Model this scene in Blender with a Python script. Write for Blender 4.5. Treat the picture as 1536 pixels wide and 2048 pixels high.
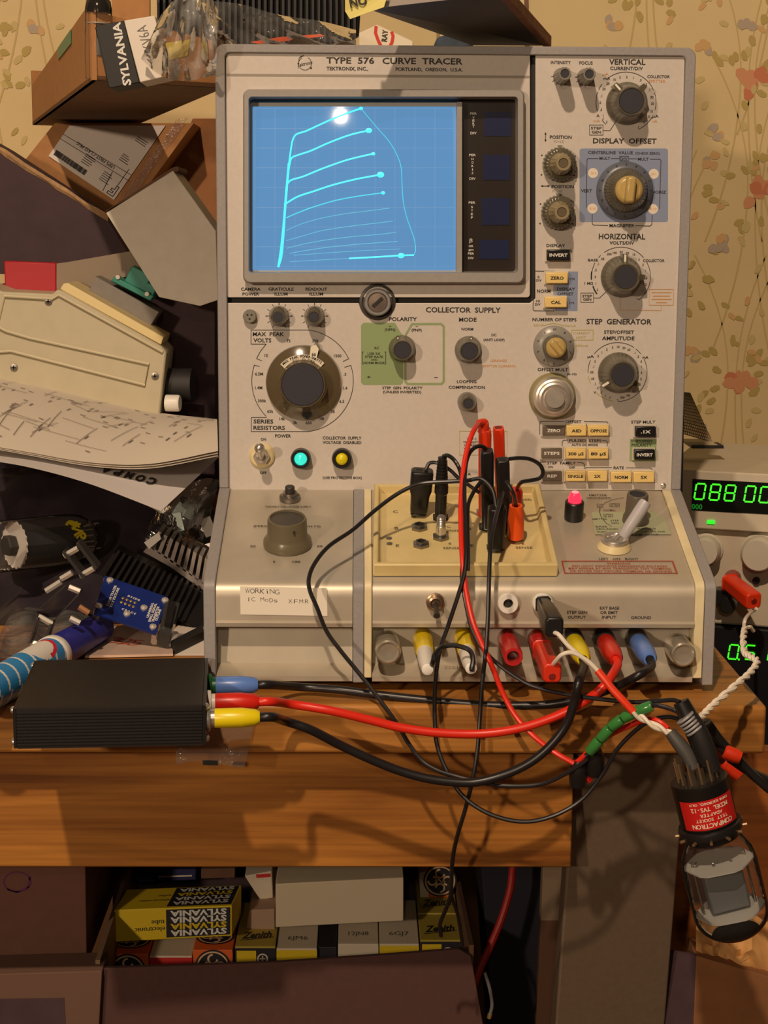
import bpy, math, random
from mathutils import Vector as V, Matrix, Quaternion
random.seed(7)
SC = bpy.context.scene
COL = SC.collection
for o in list(bpy.data.objects):
    bpy.data.objects.remove(o)

# ------------------------------------------------------------------ camera, light, exposure
FPX = 3422.18                                   # focal length in pixels of the 1536x2048 frame
PITCH, YAW, ROLL = math.radians(9.390), math.radians(0.877), math.radians(0.360)
CAM = V((-0.05991, -0.97758, 0.26477))
_f = V((math.sin(YAW) * math.cos(PITCH), math.cos(YAW) * math.cos(PITCH), -math.sin(PITCH)))
_r0 = V((math.cos(YAW), -math.sin(YAW), 0)); _d0 = _f.cross(_r0)
_r = _r0 * math.cos(ROLL) - _d0 * math.sin(ROLL)
_d = _r0 * math.sin(ROLL) + _d0 * math.cos(ROLL)
cam_data = bpy.data.cameras.new('camera')
cam_data.sensor_fit = 'VERTICAL'; cam_data.sensor_height = 24.0; cam_data.sensor_width = 18.0
cam_data.lens = 24.0 * FPX / 2048.0
cam_data.clip_start = 0.01; cam_data.clip_end = 30
cam = bpy.data.objects.new('camera', cam_data); COL.objects.link(cam)
m = Matrix.Identity(4)
for i in range(3):
    m[i][0] = _r[i]; m[i][1] = -_d[i]; m[i][2] = -_f[i]; m[i][3] = CAM[i]
cam.matrix_world = m
SC.camera = cam

vs = SC.view_settings
vs.view_transform = 'Standard'; vs.look = 'None'; vs.exposure = 0.0; vs.gamma = 1.0
vs.use_curve_mapping = False

world = bpy.data.worlds.new('world'); SC.world = world; world.use_nodes = True
bg = world.node_tree.nodes['Background']
bg.inputs[0].default_value = (1.0, 0.66, 0.42, 1); bg.inputs[1].default_value = 0.045

def lamp(name, loc, watts, col, radius):
    l = bpy.data.lights.new(name, 'POINT'); l.energy = watts; l.color = col; l.shadow_soft_size = radius
    o = bpy.data.objects.new(name, l); COL.objects.link(o); o.location = loc
    return o
WARM = (1.0, 0.75, 0.525)
lamp('ceiling_lamp', (-0.42, -1.75, 1.98), 182, WARM, 0.035)
lamp('bench_lamp', (-1.05, -1.95, 0.62), 62, WARM, 0.05)
lamp('screen_highlight_lamp', (-0.16, -2.1, 0.80), 9, (1.0, 0.80, 0.55), 0.03)  # small weak lamp added for the highlight on the screen glass

# ------------------------------------------------------------------ pixel rays of the photograph
def ray(x, y):
    return (_f + _r * ((x - 768) / FPX) + _d * ((y - 1024) / FPX))
def onplane(x, y, p0, n):
    d = ray(x, y); return CAM + d * ((V(p0) - CAM).dot(V(n)) / d.dot(V(n)))
def P(x, y, Y):
    return onplane(x, y, (0, Y, 0), (0, 1, 0))
def PZ(x, y, Z):
    return onplane(x, y, (0, 0, Z), (0, 0, 1))
def ppm(Y):                                     # metres per pixel at depth Y
    return (Y - CAM.y) / FPX

# ------------------------------------------------------------------ materials
def S(r, g, b):
    f = lambda c: c / 12.92 if c <= .04045 else ((c + .055) / 1.055) ** 2.4
    return (f(r / 255), f(g / 255), f(b / 255), 1)
MATS = {}
def mat(name, col, rough=.5, metal=0, noise=.0, nscale=60, bump=0, spec=.5, coat=0, emit=None, estr=0, trans=0, stretch=None):
    if name in MATS: return MATS[name]
    m = bpy.data.materials.new(name); m.use_nodes = True; MATS[name] = m
    nt = m.node_tree; b = nt.nodes['Principled BSDF']
    b.inputs['Base Color'].default_value = col; b.inputs['Roughness'].default_value = rough
    b.inputs['Metallic'].default_value = metal; b.inputs['Specular IOR Level'].default_value = spec
    b.inputs['Coat Weight'].default_value = coat
    if trans: b.inputs['Transmission Weight'].default_value = trans
    if emit: b.inputs['Emission Color'].default_value = emit; b.inputs['Emission Strength'].default_value = estr
    tc = nt.nodes.new('ShaderNodeTexCoord')
    n = nt.nodes.new('ShaderNodeTexNoise'); n.inputs['Scale'].default_value = nscale; n.inputs['Detail'].default_value = 5
    if stretch:
        mp = nt.nodes.new('ShaderNodeMapping'); mp.inputs['Scale'].default_value = stretch
        nt.links.new(tc.outputs['Object'], mp.inputs[0]); nt.links.new(mp.outputs[0], n.inputs['Vector'])
    else:
        nt.links.new(tc.outputs['Object'], n.inputs['Vector'])
    if noise:
        r = nt.nodes.new('ShaderNodeValToRGB')
        r.color_ramp.elements[0].position = .3; r.color_ramp.elements[1].position = .7
        r.color_ramp.elements[0].color = tuple(c * (1 - noise) for c in col[:3]) + (1,)
        r.color_ramp.elements[1].color = tuple(min(1, c * (1 + noise)) for c in col[:3]) + (1,)
        nt.links.new(n.outputs['Fac'], r.inputs[0]); nt.links.new(r.outputs[0], b.inputs['Base Color'])
    if bump:
        bp = nt.nodes.new('ShaderNodeBump'); bp.inputs['Strength'].default_value = bump; bp.inputs['Distance'].default_value = .001
        nt.links.new(n.outputs['Fac'], bp.inputs['Height']); nt.links.new(bp.outputs[0], b.inputs['Normal'])
    return m
def film(name, col, gloss=.25, rough=.12, haze=0.0, edge=True, crumple=0):
    """thin clear film or thin-walled glass: see-through, with a Fresnel sheen and a little milky haze"""
    if name in MATS: return MATS[name]
    m = bpy.data.materials.new(name); m.use_nodes = True; MATS[name] = m
    nt = m.node_tree; nt.nodes.remove(nt.nodes['Principled BSDF']); out = nt.nodes['Material Output']
    t = nt.nodes.new('ShaderNodeBsdfTransparent'); t.inputs[0].default_value = col
    g = nt.nodes.new('ShaderNodeBsdfGlossy'); g.inputs['Roughness'].default_value = rough
    d = nt.nodes.new('ShaderNodeBsdfDiffuse'); d.inputs[0].default_value = (.75, .75, .72, 1)
    mh = nt.nodes.new('ShaderNodeMixShader'); mh.inputs[0].default_value = haze
    nt.links.new(t.outputs[0], mh.inputs[1]); nt.links.new(d.outputs[0], mh.inputs[2])
    mx = nt.nodes.new('ShaderNodeMixShader')
    lw = nt.nodes.new('ShaderNodeLayerWeight'); lw.inputs[0].default_value = gloss
    nt.links.new(lw.outputs['Fresnel'], mx.inputs[0])
    nt.links.new(mh.outputs[0], mx.inputs[1]); nt.links.new(g.outputs[0], mx.inputs[2]); nt.links.new(mx.outputs[0], out.inputs[0])
    if crumple:
        tc = nt.nodes.new('ShaderNodeTexCoord'); n = nt.nodes.new('ShaderNodeTexNoise')
        n.inputs['Scale'].default_value = crumple; n.inputs['Detail'].default_value = 4
        bp = nt.nodes.new('ShaderNodeBump'); bp.inputs['Strength'].default_value = .9; bp.inputs['Distance'].default_value = .004
        nt.links.new(tc.outputs['Object'], n.inputs['Vector']); nt.links.new(n.outputs['Fac'], bp.inputs['Height'])
        nt.links.new(bp.outputs[0], g.inputs['Normal']); nt.links.new(bp.outputs[0], lw.inputs['Normal']); nt.links.new(bp.outputs[0], d.inputs['Normal'])
    return m
def glow(name, col, strength):
    return mat(name, (0.02, 0.02, 0.02, 1), .4, emit=col, estr=strength)
def wood(name, c1, c2, scale=1.0, rough=.38):
    if name in MATS: return MATS[name]
    m = bpy.data.materials.new(name); m.use_nodes = True; MATS[name] = m
    nt = m.node_tree; b = nt.nodes['Principled BSDF']; b.inputs['Roughness'].default_value = rough
    tc = nt.nodes.new('ShaderNodeTexCoord'); mp = nt.nodes.new('ShaderNodeMapping')
    mp.inputs['Scale'].default_value = (1.6 * scale, 22 * scale, 22 * scale)
    nt.links.new(tc.outputs['Object'], mp.inputs[0])
    n = nt.nodes.new('ShaderNodeTexNoise'); n.inputs['Scale'].default_value = 1.7; n.inputs['Detail'].default_value = 7; n.inputs['Distortion'].default_value = 1.2
    nt.links.new(mp.outputs[0], n.inputs['Vector'])
    mp2 = nt.nodes.new('ShaderNodeMapping'); mp2.inputs['Scale'].default_value = (6 * scale, 260 * scale, 260 * scale)
    nt.links.new(tc.outputs['Object'], mp2.inputs[0])
    n2 = nt.nodes.new('ShaderNodeTexNoise'); n2.inputs['Scale'].default_value = 1.5; n2.inputs['Detail'].default_value = 3
    nt.links.new(mp2.outputs[0], n2.inputs['Vector'])
    mx = nt.nodes.new('ShaderNodeMath'); mx.operation = 'MULTIPLY_ADD'; mx.inputs[1].default_value = .35
    nt.links.new(n2.outputs['Fac'], mx.inputs[0]); nt.links.new(n.outputs['Fac'], mx.inputs[2])
    r = nt.nodes.new('ShaderNodeValToRGB'); r.color_ramp.elements[0].position = .46; r.color_ramp.elements[1].position = .84
    r.color_ramp.elements[0].color = c1; r.color_ramp.elements[1].color = c2
    nt.links.new(mx.outputs[0], r.inputs[0]); nt.links.new(r.outputs[0], b.inputs['Base Color'])
    return m

# ------------------------------------------------------------------ mesh builder
def basis(axis, up=None):
    a = V(axis).normalized(); u = V(up) if up else (V((0, 0, 1)) if abs(a.z) < .9 else V((1, 0, 0)))
    x = u.cross(a).normalized(); y = a.cross(x)
    return x, y, a
def crom(pts, n=6):
    if len(pts) < 3: return [V(p) for p in pts]
    q = [V(pts[0]) * 2 - V(pts[1])] + [V(p) for p in pts] + [V(pts[-1]) * 2 - V(pts[-2])]
    out = []
    for i in range(1, len(q) - 2):
        a, b, c, d = q[i - 1], q[i], q[i + 1], q[i + 2]
        for k in range(n):
            t = k / n
            out.append(.5 * ((2 * b) + (c - a) * t + (2 * a - 5 * b + 4 * c - d) * t * t + (3 * b - a - 3 * c + d) * t ** 3))
    out.append(V(pts[-1]))
    return out
FONT = {}
class MB:
    def __init__(s): s.v = []; s.f = []; s.m = []; s.k = 0
    def slot(s, k): s.k = k; return s
    def add(s, vs, fs):
        b = len(s.v); s.v += [tuple(p) for p in vs]
        for f in fs: s.f.append(tuple(i + b for i in f)); s.m.append(s.k)
        return s
    def hexa(s, q, e):                          # quad q (4 points) extruded by the vector e
        q = [V(p) for p in q]; e = V(e); p = q + [a + e for a in q]
        return s.add(p, [(0, 1, 2, 3), (7, 6, 5, 4), (0, 4, 5, 1), (1, 5, 6, 2), (2, 6, 7, 3), (3, 7, 4, 0)])
    def prism(s, q, e):
        q = [V(p) for p in q]; e = V(e); n = len(q)
        return s.add(q + [a + e for a in q], [tuple(range(n)), tuple(range(2 * n - 1, n - 1, -1))] + [(i, i + n, (i + 1) % n + n, (i + 1) % n) for i in range(n)])
    def box(s, c, size, R=None):
        c = V(c); h = V(size) / 2; R = R or Matrix.Identity(3)
        q = [c + R @ V((sx * h.x, sy * h.y, sz * h.z)) for sx, sy, sz in ((-1, -1, -1), (1, -1, -1), (1, -1, 1), (-1, -1, 1))]
        return s.hexa(q, R @ V((0, 2 * h.y, 0)))
    def lathe(s, prof, o, axis, seg=32, up=None, rib=0, amp=0, ribrange=None, lo=0, hi=None):
        x, y, a = basis(axis, up); o = V(o); b = []; n = len(prof)
        for j, (r, h) in enumerate(prof):
            for i in range(seg):
                t = 2 * math.pi * i / seg; rr = r
                if rib and (ribrange is None or ribrange[0] <= j <= ribrange[1]): rr = r * (1 + amp * (1 if (i * rib * 2 // seg) % 2 else -1))
                b.append(o + x * (rr * math.cos(t)) + y * (rr * math.sin(t)) + a * h)
        f = [(j * seg + i, j * seg + (i + 1) % seg, (j + 1) * seg + (i + 1) % seg, (j + 1) * seg + i) for j in range(n - 1) for i in range(seg)]
        if prof[0][0] > 1e-6: f.append(tuple(range(seg - 1, -1, -1)))
        if prof[-1][0] > 1e-6: f.append(tuple((n - 1) * seg + i for i in range(seg)))
        return s.add(b, f)
    def cyl(s, p, q, r, r2=None, seg=20):
        p = V(p); q = V(q); return s.lathe([(r, 0), (r if r2 is None else r2, (q - p).length)], p, q - p, seg)
    def tube(s, pts, r, seg=8, n=6, smooth=True):
        c = crom(pts, n) if smooth else [V(p) for p in pts]
        N = len(c); x = None; b = []
        for i, p in enumerate(c):
            t = (c[min(i + 1, N - 1)] - c[max(i - 1, 0)]).normalized()
            if x is None: x = basis(t)[0]
            x = (x - t * x.dot(t)).normalized(); y = t.cross(x); rr = r(i / (N - 1)) if callable(r) else r
            for k in range(seg):
                a = 2 * math.pi * k / seg; b.append(p + x * (rr * math.cos(a)) + y * (rr * math.sin(a)))
        f = [(i * seg + k, i * seg + (k + 1) % seg, (i + 1) * seg + (k + 1) % seg, (i + 1) * seg + k) for i in range(N - 1) for k in range(seg)]
        f += [tuple(range(seg - 1, -1, -1)), tuple((N - 1) * seg + k for k in range(seg))]
        return s.add(b, f)
    def sphere(s, c, r, seg=20, rings=10, sc=(1, 1, 1)):
        c = V(c); b = [c + V((0, 0, r * sc[2]))]
        for j in range(1, rings):
            t = math.pi * j / rings
            for i in range(seg):
                a = 2 * math.pi * i / seg
                b.append(c + V((r * sc[0] * math.sin(t) * math.cos(a), r * sc[1] * math.sin(t) * math.sin(a), r * sc[2] * math.cos(t))))
        b.append(c - V((0, 0, r * sc[2]))); L = len(b) - 1
        f = [(0, 1 + i, 1 + (i + 1) % seg) for i in range(seg)]
        f += [(1 + j * seg + i, 1 + (j + 1) * seg + i, 1 + (j + 1) * seg + (i + 1) % seg, 1 + j * seg + (i + 1) % seg) for j in range(rings - 2) for i in range(seg)]
        f += [(L, 1 + (rings - 2) * seg + (i + 1) % seg, 1 + (rings - 2) * seg + i) for i in range(seg)]
        return s.add(b, f)
    def poly(s, pts): return s.add(pts, [tuple(range(len(pts)))])
    def grid(s, rows):
        n = len(rows[0]); b = [p for r in rows for p in r]
        return s.add(b, [(j * n + i, j * n + i + 1, (j + 1) * n + i + 1, (j + 1) * n + i) for j in range(len(rows) - 1) for i in range(n - 1)])
    def text(s, t, c, right, up, h, w=None, bold=.0, align=0, sp=1.0, shear=0):
        """lettering, cap height h, centred on c in the plane of right and up"""
        key = (t, bold, sp, shear)
        if key not in FONT:
            cu = bpy.data.curves.new('t', 'FONT'); cu.body = t; cu.size = 1; cu.resolution_u = 2; cu.offset = bold; cu.space_character = sp; cu.shear = shear
            ob = bpy.data.objects.new('t', cu); me = bpy.data.meshes.new_from_object(ob)
            FONT[key] = ([tuple(v.co) for v in me.vertices], [tuple(p.vertices) for p in me.polygons])
            bpy.data.objects.remove(ob); bpy.data.curves.remove(cu); bpy.data.meshes.remove(me)
        vs_, fs_ = FONT[key]
        if not vs_: return s
        x0 = min(v[0] for v in vs_); x1 = max(v[0] for v in vs_)
        k = h / .73; kx = k if w is None else w / (x1 - x0)
        ox = {0: (x0 + x1) / 2, -1: x0, 1: x1}[align]
        c = V(c); right = V(right); up = V(up)
        return s.add([c + right * ((v[0] - ox) * kx) + up * ((v[1] - .365) * k) for v in vs_], fs_)
    def stroke(s, pts, w, nrm, close=False):
        """flat ink line of width w through pts on a surface with normal nrm"""
        pts = [V(p) for p in pts]; nrm = V(nrm); n = len(pts)
        if close: pts = pts + [pts[0]]; n += 1
        L, R_ = [], []
        for i, p in enumerate(pts):
            a = pts[i - 1] if i else (pts[-2] if close else p); b = pts[i + 1] if i < n - 1 else (pts[1] if close else p)
            t1 = (p - a); t2 = (b - p); t = (t1.normalized() if t1.length > 1e-9 else V()) + (t2.normalized() if t2.length > 1e-9 else V())
            t.normalize(); sd = nrm.cross(t).normalized()
            d = t1.normalized() if t1.length > 1e-9 else t2.normalized(); kk = max(.5, abs(t.dot(d)))
            L.append(p + sd * (w / 2 / kk)); R_.append(p - sd * (w / 2 / kk))
        return s.grid([L, R_])
    def build(s, name, mats, parent=None, smooth=35, bevel=0, seg=2):
        me = bpy.data.meshes.new(name); me.from_pydata(s.v, [], s.f)
        for mm in (mats if isinstance(mats, (list, tuple)) else [mats]): me.materials.append(mm)
        me.polygons.foreach_set('material_index', s.m)
        if smooth:
            me.polygons.foreach_set('use_smooth', [True] * len(me.polygons)); me.set_sharp_from_angle(angle=math.radians(smooth))
        me.update()
        o = bpy.data.objects.new(name, me); COL.objects.link(o)
        if parent is not None:
            o.parent = parent; o.matrix_parent_inverse = world_of(parent).inverted()
        if bevel:
            b = o.modifiers.new('bevel', 'BEVEL'); b.width = bevel; b.segments = seg; b.limit_method = 'ANGLE'; b.angle_limit = math.radians(40)
            b.harden_normals = False
        return o
WORLD = {}
def world_of(o): return WORLD.get(o.name, Matrix.Identity(4))
def thing(name, loc, label, cat, group=None):
    o = bpy.data.objects.new(name, None); COL.objects.link(o); o.location = loc; o.empty_display_size = .02
    WORLD[o.name] = Matrix.Translation(V(loc))
    return tag(o, label, cat, group)
def tag(o, label, cat, group=None, kind=None):
    o['label'] = label; o['category'] = cat
    if group: o['group'] = group
    if kind: o['kind'] = kind
    return o
def structure(o): o['kind'] = 'structure'; return o
def rrect(x0, y0, x1, y1, r, n=5):               # rounded rectangle outline in pixels
    out = []
    for cx, cy, a0 in ((x1 - r, y1 - r, 0), (x0 + r, y1 - r, 90), (x0 + r, y0 + r, 180), (x1 - r, y0 + r, 270)):
        for i in range(n + 1):
            a = math.radians(a0 + 90 * i / n); out.append((cx + r * math.cos(a), cy + r * math.sin(a)))
    return out
def arc(cx, cy, r, a0, a1, n=24):                # pixel arc, degrees clockwise from up
    return [(cx + r * math.sin(math.radians(a0 + (a1 - a0) * i / n)), cy - r * math.cos(math.radians(a0 + (a1 - a0) * i / n))) for i in range(n + 1)]
XR, YB, ZU = V((1, 0, 0)), V((0, 1, 0)), V((0, 0, 1))

# ------------------------------------------------------------------ shared materials
M_panel = mat('aluminium_panel_paint', S(202, 194, 185), .42, noise=.03, nscale=300, bump=.03)
M_frame = mat('blue_grey_case_paint', S(150, 146, 145), .5, noise=.06, nscale=500, bump=.12)
M_gap = mat('dark_gap', S(38, 34, 30), .7)
M_ink = mat('black_ink', S(42, 38, 36), .6)
M_orange_ink = mat('orange_ink', S(206, 140, 60), .6)
M_ylw_ink = mat('yellow_ink', S(176, 166, 78), .6)
M_green_ink = mat('green_panel_tint', S(140, 160, 112), .5)
M_blue_ink = mat('blue_panel_tint', S(132, 144, 172), .5)
M_red_ink = mat('red_ink', S(170, 70, 45), .6)
M_white_ink = mat('white_ink', S(225, 222, 214), .6)
M_olive = mat('olive_knob_plastic', S(92, 86, 70), .22, spec=.6)
M_cap = mat('blue_black_knob_cap', S(44, 44, 54), .55, noise=.1, nscale=900)
M_black = mat('black_plastic', S(26, 25, 26), .35)
M_blackm = mat('matte_black', S(30, 28, 28), .6)
M_cream = mat('cream_plastic', S(222, 205, 158), .4, noise=.03, nscale=90)
M_steel = mat('bright_steel', S(212, 206, 198), .26, .8)
M_dsteel = mat('dull_steel', S(150, 145, 138), .38, 1)
M_red = mat('red_plastic', S(206, 36, 22), .35)
M_orangered = mat('orange_red_plastic', S(232, 58, 22), .4)
M_yellow = mat('yellow_vinyl', S(232, 210, 20), .32)
M_blue = mat('blue_vinyl', S(92, 130, 205), .32)
M_white = mat('white_plastic', S(232, 228, 220), .4)
M_wirek = mat('black_wire', S(30, 28, 30), .35)
M_wirer = mat('red_wire', S(222, 44, 26), .35)
# ------------------------------------------------------------------ setting: wall, floor, desk
DESK = -0.0045
b = MB(); b.hexa([(-1.6, .78, -.76), (1.6, .78, -.76), (1.6, .78, 1.7), (-1.6, .78, 1.7)], (0, .08, 0))
wall = structure(b.build('wall_back', mat('wallpaper_ground', S(218, 195, 144), .7, noise=.06, nscale=9, bump=.05), smooth=0))
b = MB(); b.hexa([(-1.6, -2.6, -.84), (1.6, -2.6, -.84), (1.6, .78, -.84), (-1.6, .78, -.84)], (0, 0, .08))
structure(b.build('floor', mat('brown_carpet', S(92, 62, 40), .9, noise=.25, nscale=220, bump=.4), smooth=0))
# printed sprays of roses on the wallpaper: one print in several inks, repeated like a roll pattern
WY = .7796
inks = [mat('print_rose', S(208, 146, 104), .7), mat('print_rose_dark', S(200, 122, 86), .7), mat('print_leaf', S(182, 160, 92), .7),
        mat('print_leaf_pale', S(200, 180, 120), .7), mat('print_stem', S(198, 174, 116), .7), mat('print_blue', S(178, 162, 142), .7), mat('print_bud', S(208, 168, 112), .7)]
wp = MB()
LAY = [0]
def blob(x, z, rx, rz, a, k, lay):
    LAY[0] += 1; lay = 1.5 + (LAY[0] % 500) * .011; wp.slot(k); c, s = math.cos(a), math.sin(a); pts = []
    for i in range(10):
        t = 2 * math.pi * i / 10; u = rx * math.cos(t) * random.uniform(.82, 1.12); w = rz * math.sin(t) * random.uniform(.82, 1.12)
        pts.append((x + u * c - w * s, WY - lay * .00008, z + u * s + w * c))
    wp.poly(pts)
def spray(x, z, k):
    for dx, bend in ((-.016, -.03), (.004, .02), (.02, .028)):
        wp.slot(4); wp.stroke([(x + dx * .4 + bend * t * t, WY - .0001, z - .16 * t) for t in [i / 10 for i in range(11)]], .0018, (0, -1, 0))
        wp.stroke([(x + dx * .4 + bend * 1.3 * t * t, WY - .0001, z + .13 * t) for t in [i / 8 for i in range(9)]], .0014, (0, -1, 0))
    for i in range(26):
        a = random.uniform(0, 6.28); d = random.uniform(.018, .048)
        blob(x + d * math.cos(a), z + d * 1.05 * math.sin(a), .0056, .0034, a + random.uniform(-.8, .8), random.choice((2, 2, 3)), 2)
    for i in range(9):
        a = random.uniform(0, 6.28); d = random.uniform(0, .016)
        blob(x + .004 + d * math.cos(a), z + d * math.sin(a), .0075, .006, a, random.choice((0, 0, 1)), 3 + i * .3)
    for bx, bz in ((-.044, .03), (.05, .036), (-.03, -.052)):
        for i in range(4): blob(x + bx + random.uniform(-.006, .006), z + bz + random.uniform(-.006, .006), .0052, .0044, random.uniform(0, 3), random.choice((5, 5, 6)), 4 + i * .3)
    for i in range(9):
        t = random.uniform(.25, 1); sg = random.choice((-1, 1)); blob(x + sg * random.uniform(.004, .04), z - .16 * t, .0052, .0027, random.uniform(.3, 1.2) * sg, random.choice((2, 3, 3, 6)), 2)
    for i in range(7):
        sg = random.choice((-1, 1)); blob(x + sg * random.uniform(.05, .085), z + random.uniform(-.1, .1), .005, .003, random.uniform(0, 3), random.choice((3, 6)), 1)
c0 = P(1508, 383, WY); c1 = P(1468, 765, WY); c2 = P(1494, 160, WY)
for px_, py_ in ((1508, 383), (1468, 765), (1494, 160), (-30, 130), (60, -120), (1640, 560), (1680, 100), (1330, 560), (1290, -60), (1560, -60)):
    q = P(px_, py_, WY); spray(q.x, q.z, 0)
wp.build('wallpaper_print', inks, wall, smooth=0)

M_wood = wood('oak_desk_veneer', S(120, 74, 30), S(194, 134, 64))
M_wood2 = wood('oak_drawer_front', S(112, 64, 24), S(190, 128, 56), .8)
desk = thing('desk', (0, .3, -.76), 'oak veneer desk with a thick rounded top and a plain drawer front', 'desk')
edge = PZ(1000, 1411, DESK).y
xr = P(1533, 1440, edge).x
zb = P(1000, 1508, edge).z
b = MB()                                        # table top: rounded front edge, right end shows
b.prism([(-1.2, edge, DESK), (xr, edge, DESK), (xr, .76, DESK), (-1.2, .76, DESK)], (0, 0, zb - DESK))
b.build('desk_top', M_wood, desk, bevel=.0022, seg=3)
q0 = P(1148, 1512, edge + .028); q1 = P(1143, 1735, edge + .028)
b = MB(); b.hexa([(-1.2, edge + .028, q1.z), (q0.x, edge + .028, q1.z), (q0.x, edge + .028, zb), (-1.2, edge + .028, zb)], (0, .018, 0))
dr = b.build('drawer', M_wood2, desk, bevel=.001)
b = MB(); b.hexa([(-1.2, edge + .046, q1.z + .006), (q0.x - .004, edge + .046, q1.z + .006), (q0.x - .004, edge + .046, zb - .002), (-1.2, edge + .046, zb - .002)], (0, .38, 0))
b.build('drawer_body', mat('raw_drawer_board', S(120, 84, 50), .7), dr, smooth=0)
# painted sheet-steel leg panel: leans back a little towards the floor
l0, l1 = P(1150, 1509, edge + .034), P(1374, 1509, edge + .034)
l2, l3 = P(1330, 2052, edge + .082), P(1111, 2052, edge + .082)
kx = (l3.z + .76) / (l0.z - l3.z)
f2 = l2 + (l2 - l1) * kx; f3 = l3 + (l3 - l0) * kx; f2.z = f3.z = -.76
b = MB(); b.hexa([l0 + V((0, 0, .004)), f3, f2, l1 + V((0, 0, .004))], (0, .022, 0))
b.build('desk_leg', mat('brown_grey_leg_paint', S(100, 84, 68), .6, noise=.06, nscale=260, bump=.06), desk, bevel=.0015)
for lx, ly in ((-1.2, .70), (-1.2, edge + .05), (xr - .06, .70)):
    b = MB(); b.hexa([(lx, ly, -.76), (lx + .04, ly, -.76), (lx + .04, ly, zb), (lx, ly, zb)], (0, .05, 0)); b.build('desk_leg', MATS['brown_grey_leg_paint'], desk, smooth=0)

# ------------------------------------------------------------------ the curve tracer
DD, DH, H2, HT, HW = .1202, .0372, .0613, .3777, .150
YP = DD + .0025                                  # plane of the upright panels
PP = lambda x, y, o=0: P(x, y, YP - o)
pm = ppm(YP)
DN = V((0, -DH, DD)).normalized(); DU = V((0, DD, DH)).normalized()
DP0 = V((0, 0, H2)) - DN * .0012
PD = lambda x, y, o=0: onplane(x, y, DP0 + DN * o, DN)
tr = thing('curve_tracer', (0, .3, DESK), 'large beige semiconductor curve tracer with a glowing blue screen on the desk', 'test instrument')
def loft(mb, loops, cap0=False, cap1=False):
    n = len(loops[0]); base = [p for l in loops for p in l]
    f = [(j * n + i, j * n + (i + 1) % n, (j + 1) * n + (i + 1) % n, (j + 1) * n + i) for j in range(len(loops) - 1) for i in range(n)]
    if cap0: f.append(tuple(range(n)))
    if cap1: f.append(tuple((len(loops) - 1) * n + i for i in range(n)))
    return mb.add(base, f)
# case: inverted U shell, lower side plates, rear block
rr_ = .006; tk = .0062; zhn = H2 + DH
def ushape(w, top, r, n=6):
    pts = [(-w, zhn)]
    pts += [(-w + r - r * math.cos(a), top - r + r * math.sin(a)) for a in [math.pi / 2 * i / n for i in range(n + 1)]]
    pts += [(w - r + r * math.sin(a), top - r + r * math.cos(a)) for a in [math.pi / 2 * i / n for i in range(n + 1)]]
    return pts + [(w, zhn)]
ou, inn = ushape(HW, HT, rr_), ushape(HW - tk, HT - tk + .001, .003)
b = MB(); n = len(ou); ring = []
for y in (DD, DD + .50):
    ring.append([(p[0], y, p[1]) for p in ou]); ring.append([(p[0], y, p[1]) for p in inn])
vs_ = [p for l in ring for p in l]
f = []
for i in range(n - 1):
    f += [(i, i + 1, n + i + 1, n + i), (2 * n + i, 3 * n + i, 3 * n + i + 1, 2 * n + i + 1), (i, 2 * n + i, 2 * n + i + 1, i + 1), (n + i, n + i + 1, 3 * n + i + 1, 3 * n + i)]
f += [(0, n, 3 * n, 2 * n), (n - 1, 3 * n - 1, 4 * n - 1, 2 * n - 1)]
b.add(vs_, f); b.build('case_shell', M_frame, tr, bevel=.0007)
def plate(x0, x1, dz=0, dy=0, name='side_plate', m=M_frame, yb=DD + .50, z0=0.0):
    r = .006; cr = []
    a0 = math.atan2(DH, DD)
    for i in range(6):                           # rounded crease
        a = math.pi - (math.pi / 2 - a0) * 0 - i / 5 * (math.pi / 2 - a0)
        cr.append((dy + r + r * math.cos(a), H2 - dz - r * .75 + r * math.sin(a)))
    prof = [(dy, z0)] + cr + [(DD, zhn - dz), (yb, zhn - dz), (yb, z0)]
    bb = MB(); bb.prism([(x0, p[0], p[1]) for p in prof], (x1 - x0, 0, 0))
    return bb.build(name, m, tr, bevel=.0006)
plate(-HW, -HW + .0070); plate(HW - .0064, HW)
M_strip = mat('aged_cream_strip', S(226, 212, 172), .45, noise=.12, nscale=40)
plate(HW - .0122, HW - .0066, .0002, .0008, 'trim_strip', M_strip, DD, .004)
xa0, xa1 = P(706, 1200, 0).x, P(728, 1200, 0).x
xb1 = P(744, 1200, 0).x
plate(xa0, xa1, .0004, .0003, 'centre_rail', M_frame, DD, .001); plate(xa1 + .0002, xb1, .0002, .0002, 'trim_strip', M_strip, DD, .004)
b = MB(); b.hexa([(-HW + .007, DD + .02, .003), (HW - .007, DD + .02, .003), (HW - .007, DD + .02, HT - .008), (-HW + .007, DD + .02, HT - .008)], (0, .478, 0))
b.build('chassis', M_gap, tr, smooth=0)
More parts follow.
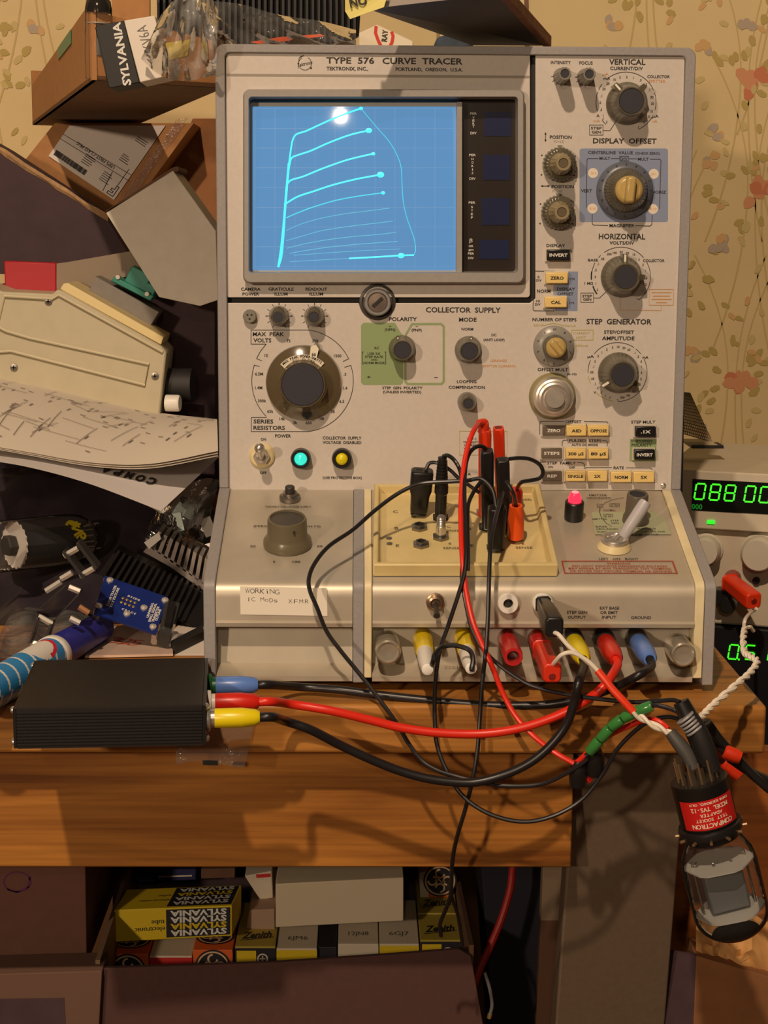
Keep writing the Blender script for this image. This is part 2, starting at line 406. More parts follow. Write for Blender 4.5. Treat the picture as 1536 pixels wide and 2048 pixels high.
# front castings: deck, crease, lip, recess with ledge
M_alu = mat('satin_aluminium_paint', S(192, 182, 164), .40, .35, noise=.07, nscale=40, bump=.03)
zl = P(900, 1256, 0).z; zl2 = P(900, 1247, 0).z; zr = P(900, 1327, .012).z; zk = P(900, 1352, .001).z
def casting(x0, x1, nm):
    r = .011; a0 = math.atan2(DH, DD); cr = []
    for i in range(9):
        a = math.pi - i / 8 * (math.pi / 2 - a0); cr.append((.001 + r + r * math.cos(a), H2 - .0012 - r * .75 + r * math.sin(a)))
    prof = [(.012, zr), (.016, zl + .001), (.0022, zl), (.0, zl + .0004), (-.0006, zl2), (.001, zl2 + .0012)] + cr + [(DD + .002, zhn - .0012), (DD + .02, zhn - .0012), (DD + .02, .004), (.014, .004), (.001, zk - .0035), (-.0002, zk - .003), (-.0004, zk), (.001, zk + .0006)]
    bb = MB(); bb.prism([(x0, p[0], p[1]) for p in prof], (x1 - x0, 0, 0)); return bb.build(nm, M_alu, tr)
casting(-HW + .0072, xa0 - .0003, 'lower_casing'); casting(xb1 + .0003, HW - .0124, 'lower_casing')
for sx in (-.12, .12):
    for y in (.03, .5): b = MB(); b.cyl((sx, y, DESK), (sx, y, .005), .009); b.build('rubber_foot', M_blackm, tr)

# upright panels over a dark backing
b = MB(); e_ = V((0, .012, 0)); o_ = [PP(*p, -.004) for p in ((445, 985), (1366, 985), (1376, 98), (446, 96))]; i_ = [PP(*p, -.004) for p in ((490, 556), (1042, 556), (1042, 186), (490, 186))]
def pane(out, inner=None, name='front_panel', th=.0022, m=M_panel):
    bb = MB(); o = [PP(*p) for p in out]
    if inner:
        i_ = [PP(*p) for p in inner]; e = V((0, th, 0)); loft(bb, [[p + e for p in o], o, i_, [p + e for p in i_]])
    else: bb.prism(o, (0, th, 0))
    return bb.build(name, m, tr, bevel=.0004)
loft(b, [[p + e_ for p in o_], o_, i_, [p + e_ for p in i_]]); b.build('panel_backing', M_gap, tr, smooth=0)
crt_panel = pane(rrect(452, 103, 1060, 595, 6), rrect(494, 190, 1038, 552, 8), 'screen_panel')
L = [(1071, 107), (1362, 107), (1370, 114), (1346, 981), (442, 981), (452, 606)]
nt_ = [(753 + 36 * math.cos(math.radians(a)), 600 + 36 * math.sin(math.radians(a))) for a in range(170, 9, -16)]
L += nt_ + [(1060, 606), (1071, 597)]
main_panel = pane(L, None, 'front_panel')
b = MB(); b.stroke([PP(453, 150, .0001), PP(1060, 154, .0001)], .0016, (0, -1, 0)); b.build('panel_groove', mat('groove_shade', S(150, 140, 128), .6), crt_panel, smooth=0)
# screen bezel
b = MB(); bz = .0085
o1 = rrect(486, 178.5, 1049, 567, 14, 6); o2 = rrect(489, 181, 1046, 564, 12, 6); i1 = rrect(497, 193, 1036, 546, 7, 6)
loft(b, [[PP(*p, -.002) for p in rrect(491, 184, 1043, 563, 13, 6)], [PP(*p, bz - .002) for p in o1], [PP(*p, bz) for p in o2], [PP(*p, bz) for p in i1], [PP(*p, -.002) + V((0, .014, 0)) for p in rrect(501, 200, 1031, 542, 6, 6)]])
bezel = b.build('screen_bezel', mat('bezel_paint', S(154, 149, 144), .45, noise=.04, nscale=300), tr)
# display tube: gently domed glass
YS = YP + .0075; RS = .62; sc0 = P(708, 376, YS)
def sy(p): return YS - .0055 + ((p.x - sc0.x) ** 2 + (p.z - sc0.z) ** 2) / (2 * RS)
def scr(x, y, off=0):
    Y = YS
    for _ in range(4): Y = sy(P(x, y, Y))
    return P(x, y, Y - off)
M_screen = mat('blue_phosphor_screen', S(20, 50, 90), .06, emit=S(100, 150, 196), estr=.86, spec=.6, noise=.03, nscale=14)
b = MB(); b.grid([[scr(503 + 412 * i / 28, 542 - 332 * j / 22) for i in range(29)] for j in range(23)])
screen = b.build('display_screen', M_screen, tr, smooth=80)
b = MB()
def q1_(x, y): return (470 + x / 2.56, 170 + y / 2.56)
bright = [[(222, 932), (232, 860), (245, 760), (256, 640), (266, 500), (277, 400), (287, 325), (296, 280), (315, 252), (365, 235), (430, 205), (520, 165), (600, 135), (645, 120)],
          [(222, 932), (238, 880), (248, 780), (256, 660), (270, 480), (280, 405), (292, 372), (330, 356), (390, 336), (470, 300), (560, 265), (620, 247), (685, 233)],
          [(260, 545), (268, 508), (290, 486), (350, 468), (450, 427), (560, 388), (640, 367), (708, 352)],
          [(252, 612), (320, 572), (400, 545), (500, 512), (620, 482), (745, 459)],
          [(585, 888), (700, 882), (850, 873), (915, 871)]]
thin = [[(262, 680), (320, 655), (400, 625), (520, 590), (640, 568), (760, 552)]]
faint = [[(262, 745), (330, 715), (430, 685), (560, 660), (680, 645), (790, 631)], [(262, 797), (340, 775), (450, 745), (600, 722), (720, 708), (808, 697)],
         [(265, 836), (350, 815), (470, 793), (620, 775), (740, 765), (825, 754)], [(280, 862), (380, 845), (500, 828), (640, 815), (760, 806), (832, 801)],
         [(645, 120), (720, 210), (790, 290), (830, 360), (850, 420), (855, 500), (862, 600), (880, 680), (905, 750), (920, 800), (925, 845), (916, 870)]]
vfaint = [[(280, 905), (420, 897), (585, 888)], [(300, 872), (500, 858), (700, 846), (845, 840)]]
def tr_(mb, ls, r):
    for l in ls: mb.tube([scr(*q1_(*p), .0003) for p in l], r, 6, 5)
tr_(b, bright, .00055)
b.tube([scr(*q1_(*p), .0003) for p in [(222, 932), (235, 850), (249, 720), (262, 560), (276, 400)]], .0008, 6)
for p, r in (((685, 233), .0016), ((745, 459), .0018), ((850, 873), .0017), ((645, 120), .001), ((708, 352), .001), ((758, 552), .001)):
    c = scr(*q1_(*p)); b.sphere(c, r, 12, 8, (1.3, .25, 1))
b.build('display_trace', glow('cyan_trace', S(80, 255, 255), 1.25), screen)
b = MB(); tr_(b, thin, .00038); tr_(b, [faint[-1]], .00024); b.build('thin_trace', glow('thin_cyan_trace', S(80, 225, 245), .95), screen)
b = MB(); tr_(b, faint[:-1], .00026); tr_(b, vfaint, .0002); b.build('faint_trace', glow('faint_cyan_trace', S(100, 200, 230), .85), screen)
b = MB()
for i in range(11):
    x = 522 + 40.6 * i * .985 - 12
    b.stroke([scr(x, 216 + 16 * k, .0001) for k in range(21)], .00022, (0, -1, 0))
for j in range(9): b.stroke([scr(510 + 20 * k, 217 + 39.5 * j, .0001) for k in range(21)], .00022, (0, -1, 0))
b.build('graticule', glow('graticule_line', S(118, 164, 204), .86), screen, smooth=0)
b = MB(); loft(b, [[P(x, y, YP + .004) for x, y in rrect(501, 205, 916, 547, 2, 2)], [P(x, y, YP + .004) for x, y in rrect(505, 213, 912.5, 541, 3, 2)], [P(x, y, YP + .012) for x, y in rrect(505, 213, 912.5, 541, 3, 2)]])
b.build('screen_mask', mat('pale_mask', S(170, 172, 170), .4), bezel, smooth=0)
b = MB(); b.hexa([P(913, 545, YP - .002), P(924, 545, YP - .002), P(924, 204, YP - .002), P(914, 204, YP - .002)], (0, .012, 0)); b.build('readout_divider', MATS['bezel_paint'], bezel, smooth=0)
b = MB(); b.hexa([P(920, 548, YP + .006), P(1036, 548, YP + .006), P(1036, 196, YP + .006), P(920, 196, YP + .006)], (0, .004, 0))
rd = b.build('readout_panel', mat('smoked_readout', S(40, 32, 28), .3), tr, smooth=0)
M_win = mat('blue_readout_window', S(34, 40, 72), .25)
for x0, y0, x1, y1 in ((968, 224, 1022, 272), (966, 310, 1020, 360), (963, 396, 1019, 450), (958, 480, 1018, 518)):
    b = MB(); b.hexa([P(x0, y1, YP + .0055), P(x1, y1, YP + .0055), P(x1, y0, YP + .0055), P(x0, y0, YP + .0055)], (0, .0004, 0)); b.build('readout_window', M_win, rd, smooth=0)
b = MB()
def col_text(cx, items):
    for t, y, w, h in items: b.text(t, P(cx if not isinstance(cx, tuple) else cx[0], y, YP + .0053), XR, ZU, h * pm, w * pm, .012)
col_text(947, [('PER', 227, 13, 4.5), ('V', 235, 4, 4.5), ('E', 241, 4, 4.5), ('R', 247, 4, 4.5), ('T', 253, 4, 4.5), ('DIV', 266, 12, 5)])
col_text(945, [('PER', 310, 13, 4.5), ('H', 318, 4, 4.5), ('O', 325, 4, 4.5), ('R', 332, 4, 4.5), ('I', 339, 1.5, 4.5), ('Z', 346, 4, 4.5), ('DIV', 357, 12, 5)])
col_text(944, [('PER', 405, 13, 4.5), ('S', 414, 4, 4.5), ('T', 421, 4, 4.5), ('E', 428, 4, 4.5), ('P', 435, 4, 4.5)])
col_text(942, [('β', 481, 6, 7), ('OR', 492, 9, 4.5), ('gm', 499, 10, 4.5), ('PER', 507, 12, 4.5), ('DIV', 516, 11, 4.5)])
b.build('readout_lettering', M_white_ink, rd, smooth=0)

# ------------------------------------------------------------------ printing on the upright panels
ink, oi, yi = MB(), MB(), MB()
INK = .00025
def T(t, x0, x1, cy, h, mb=None, bold=.022):
    (mb or ink).text(t, PP((x0 + x1) / 2, cy, INK), XR, ZU, h * pm, (x1 - x0) * pm, bold)
def N(t, x, y, h=5, mb=None): (mb or ink).text(t, PP(x, y, INK), XR, ZU, h * pm, None, .02)
def Ln(pts, w=1.1, mb=None, close=False): (mb or ink).stroke([PP(*p, INK) for p in pts], w * pm, (0, -1, 0), close)
def R(x0, y0, x1, y1, w=1, mb=None): Ln([(x0, y0), (x1, y0), (x1, y1), (x0, y1)], w, mb, True)
for a in [('VERTICAL', 1219, 1290, 123.5, 10.5), ('CURRENT/DIV', 1221, 1285, 136.5, 6.5), ('INTENSITY', 1102, 1141, 124.7, 6), ('FOCUS', 1159, 1185, 125.6, 6),
          ('COLLECTOR', 1295, 1339, 153, 5.5), ('POSITION', 1100, 1143, 274, 6.5), ('POSITION', 1103.5, 1147, 373, 6.5), ('DISPLAY  OFFSET', 1187, 1312, 281.5, 10),
          ('HORIZONTAL', 1198, 1290, 472.6, 11), ('VOLTS/DIV', 1219, 1268, 485.5, 6.5), ('DISPLAY', 1093, 1130, 491, 6), ('BASE', 1176, 1196, 520, 5), ('COLLECTOR', 1286, 1329, 521, 5.5),
          ('1 MΩ', 1169, 1186, 566.5, 5), ('0', 1075, 1079, 554, 4.5), ('DIV', 1072, 1083, 560.5, 4.5), ('10', 1072, 1080, 602, 4.5), ('DIV', 1070, 1081, 608.6, 4.5), ('NORM', 1074, 1101, 582, 6.5),
          ('NUMBER OF STEPS', 1065, 1153, 639, 6.5), ('STEP  GENERATOR', 1173, 1303, 643, 10.5), ('STEP/OFFSET', 1208, 1268, 664, 6.5), ('AMPLITUDE', 1204, 1269, 676.4, 7.5),
          ('OFFSET MULT', 1075, 1136, 739, 6.5), ('(0-10)', 1134, 1153, 748, 4), ('µA', 1175, 1188, 712.7, 5.5), ('mA', 1285, 1297, 714.5, 5.5), ('V', 1187, 1192, 784.7, 5.5),
          ('OFFSET', 1131, 1163, 843, 5.5), ('STEP MULT', 1262, 1311, 844, 6), ('PULSED  STEPS', 1138, 1203, 881, 5.5), ('AUTO DC MODE', 1143, 1196, 889.5, 4.5),
          ('STEP  FAMILY', 1094, 1152, 926, 5.5), ('ON', 1096, 1106, 934, 4), ('OFF', 1138, 1150, 935, 4), ('RATE', 1227, 1248, 935.5, 5.5),
          ('mA', 1207, 1220, 156.7, 5), ('A', 1193, 1199, 231, 5.5), ('µA', 1305, 1317, 232, 5.5),
          ('CAMERA', 482, 521, 578, 6), ('POWER', 485, 518, 587.7, 6), ('GRATICULE', 537, 587, 578, 6), ('ILLUM', 549, 575, 587.7, 6), ('READOUT', 611, 654, 578, 6), ('ILLUM', 619, 646, 587.7, 6),
          ('MAX  PEAK', 505.6, 568, 668, 8), ('VOLTS', 506.7, 542.5, 680.4, 8), ('SERIES', 506.7, 546.6, 842.6, 8), ('RESISTORS', 506.7, 570, 855.3, 8), ('POWER', 550, 582, 871.7, 6.5),
          ('ON', 521.4, 532, 878.5, 5.5), ('OFF', 520, 533, 945.6, 5.5), ('COLLECTOR  SUPPLY', 645, 723, 875.8, 6), ('VOLTAGE  DISABLED', 645, 723, 884.7, 6), ('(USE PROTECTIVE BOX)', 645, 724, 955.4, 5),
          ('COLLECTOR  SUPPLY', 852, 1001, 619.5, 10.5), ('POLARITY', 778, 833.6, 638, 7.5), ('MODE', 918, 953, 639, 8), ('STEP  GEN  POLARITY', 764.5, 845, 775.6, 5.5), ('(UNLESS INVERTED)', 766, 842.5, 783.8, 5),
          ('NORM', 923, 946.5, 658, 5.5), ('DC', 983, 993, 669.7, 5), ('(ANTI LOOP)', 967, 1009, 679.5, 5), ('LOOPING', 913.7, 953, 763, 6), ('COMPENSATION', 897, 970, 774.4, 6),
          ('TYPE  576', 654, 747, 120.5, 12), ('CURVE  TRACER', 767, 923, 121.8, 12), ('TEKTRONIX, INC.,', 654, 735, 137, 6.8), ('PORTLAND,  OREGON,  U.S.A.', 793, 923, 138.7, 6.8),
          ('A', 935, 942, 948, 5)]:
    T(*a)
for t, x, y in (('10', 1229, 159), ('5', 1240, 154.7), ('2', 1253.5, 153.6), ('1', 1266.5, 155.6), ('.5', 1281, 160), ('.2', 1292, 168.4), ('.1', 1298.4, 179.6), ('50', 1304, 194), ('20', 1305, 207), ('10', 1303, 222.4), ('5', 1298, 233), ('2', 1288, 244.5), ('1', 1276.7, 254.3), ('20', 1216, 167), ('50', 1208, 178), ('.1', 1202.6, 191.6), ('.2', 1200, 204.9), ('.5', 1202, 219.4), ('1', 1206.5, 231), ('2', 1213.4, 243.6),
                ('.05', 1205, 517.5), ('200', 1218.6, 508), ('100', 1229.3, 505.4), ('50', 1242.5, 503.8), ('20', 1255, 506), ('10', 1268, 509), ('5', 1278, 519), ('2', 1286, 529.3), ('1', 1291, 541.4), ('.5', 1292.6, 555.5), ('.2', 1291, 568.7), ('.1', 1284.7, 581.3), ('.1', 1195.8, 527.7), ('.2', 1191.3, 539.8), ('.5', 1190, 553.5), ('1', 1191.7, 566.5), ('2', 1195, 579.4),
                ('10', 1236.4, 693.6), ('20', 1247.8, 695.6), ('50', 1257.8, 699.3), ('.1', 1269.4, 705.4), ('.2', 1276, 713), ('.5', 1282, 722.5), ('1', 1283, 732.8), ('2', 1283, 744.9), ('5', 1282, 757.8), ('10', 1279, 768.8), ('50', 1267.6, 783), ('100', 1256, 790.9), ('200', 1244.8, 795), ('5', 1225, 694.7), ('2', 1213.6, 698.6), ('1', 1203.8, 704.8), ('.5', 1195.8, 711.8), ('.2', 1189.4, 722.5), ('.1', 1186.7, 732.8), ('.05', 1183.3, 744.2), ('.05', 1185, 757.4), ('.1', 1189.4, 767.4), ('.2', 1195, 775.6), ('.5', 1202, 784.5), ('1', 1210.6, 791.6), ('2', 1219.7, 794.8)):
    N(t, x, y, 4.6)
for t, x, y in (('15', 532.3, 710.7), ('75', 577, 681.4), ('350', 630.3, 681.4), ('1500', 675.2, 711.4), ('.3', 689.6, 748.3), ('1.4', 690.2, 776), ('6.5', 683.6, 802.6), ('30', 665.6, 823), ('140', 642.6, 837.3), ('650', 617, 845.5), ('3k', 590.3, 845), ('14k', 564.5, 837.5), ('65k', 540.5, 822.5), ('300k', 524, 801.4), ('1.4M', 517.3, 775.3), ('6.5M', 518, 747.7)):
    N(t, x, y, 6)
for cx, cy, r, segs in ((1252, 204, 60, ((-36, 66), (-53, -66), (-70, -108), (72, 105), (120, 156), (222, 232))), (1242, 553, 58.8, ((-35, 50), (-44, -50), (-62, -96), (-108, -126), (60, 142))), (1235, 744, 59, ((-52, 34), (38, 52), (-66, -92), (64, 178)))):
    for a0, a1 in segs: Ln(arc(cx, cy, r, a0, a1), 1.1)
    a0, a1 = segs[-1]
    p = arc(cx, cy, r, a1, a1, 1)[0]; q = arc(cx, cy, r - 5, a1 + 3, a1 + 3, 1)[0]; Ln([p, q])
Ln(arc(1242, 553, 59.5, -80, -96), 2.4); Ln(arc(1242, 553, 59.5, -109, -126), 2.4)
Ln(arc(1235, 744, 59, -98, -114), 1.3, yi); Ln(arc(1235, 744, 59, -134, -170), 1.3, yi)
for x0, y0, x1, y1, l in ((1179, 250, 1206, 270, [(1206, 261), (1220, 261), (1231, 244)]), (1161.6, 586, 1187, 604.7, [(1187, 596), (1199, 596), (1212, 583.5)])):
    R(x0, y0, x1, y1); Ln(l); T('STEP', x0 + 3, x1 - 3, y0 + 6, 5); T('GEN', x0 + 4.5, x1 - 4.5, y1 - 6, 5)
for l in ([(1091, 266), (1091, 282)], [(1083, 372), (1098, 372)], [(1172.5, 415), (1174, 319), (1176, 317), (1197, 317)], [(1300, 318.5), (1320, 318.5), (1322, 321), (1319, 418)], [(1222, 317), (1239, 317)], [(1257, 317.5), (1275, 317.5)],
          [(1184.4, 427.5), (1184.4, 447), (1187, 450), (1216, 451)], [(1270, 451.5), (1300, 452), (1303.5, 449), (1304.5, 430)], [(1108, 571), (1108, 590)], [(1109.7, 542.5), (1070, 542), (1067.5, 545), (1066, 619), (1068, 621.5), (1108, 622)], [(1107.5, 619), (1107.5, 622)],
          [(1079.6, 869), (1079.6, 845), (1082, 842.8), (1128.6, 842.8)], [(1168, 843), (1214, 843.8), (1217, 848)], [(1124, 892), (1124.7, 883), (1127, 880.5), (1136, 880)], [(1204, 881), (1212, 881.5), (1214.5, 884), (1214.5, 892)],
          [(1080, 924), (1093, 924)], [(1154, 925), (1166, 926), (1168.5, 929), (1168.5, 939)], [(1170, 938.5), (1171.5, 935), (1224, 935)], [(1252, 935.6), (1301, 936), (1305, 939)],
          [(532.3, 688.2), (502, 688.2), (502, 660), (612, 660)], [(532.3, 688.2), (521, 702), (513, 717), (523.5, 721.5)], [(696, 718), (686, 723)], [(689, 734.5), (702.5, 730.5)],
          [(502.5, 835), (502.5, 863), (616, 863)], [(502.5, 835), (533.3, 835)], [(507.7, 730), (519, 733)]): Ln(l, 1.2)
for c, s in (((1091, 264), -1), ((1091, 284), 1)): ink.poly([PP(c[0] - 2.2, c[1] - s * 5, INK), PP(c[0] + 2.2, c[1] - s * 5, INK), PP(c[0], c[1], INK)])
for c, s in (((1081, 372), -1), ((1100, 372), 1)): ink.poly([PP(c[0] - s * 5, c[1] - 2.2, INK), PP(c[0] - s * 5, c[1] + 2.2, INK), PP(c[0], c[1], INK)])
Ln(arc(605, 762, 102.5, 4, 65, 30), 1.2); Ln(arc(605, 762, 101.5, 72, 176, 40), 1.2); Ln(arc(605, 762, 101.5, -72, -134, 24), 1.2)
for cx, cy, r0, r1 in ((558, 632, 22, 27), (629, 632, 22, 27)):
    for a in range(-150, 151, 30): p, q = arc(cx, cy, r0, a, a, 1)[0], arc(cx, cy, r1, a, a, 1)[0]; Ln([p, q], 1.6 if a % 90 == 0 else 1)
for cx, cy in ((1122, 153), (1170, 154)):
    for a in range(90, 271, 30): p, q = arc(cx, cy, 15, a, a, 1)[0], arc(cx, cy, 20, a, a, 1)[0]; Ln([p, q], 1)
def dot(x, y, r, mb=None): (mb or ink).poly([PP(x + r * math.cos(t), y + r * math.sin(t), INK) for t in [math.pi * 2 * i / 12 for i in range(12)]])
for x, y in ((1083.7, 310.6), (1150, 312), (1083, 349.5), (1148.6, 351), (1081, 408), (1147.5, 410), (1080, 447), (1145.7, 448)): dot(x, y, 1.6)
# tinted areas
tint = MB(); tint.poly([PP(*p, .0001) for p in rrect(1159, 297, 1336, 444, 5)]); tint.build('printed_field', M_blue_ink, main_panel, smooth=0)
tint = MB(); tint.poly([PP(*p, .0001) for p in [(1130, 543), (1156, 543), (1155, 622), (1110, 622), (1110, 570), (1130, 570)]])
tint.build('printed_field', M_blue_ink, main_panel, smooth=0)
tint = MB(); tint.poly([PP(*p, .0001) for p in [(727, 645.5), (790, 645.5), (803, 668), (806, 668), (806, 765), (801, 770), (727, 770), (722, 765), (722, 651)]]); tint.build('printed_field', M_green_ink, main_panel, smooth=0)
tint = MB(); tint.stroke([PP(*p, .0001) for p in [(811, 671), (824, 648.5), (882, 648), (887.5, 653), (887.5, 763), (883, 768), (815, 768), (810.5, 763)]], 4.5 * pm, (0, -1, 0), True); tint.build('printed_border', M_green_ink, main_panel, smooth=0)
tint = MB(); tint.poly([PP(*p, .0001) for p in [(1260, 878), (1313, 878), (1312, 923), (1259, 923)]])
tint.build('printed_field', M_green_ink, main_panel, smooth=0)
for x, y in ((1186, 346), (1307.5, 347.7), (1185, 417), (1306, 418)): tint = MB(); tint.poly([PP(x + 10 * math.cos(t), y + 10 * math.sin(t), .0002) for t in [math.pi * 2 * i / 24 for i in range(24)]]); tint.build('printed_spot', mat('white_spot', S(226, 214, 196), .5), main_panel, smooth=0)
for a in [('CENTERLINE  VALUE', 1177, 1265, 305, 6), ('(CHECK ZERO)', 1271, 1319, 306.5, 4.5), ('MULT', 1199, 1220, 316.5, 5.5), ('DIV', 1241, 1255, 317.5, 5.5), ('MULT', 1276, 1297, 318, 5.5), ('VERT', 1162, 1184, 381.5, 6), ('HORIZ', 1304, 1332, 384, 6), ('MAGNIFIER', 1219, 1268.7, 451, 6.5),
          ('DISPLAY', 1114, 1150, 578, 6), ('OFFSET', 1115, 1147, 587.5, 6), ('CTR', 1139, 1150, 558, 4), ('CTR', 1138, 1149, 606, 4), ('STEP/OFFSET', 1262, 1306, 882, 5), ('POLARITY', 1263, 1304, 890, 5.5),
          ('+', 777, 783, 652.6, 4), ('(NPN)', 769.6, 790.7, 659, 5.5), ('(PNP)', 823, 843.4, 660, 5.5), ('AC', 748, 758, 695.5, 5), ('USE 5X', 735, 761, 707, 4.5), ('STEP RATE', 730, 766, 713.5, 4.5), ('AND', 742, 755, 719.3, 4), ('NORM MODE', 727, 769, 725.5, 4.5), ('+', 733.5, 741.5, 754, 6)]: T(*a)
Ln([(727, 704), (724.5, 704), (724.5, 728), (727, 728)]); Ln([(769, 704), (771.5, 704), (771.5, 728), (769, 728)]); Ln([(868.5, 755), (875.5, 755)], 1.5); Ln([(831, 653), (836, 653)]); R(1239, 312.5, 1257, 321.5)
for a in [('µA', 1205, 1217, 148, 5), ('EMITTER', 1298, 1330, 162, 5.5), ('mA', 1187, 1200, 241.5, 5), ('nA', 1304, 1315, 242, 5), ('LEAKAGE', 980.5, 1013.6, 721, 5), ('(EMITTER CURRENT)', 964, 1031.6, 732, 4.5), ('X1', 1181, 1191, 346.5, 5), ('X1', 1302, 1312, 348, 5), ('X10', 1178, 1192, 417, 5), ('X10', 1299, 1313, 418, 5),
          ]: T(*a, mb=oi, bold=.0)
fi = MB()
for a in [('FINE', 1108, 1127, 283, 5), ('FINE', 1105, 1125, 382, 5)]: T(*a, mb=fi, bold=.0)
fi.build('faint_lettering', mat('faint_ink', S(172, 158, 140), .6), main_panel, smooth=0)
R(1298, 579, 1347, 610, .8, oi); Ln([(1240, 594), (1240, 620), (1322, 621), (1322, 610)], .8, oi)
for y, x0, x1 in ((585, 1303, 1343), (592, 1306, 1340), (598.5, 1303, 1343), (605, 1312, 1334)): Ln([(x0, y), (x1, y)], 1.6, oi)
R(1143, 660, 1186, 680, 1.2, yi); T('CURRENT', 1146, 1180, 666, 4.5, yi, 0); T('LIMIT', 1152, 1172, 674.5, 4.5, yi, 0); T('500mA', 1151, 1177, 691, 4.5, yi, 0); T('20mA', 1067, 1088, 650, 4.5, yi, 0); T('100mA', 1126, 1152, 651.5, 4.5, yi, 0)
Ln(arc(1107, 690, 43, -26, 26), 1.2, yi)
R(919, 862, 1014, 910, .8, yi)
for t, x0, x1, y in (('UNIT C', 934, 953, 878), ('TRANSISTOR', 926, 966, 884.5), ('INCREASED', 929, 966, 890.5), ('WITH SW', 927, 956, 896.5)): T(t, x0, x1, y, 4)
# maker's round mark beside the title
Ln(arc(610, 127, 13, 25, 330), .9); Ln([(600, 113), (607, 112)], 1); ink.text('Tektronix', PP(610, 127, INK), V((1, 0, .22)).normalized(), V((-.22, 0, 1)).normalized(), 7 * pm, 30 * pm, .01, shear=.3); Ln([(596, 137), (598, 116), (608, 110)], 1); dot(622, 136, 2)
ink.build('panel_lettering', M_ink, main_panel, smooth=0); oi.build('orange_lettering', M_orange_ink, main_panel, smooth=0); yi.build('yellow_lettering', M_ylw_ink, main_panel, smooth=0)

# ------------------------------------------------------------------ controls on the upright panels
OUT = V((0, -1, 0))
def knob(x, y, prof, m, cap=None, rib=0, amp=0, rr=None, name='knob', lobes=(), seg=48, pointer=None):
    """prof: [(radius px, height mm)], cap: (radius px, height mm, material)"""
    o = PP(x, y); b = MB(); b.lathe([(r * pm, h * .001) for r, h in prof], o, OUT, seg if not rib else rib * 4, ZU, rib, amp, rr)
    for a, r0, r1, w, h0, h1 in lobes:          # wing from r0 to r1 at angle a
        a = math.radians(a); d = V((math.sin(a), 0, math.cos(a))); s = V((math.cos(a), 0, -math.sin(a)))
        q = [o + d * (r0 * pm) - s * (w * pm), o + d * (r0 * pm) + s * (w * pm), o + d * (r1 * pm) + s * (w * .55 * pm), o + d * (r1 * pm) - s * (w * .55 * pm)]
        b.hexa([p + OUT * (h0 * .001) for p in q], OUT * ((h1 - h0) * .001))
    k = b.build(name, m, tr, smooth=40)
    if cap:
        r, h, cm = cap; c = MB(); c.lathe([(r * pm, 0), (r * pm * .96, .0004)], o + OUT * (h * .001), OUT, 36); c.build('knob_cap', cm, k)
    if pointer:
        c = MB(); a, r0, r1, w, h = pointer; a = math.radians(a); d = V((math.sin(a), 0, math.cos(a))); s = V((math.cos(a), 0, -math.sin(a)))
        c.hexa([o + d * (r0 * pm) - s * (w * pm) + OUT * (h * .001), o + d * (r0 * pm) + s * (w * pm) + OUT * (h * .001), o + d * (r1 * pm) + s * (w * pm) + OUT * (h * .001 - .0004), o + d * (r1 * pm) - s * (w * pm) + OUT * (h * .001 - .0004)], OUT * .0003)
        c.build('pointer', mat('pointer_paint', S(226, 220, 205), .5), k)
    return k
big = [(40, 0), (41, 1.2), (40, 2.6), (36, 4.5), (33, 9), (30, 15), (27.5, 19.5), (26, 20.5), (24.5, 20.5), (23.5, 20)]
knob(1253, 207, big, M_olive, (23.5, 20, M_cap), lobes=((-42, 18, 45, 8, 3, 15), (42, 18, 43, 8, 3, 15)), pointer=(-42, 30, 44, 2, 15.2))
knob(1242, 553, big, M_olive, (22.5, 20, M_cap), lobes=((0, 18, 45, 8, 3, 15), (90, 18, 42, 8, 3, 13)), pointer=(0, 30, 44, 2, 15.2))
knob(1236, 745, big, M_olive, (22.5, 20, M_cap), lobes=((-122, 18, 44, 8, 3, 15), (122, 18, 43, 8, 3, 13)), pointer=(-122, 28, 44, 2.4, 15.2))
M_greyk = mat('grey_knob_plastic', S(128, 124, 112), .35)
sm = [(15, 0), (16, 1), (15, 3), (13.5, 9), (12.5, 19), (11.5, 21), (8.5, 21), (8, 20)]
knob(1122, 153, sm, M_greyk, (8, 20, M_cap), 12, .05, (2, 4)); knob(1170, 154, sm, M_greyk, (8, 20, M_cap), 12, .05, (2, 4))
for x, y in ((1118, 329), (1115, 425)):
    k = knob(x, y, [(32, 0), (33, 1.5), (32.5, 5), (30, 8), (26, 9), (22, 9)], M_olive, None, 26, .025, (1, 3))
    o = PP(x, y); b = MB(); b.lathe([(21.5 * pm, .0088), (21 * pm, .012), (18.5 * pm, .013), (15.5 * pm, .022), (14 * pm, .024), (9.5 * pm, .024), (9 * pm, .023)], o, OUT, 64, ZU, 16, .03, (1, 3)); b2 = b.build('inner_knob', mat('pale_olive_knob', S(146, 132, 98), .3), k)
    b = MB(); b.lathe([(9 * pm, .0231), (8.6 * pm, .0234)], o, OUT, 24); b.build('knob_cap', mat('brown_cap', S(96, 82, 62), .5), k)
    b = MB(); b.hexa([o + V((dx * pm, -.0015, dz * pm)) for dx, dz in ((-2, 31), (2, 31), (5, 37), (-5, 37))], OUT * .0006); b.build('pointer', M_greyk, k)
M_dial = mat('slate_dial', S(96, 100, 112), .35)
k = knob(1249, 381, [(55, 0), (56.5, 1), (55, 3), (47, 5), (42, 5.5)], M_dial, None, 0)
o = PP(1249, 381); b = MB(); b.lathe([(43 * pm, .0055), (40 * pm, .009), (31 * pm, .014), (28.5 * pm, .015), (26 * pm, .015)], o, OUT, 160, ZU, 40, .012, (0, 2)); b.build('ribbed_cone', M_olive, k)
M_gold = mat('tan_finger_knob', S(186, 160, 98), .3)
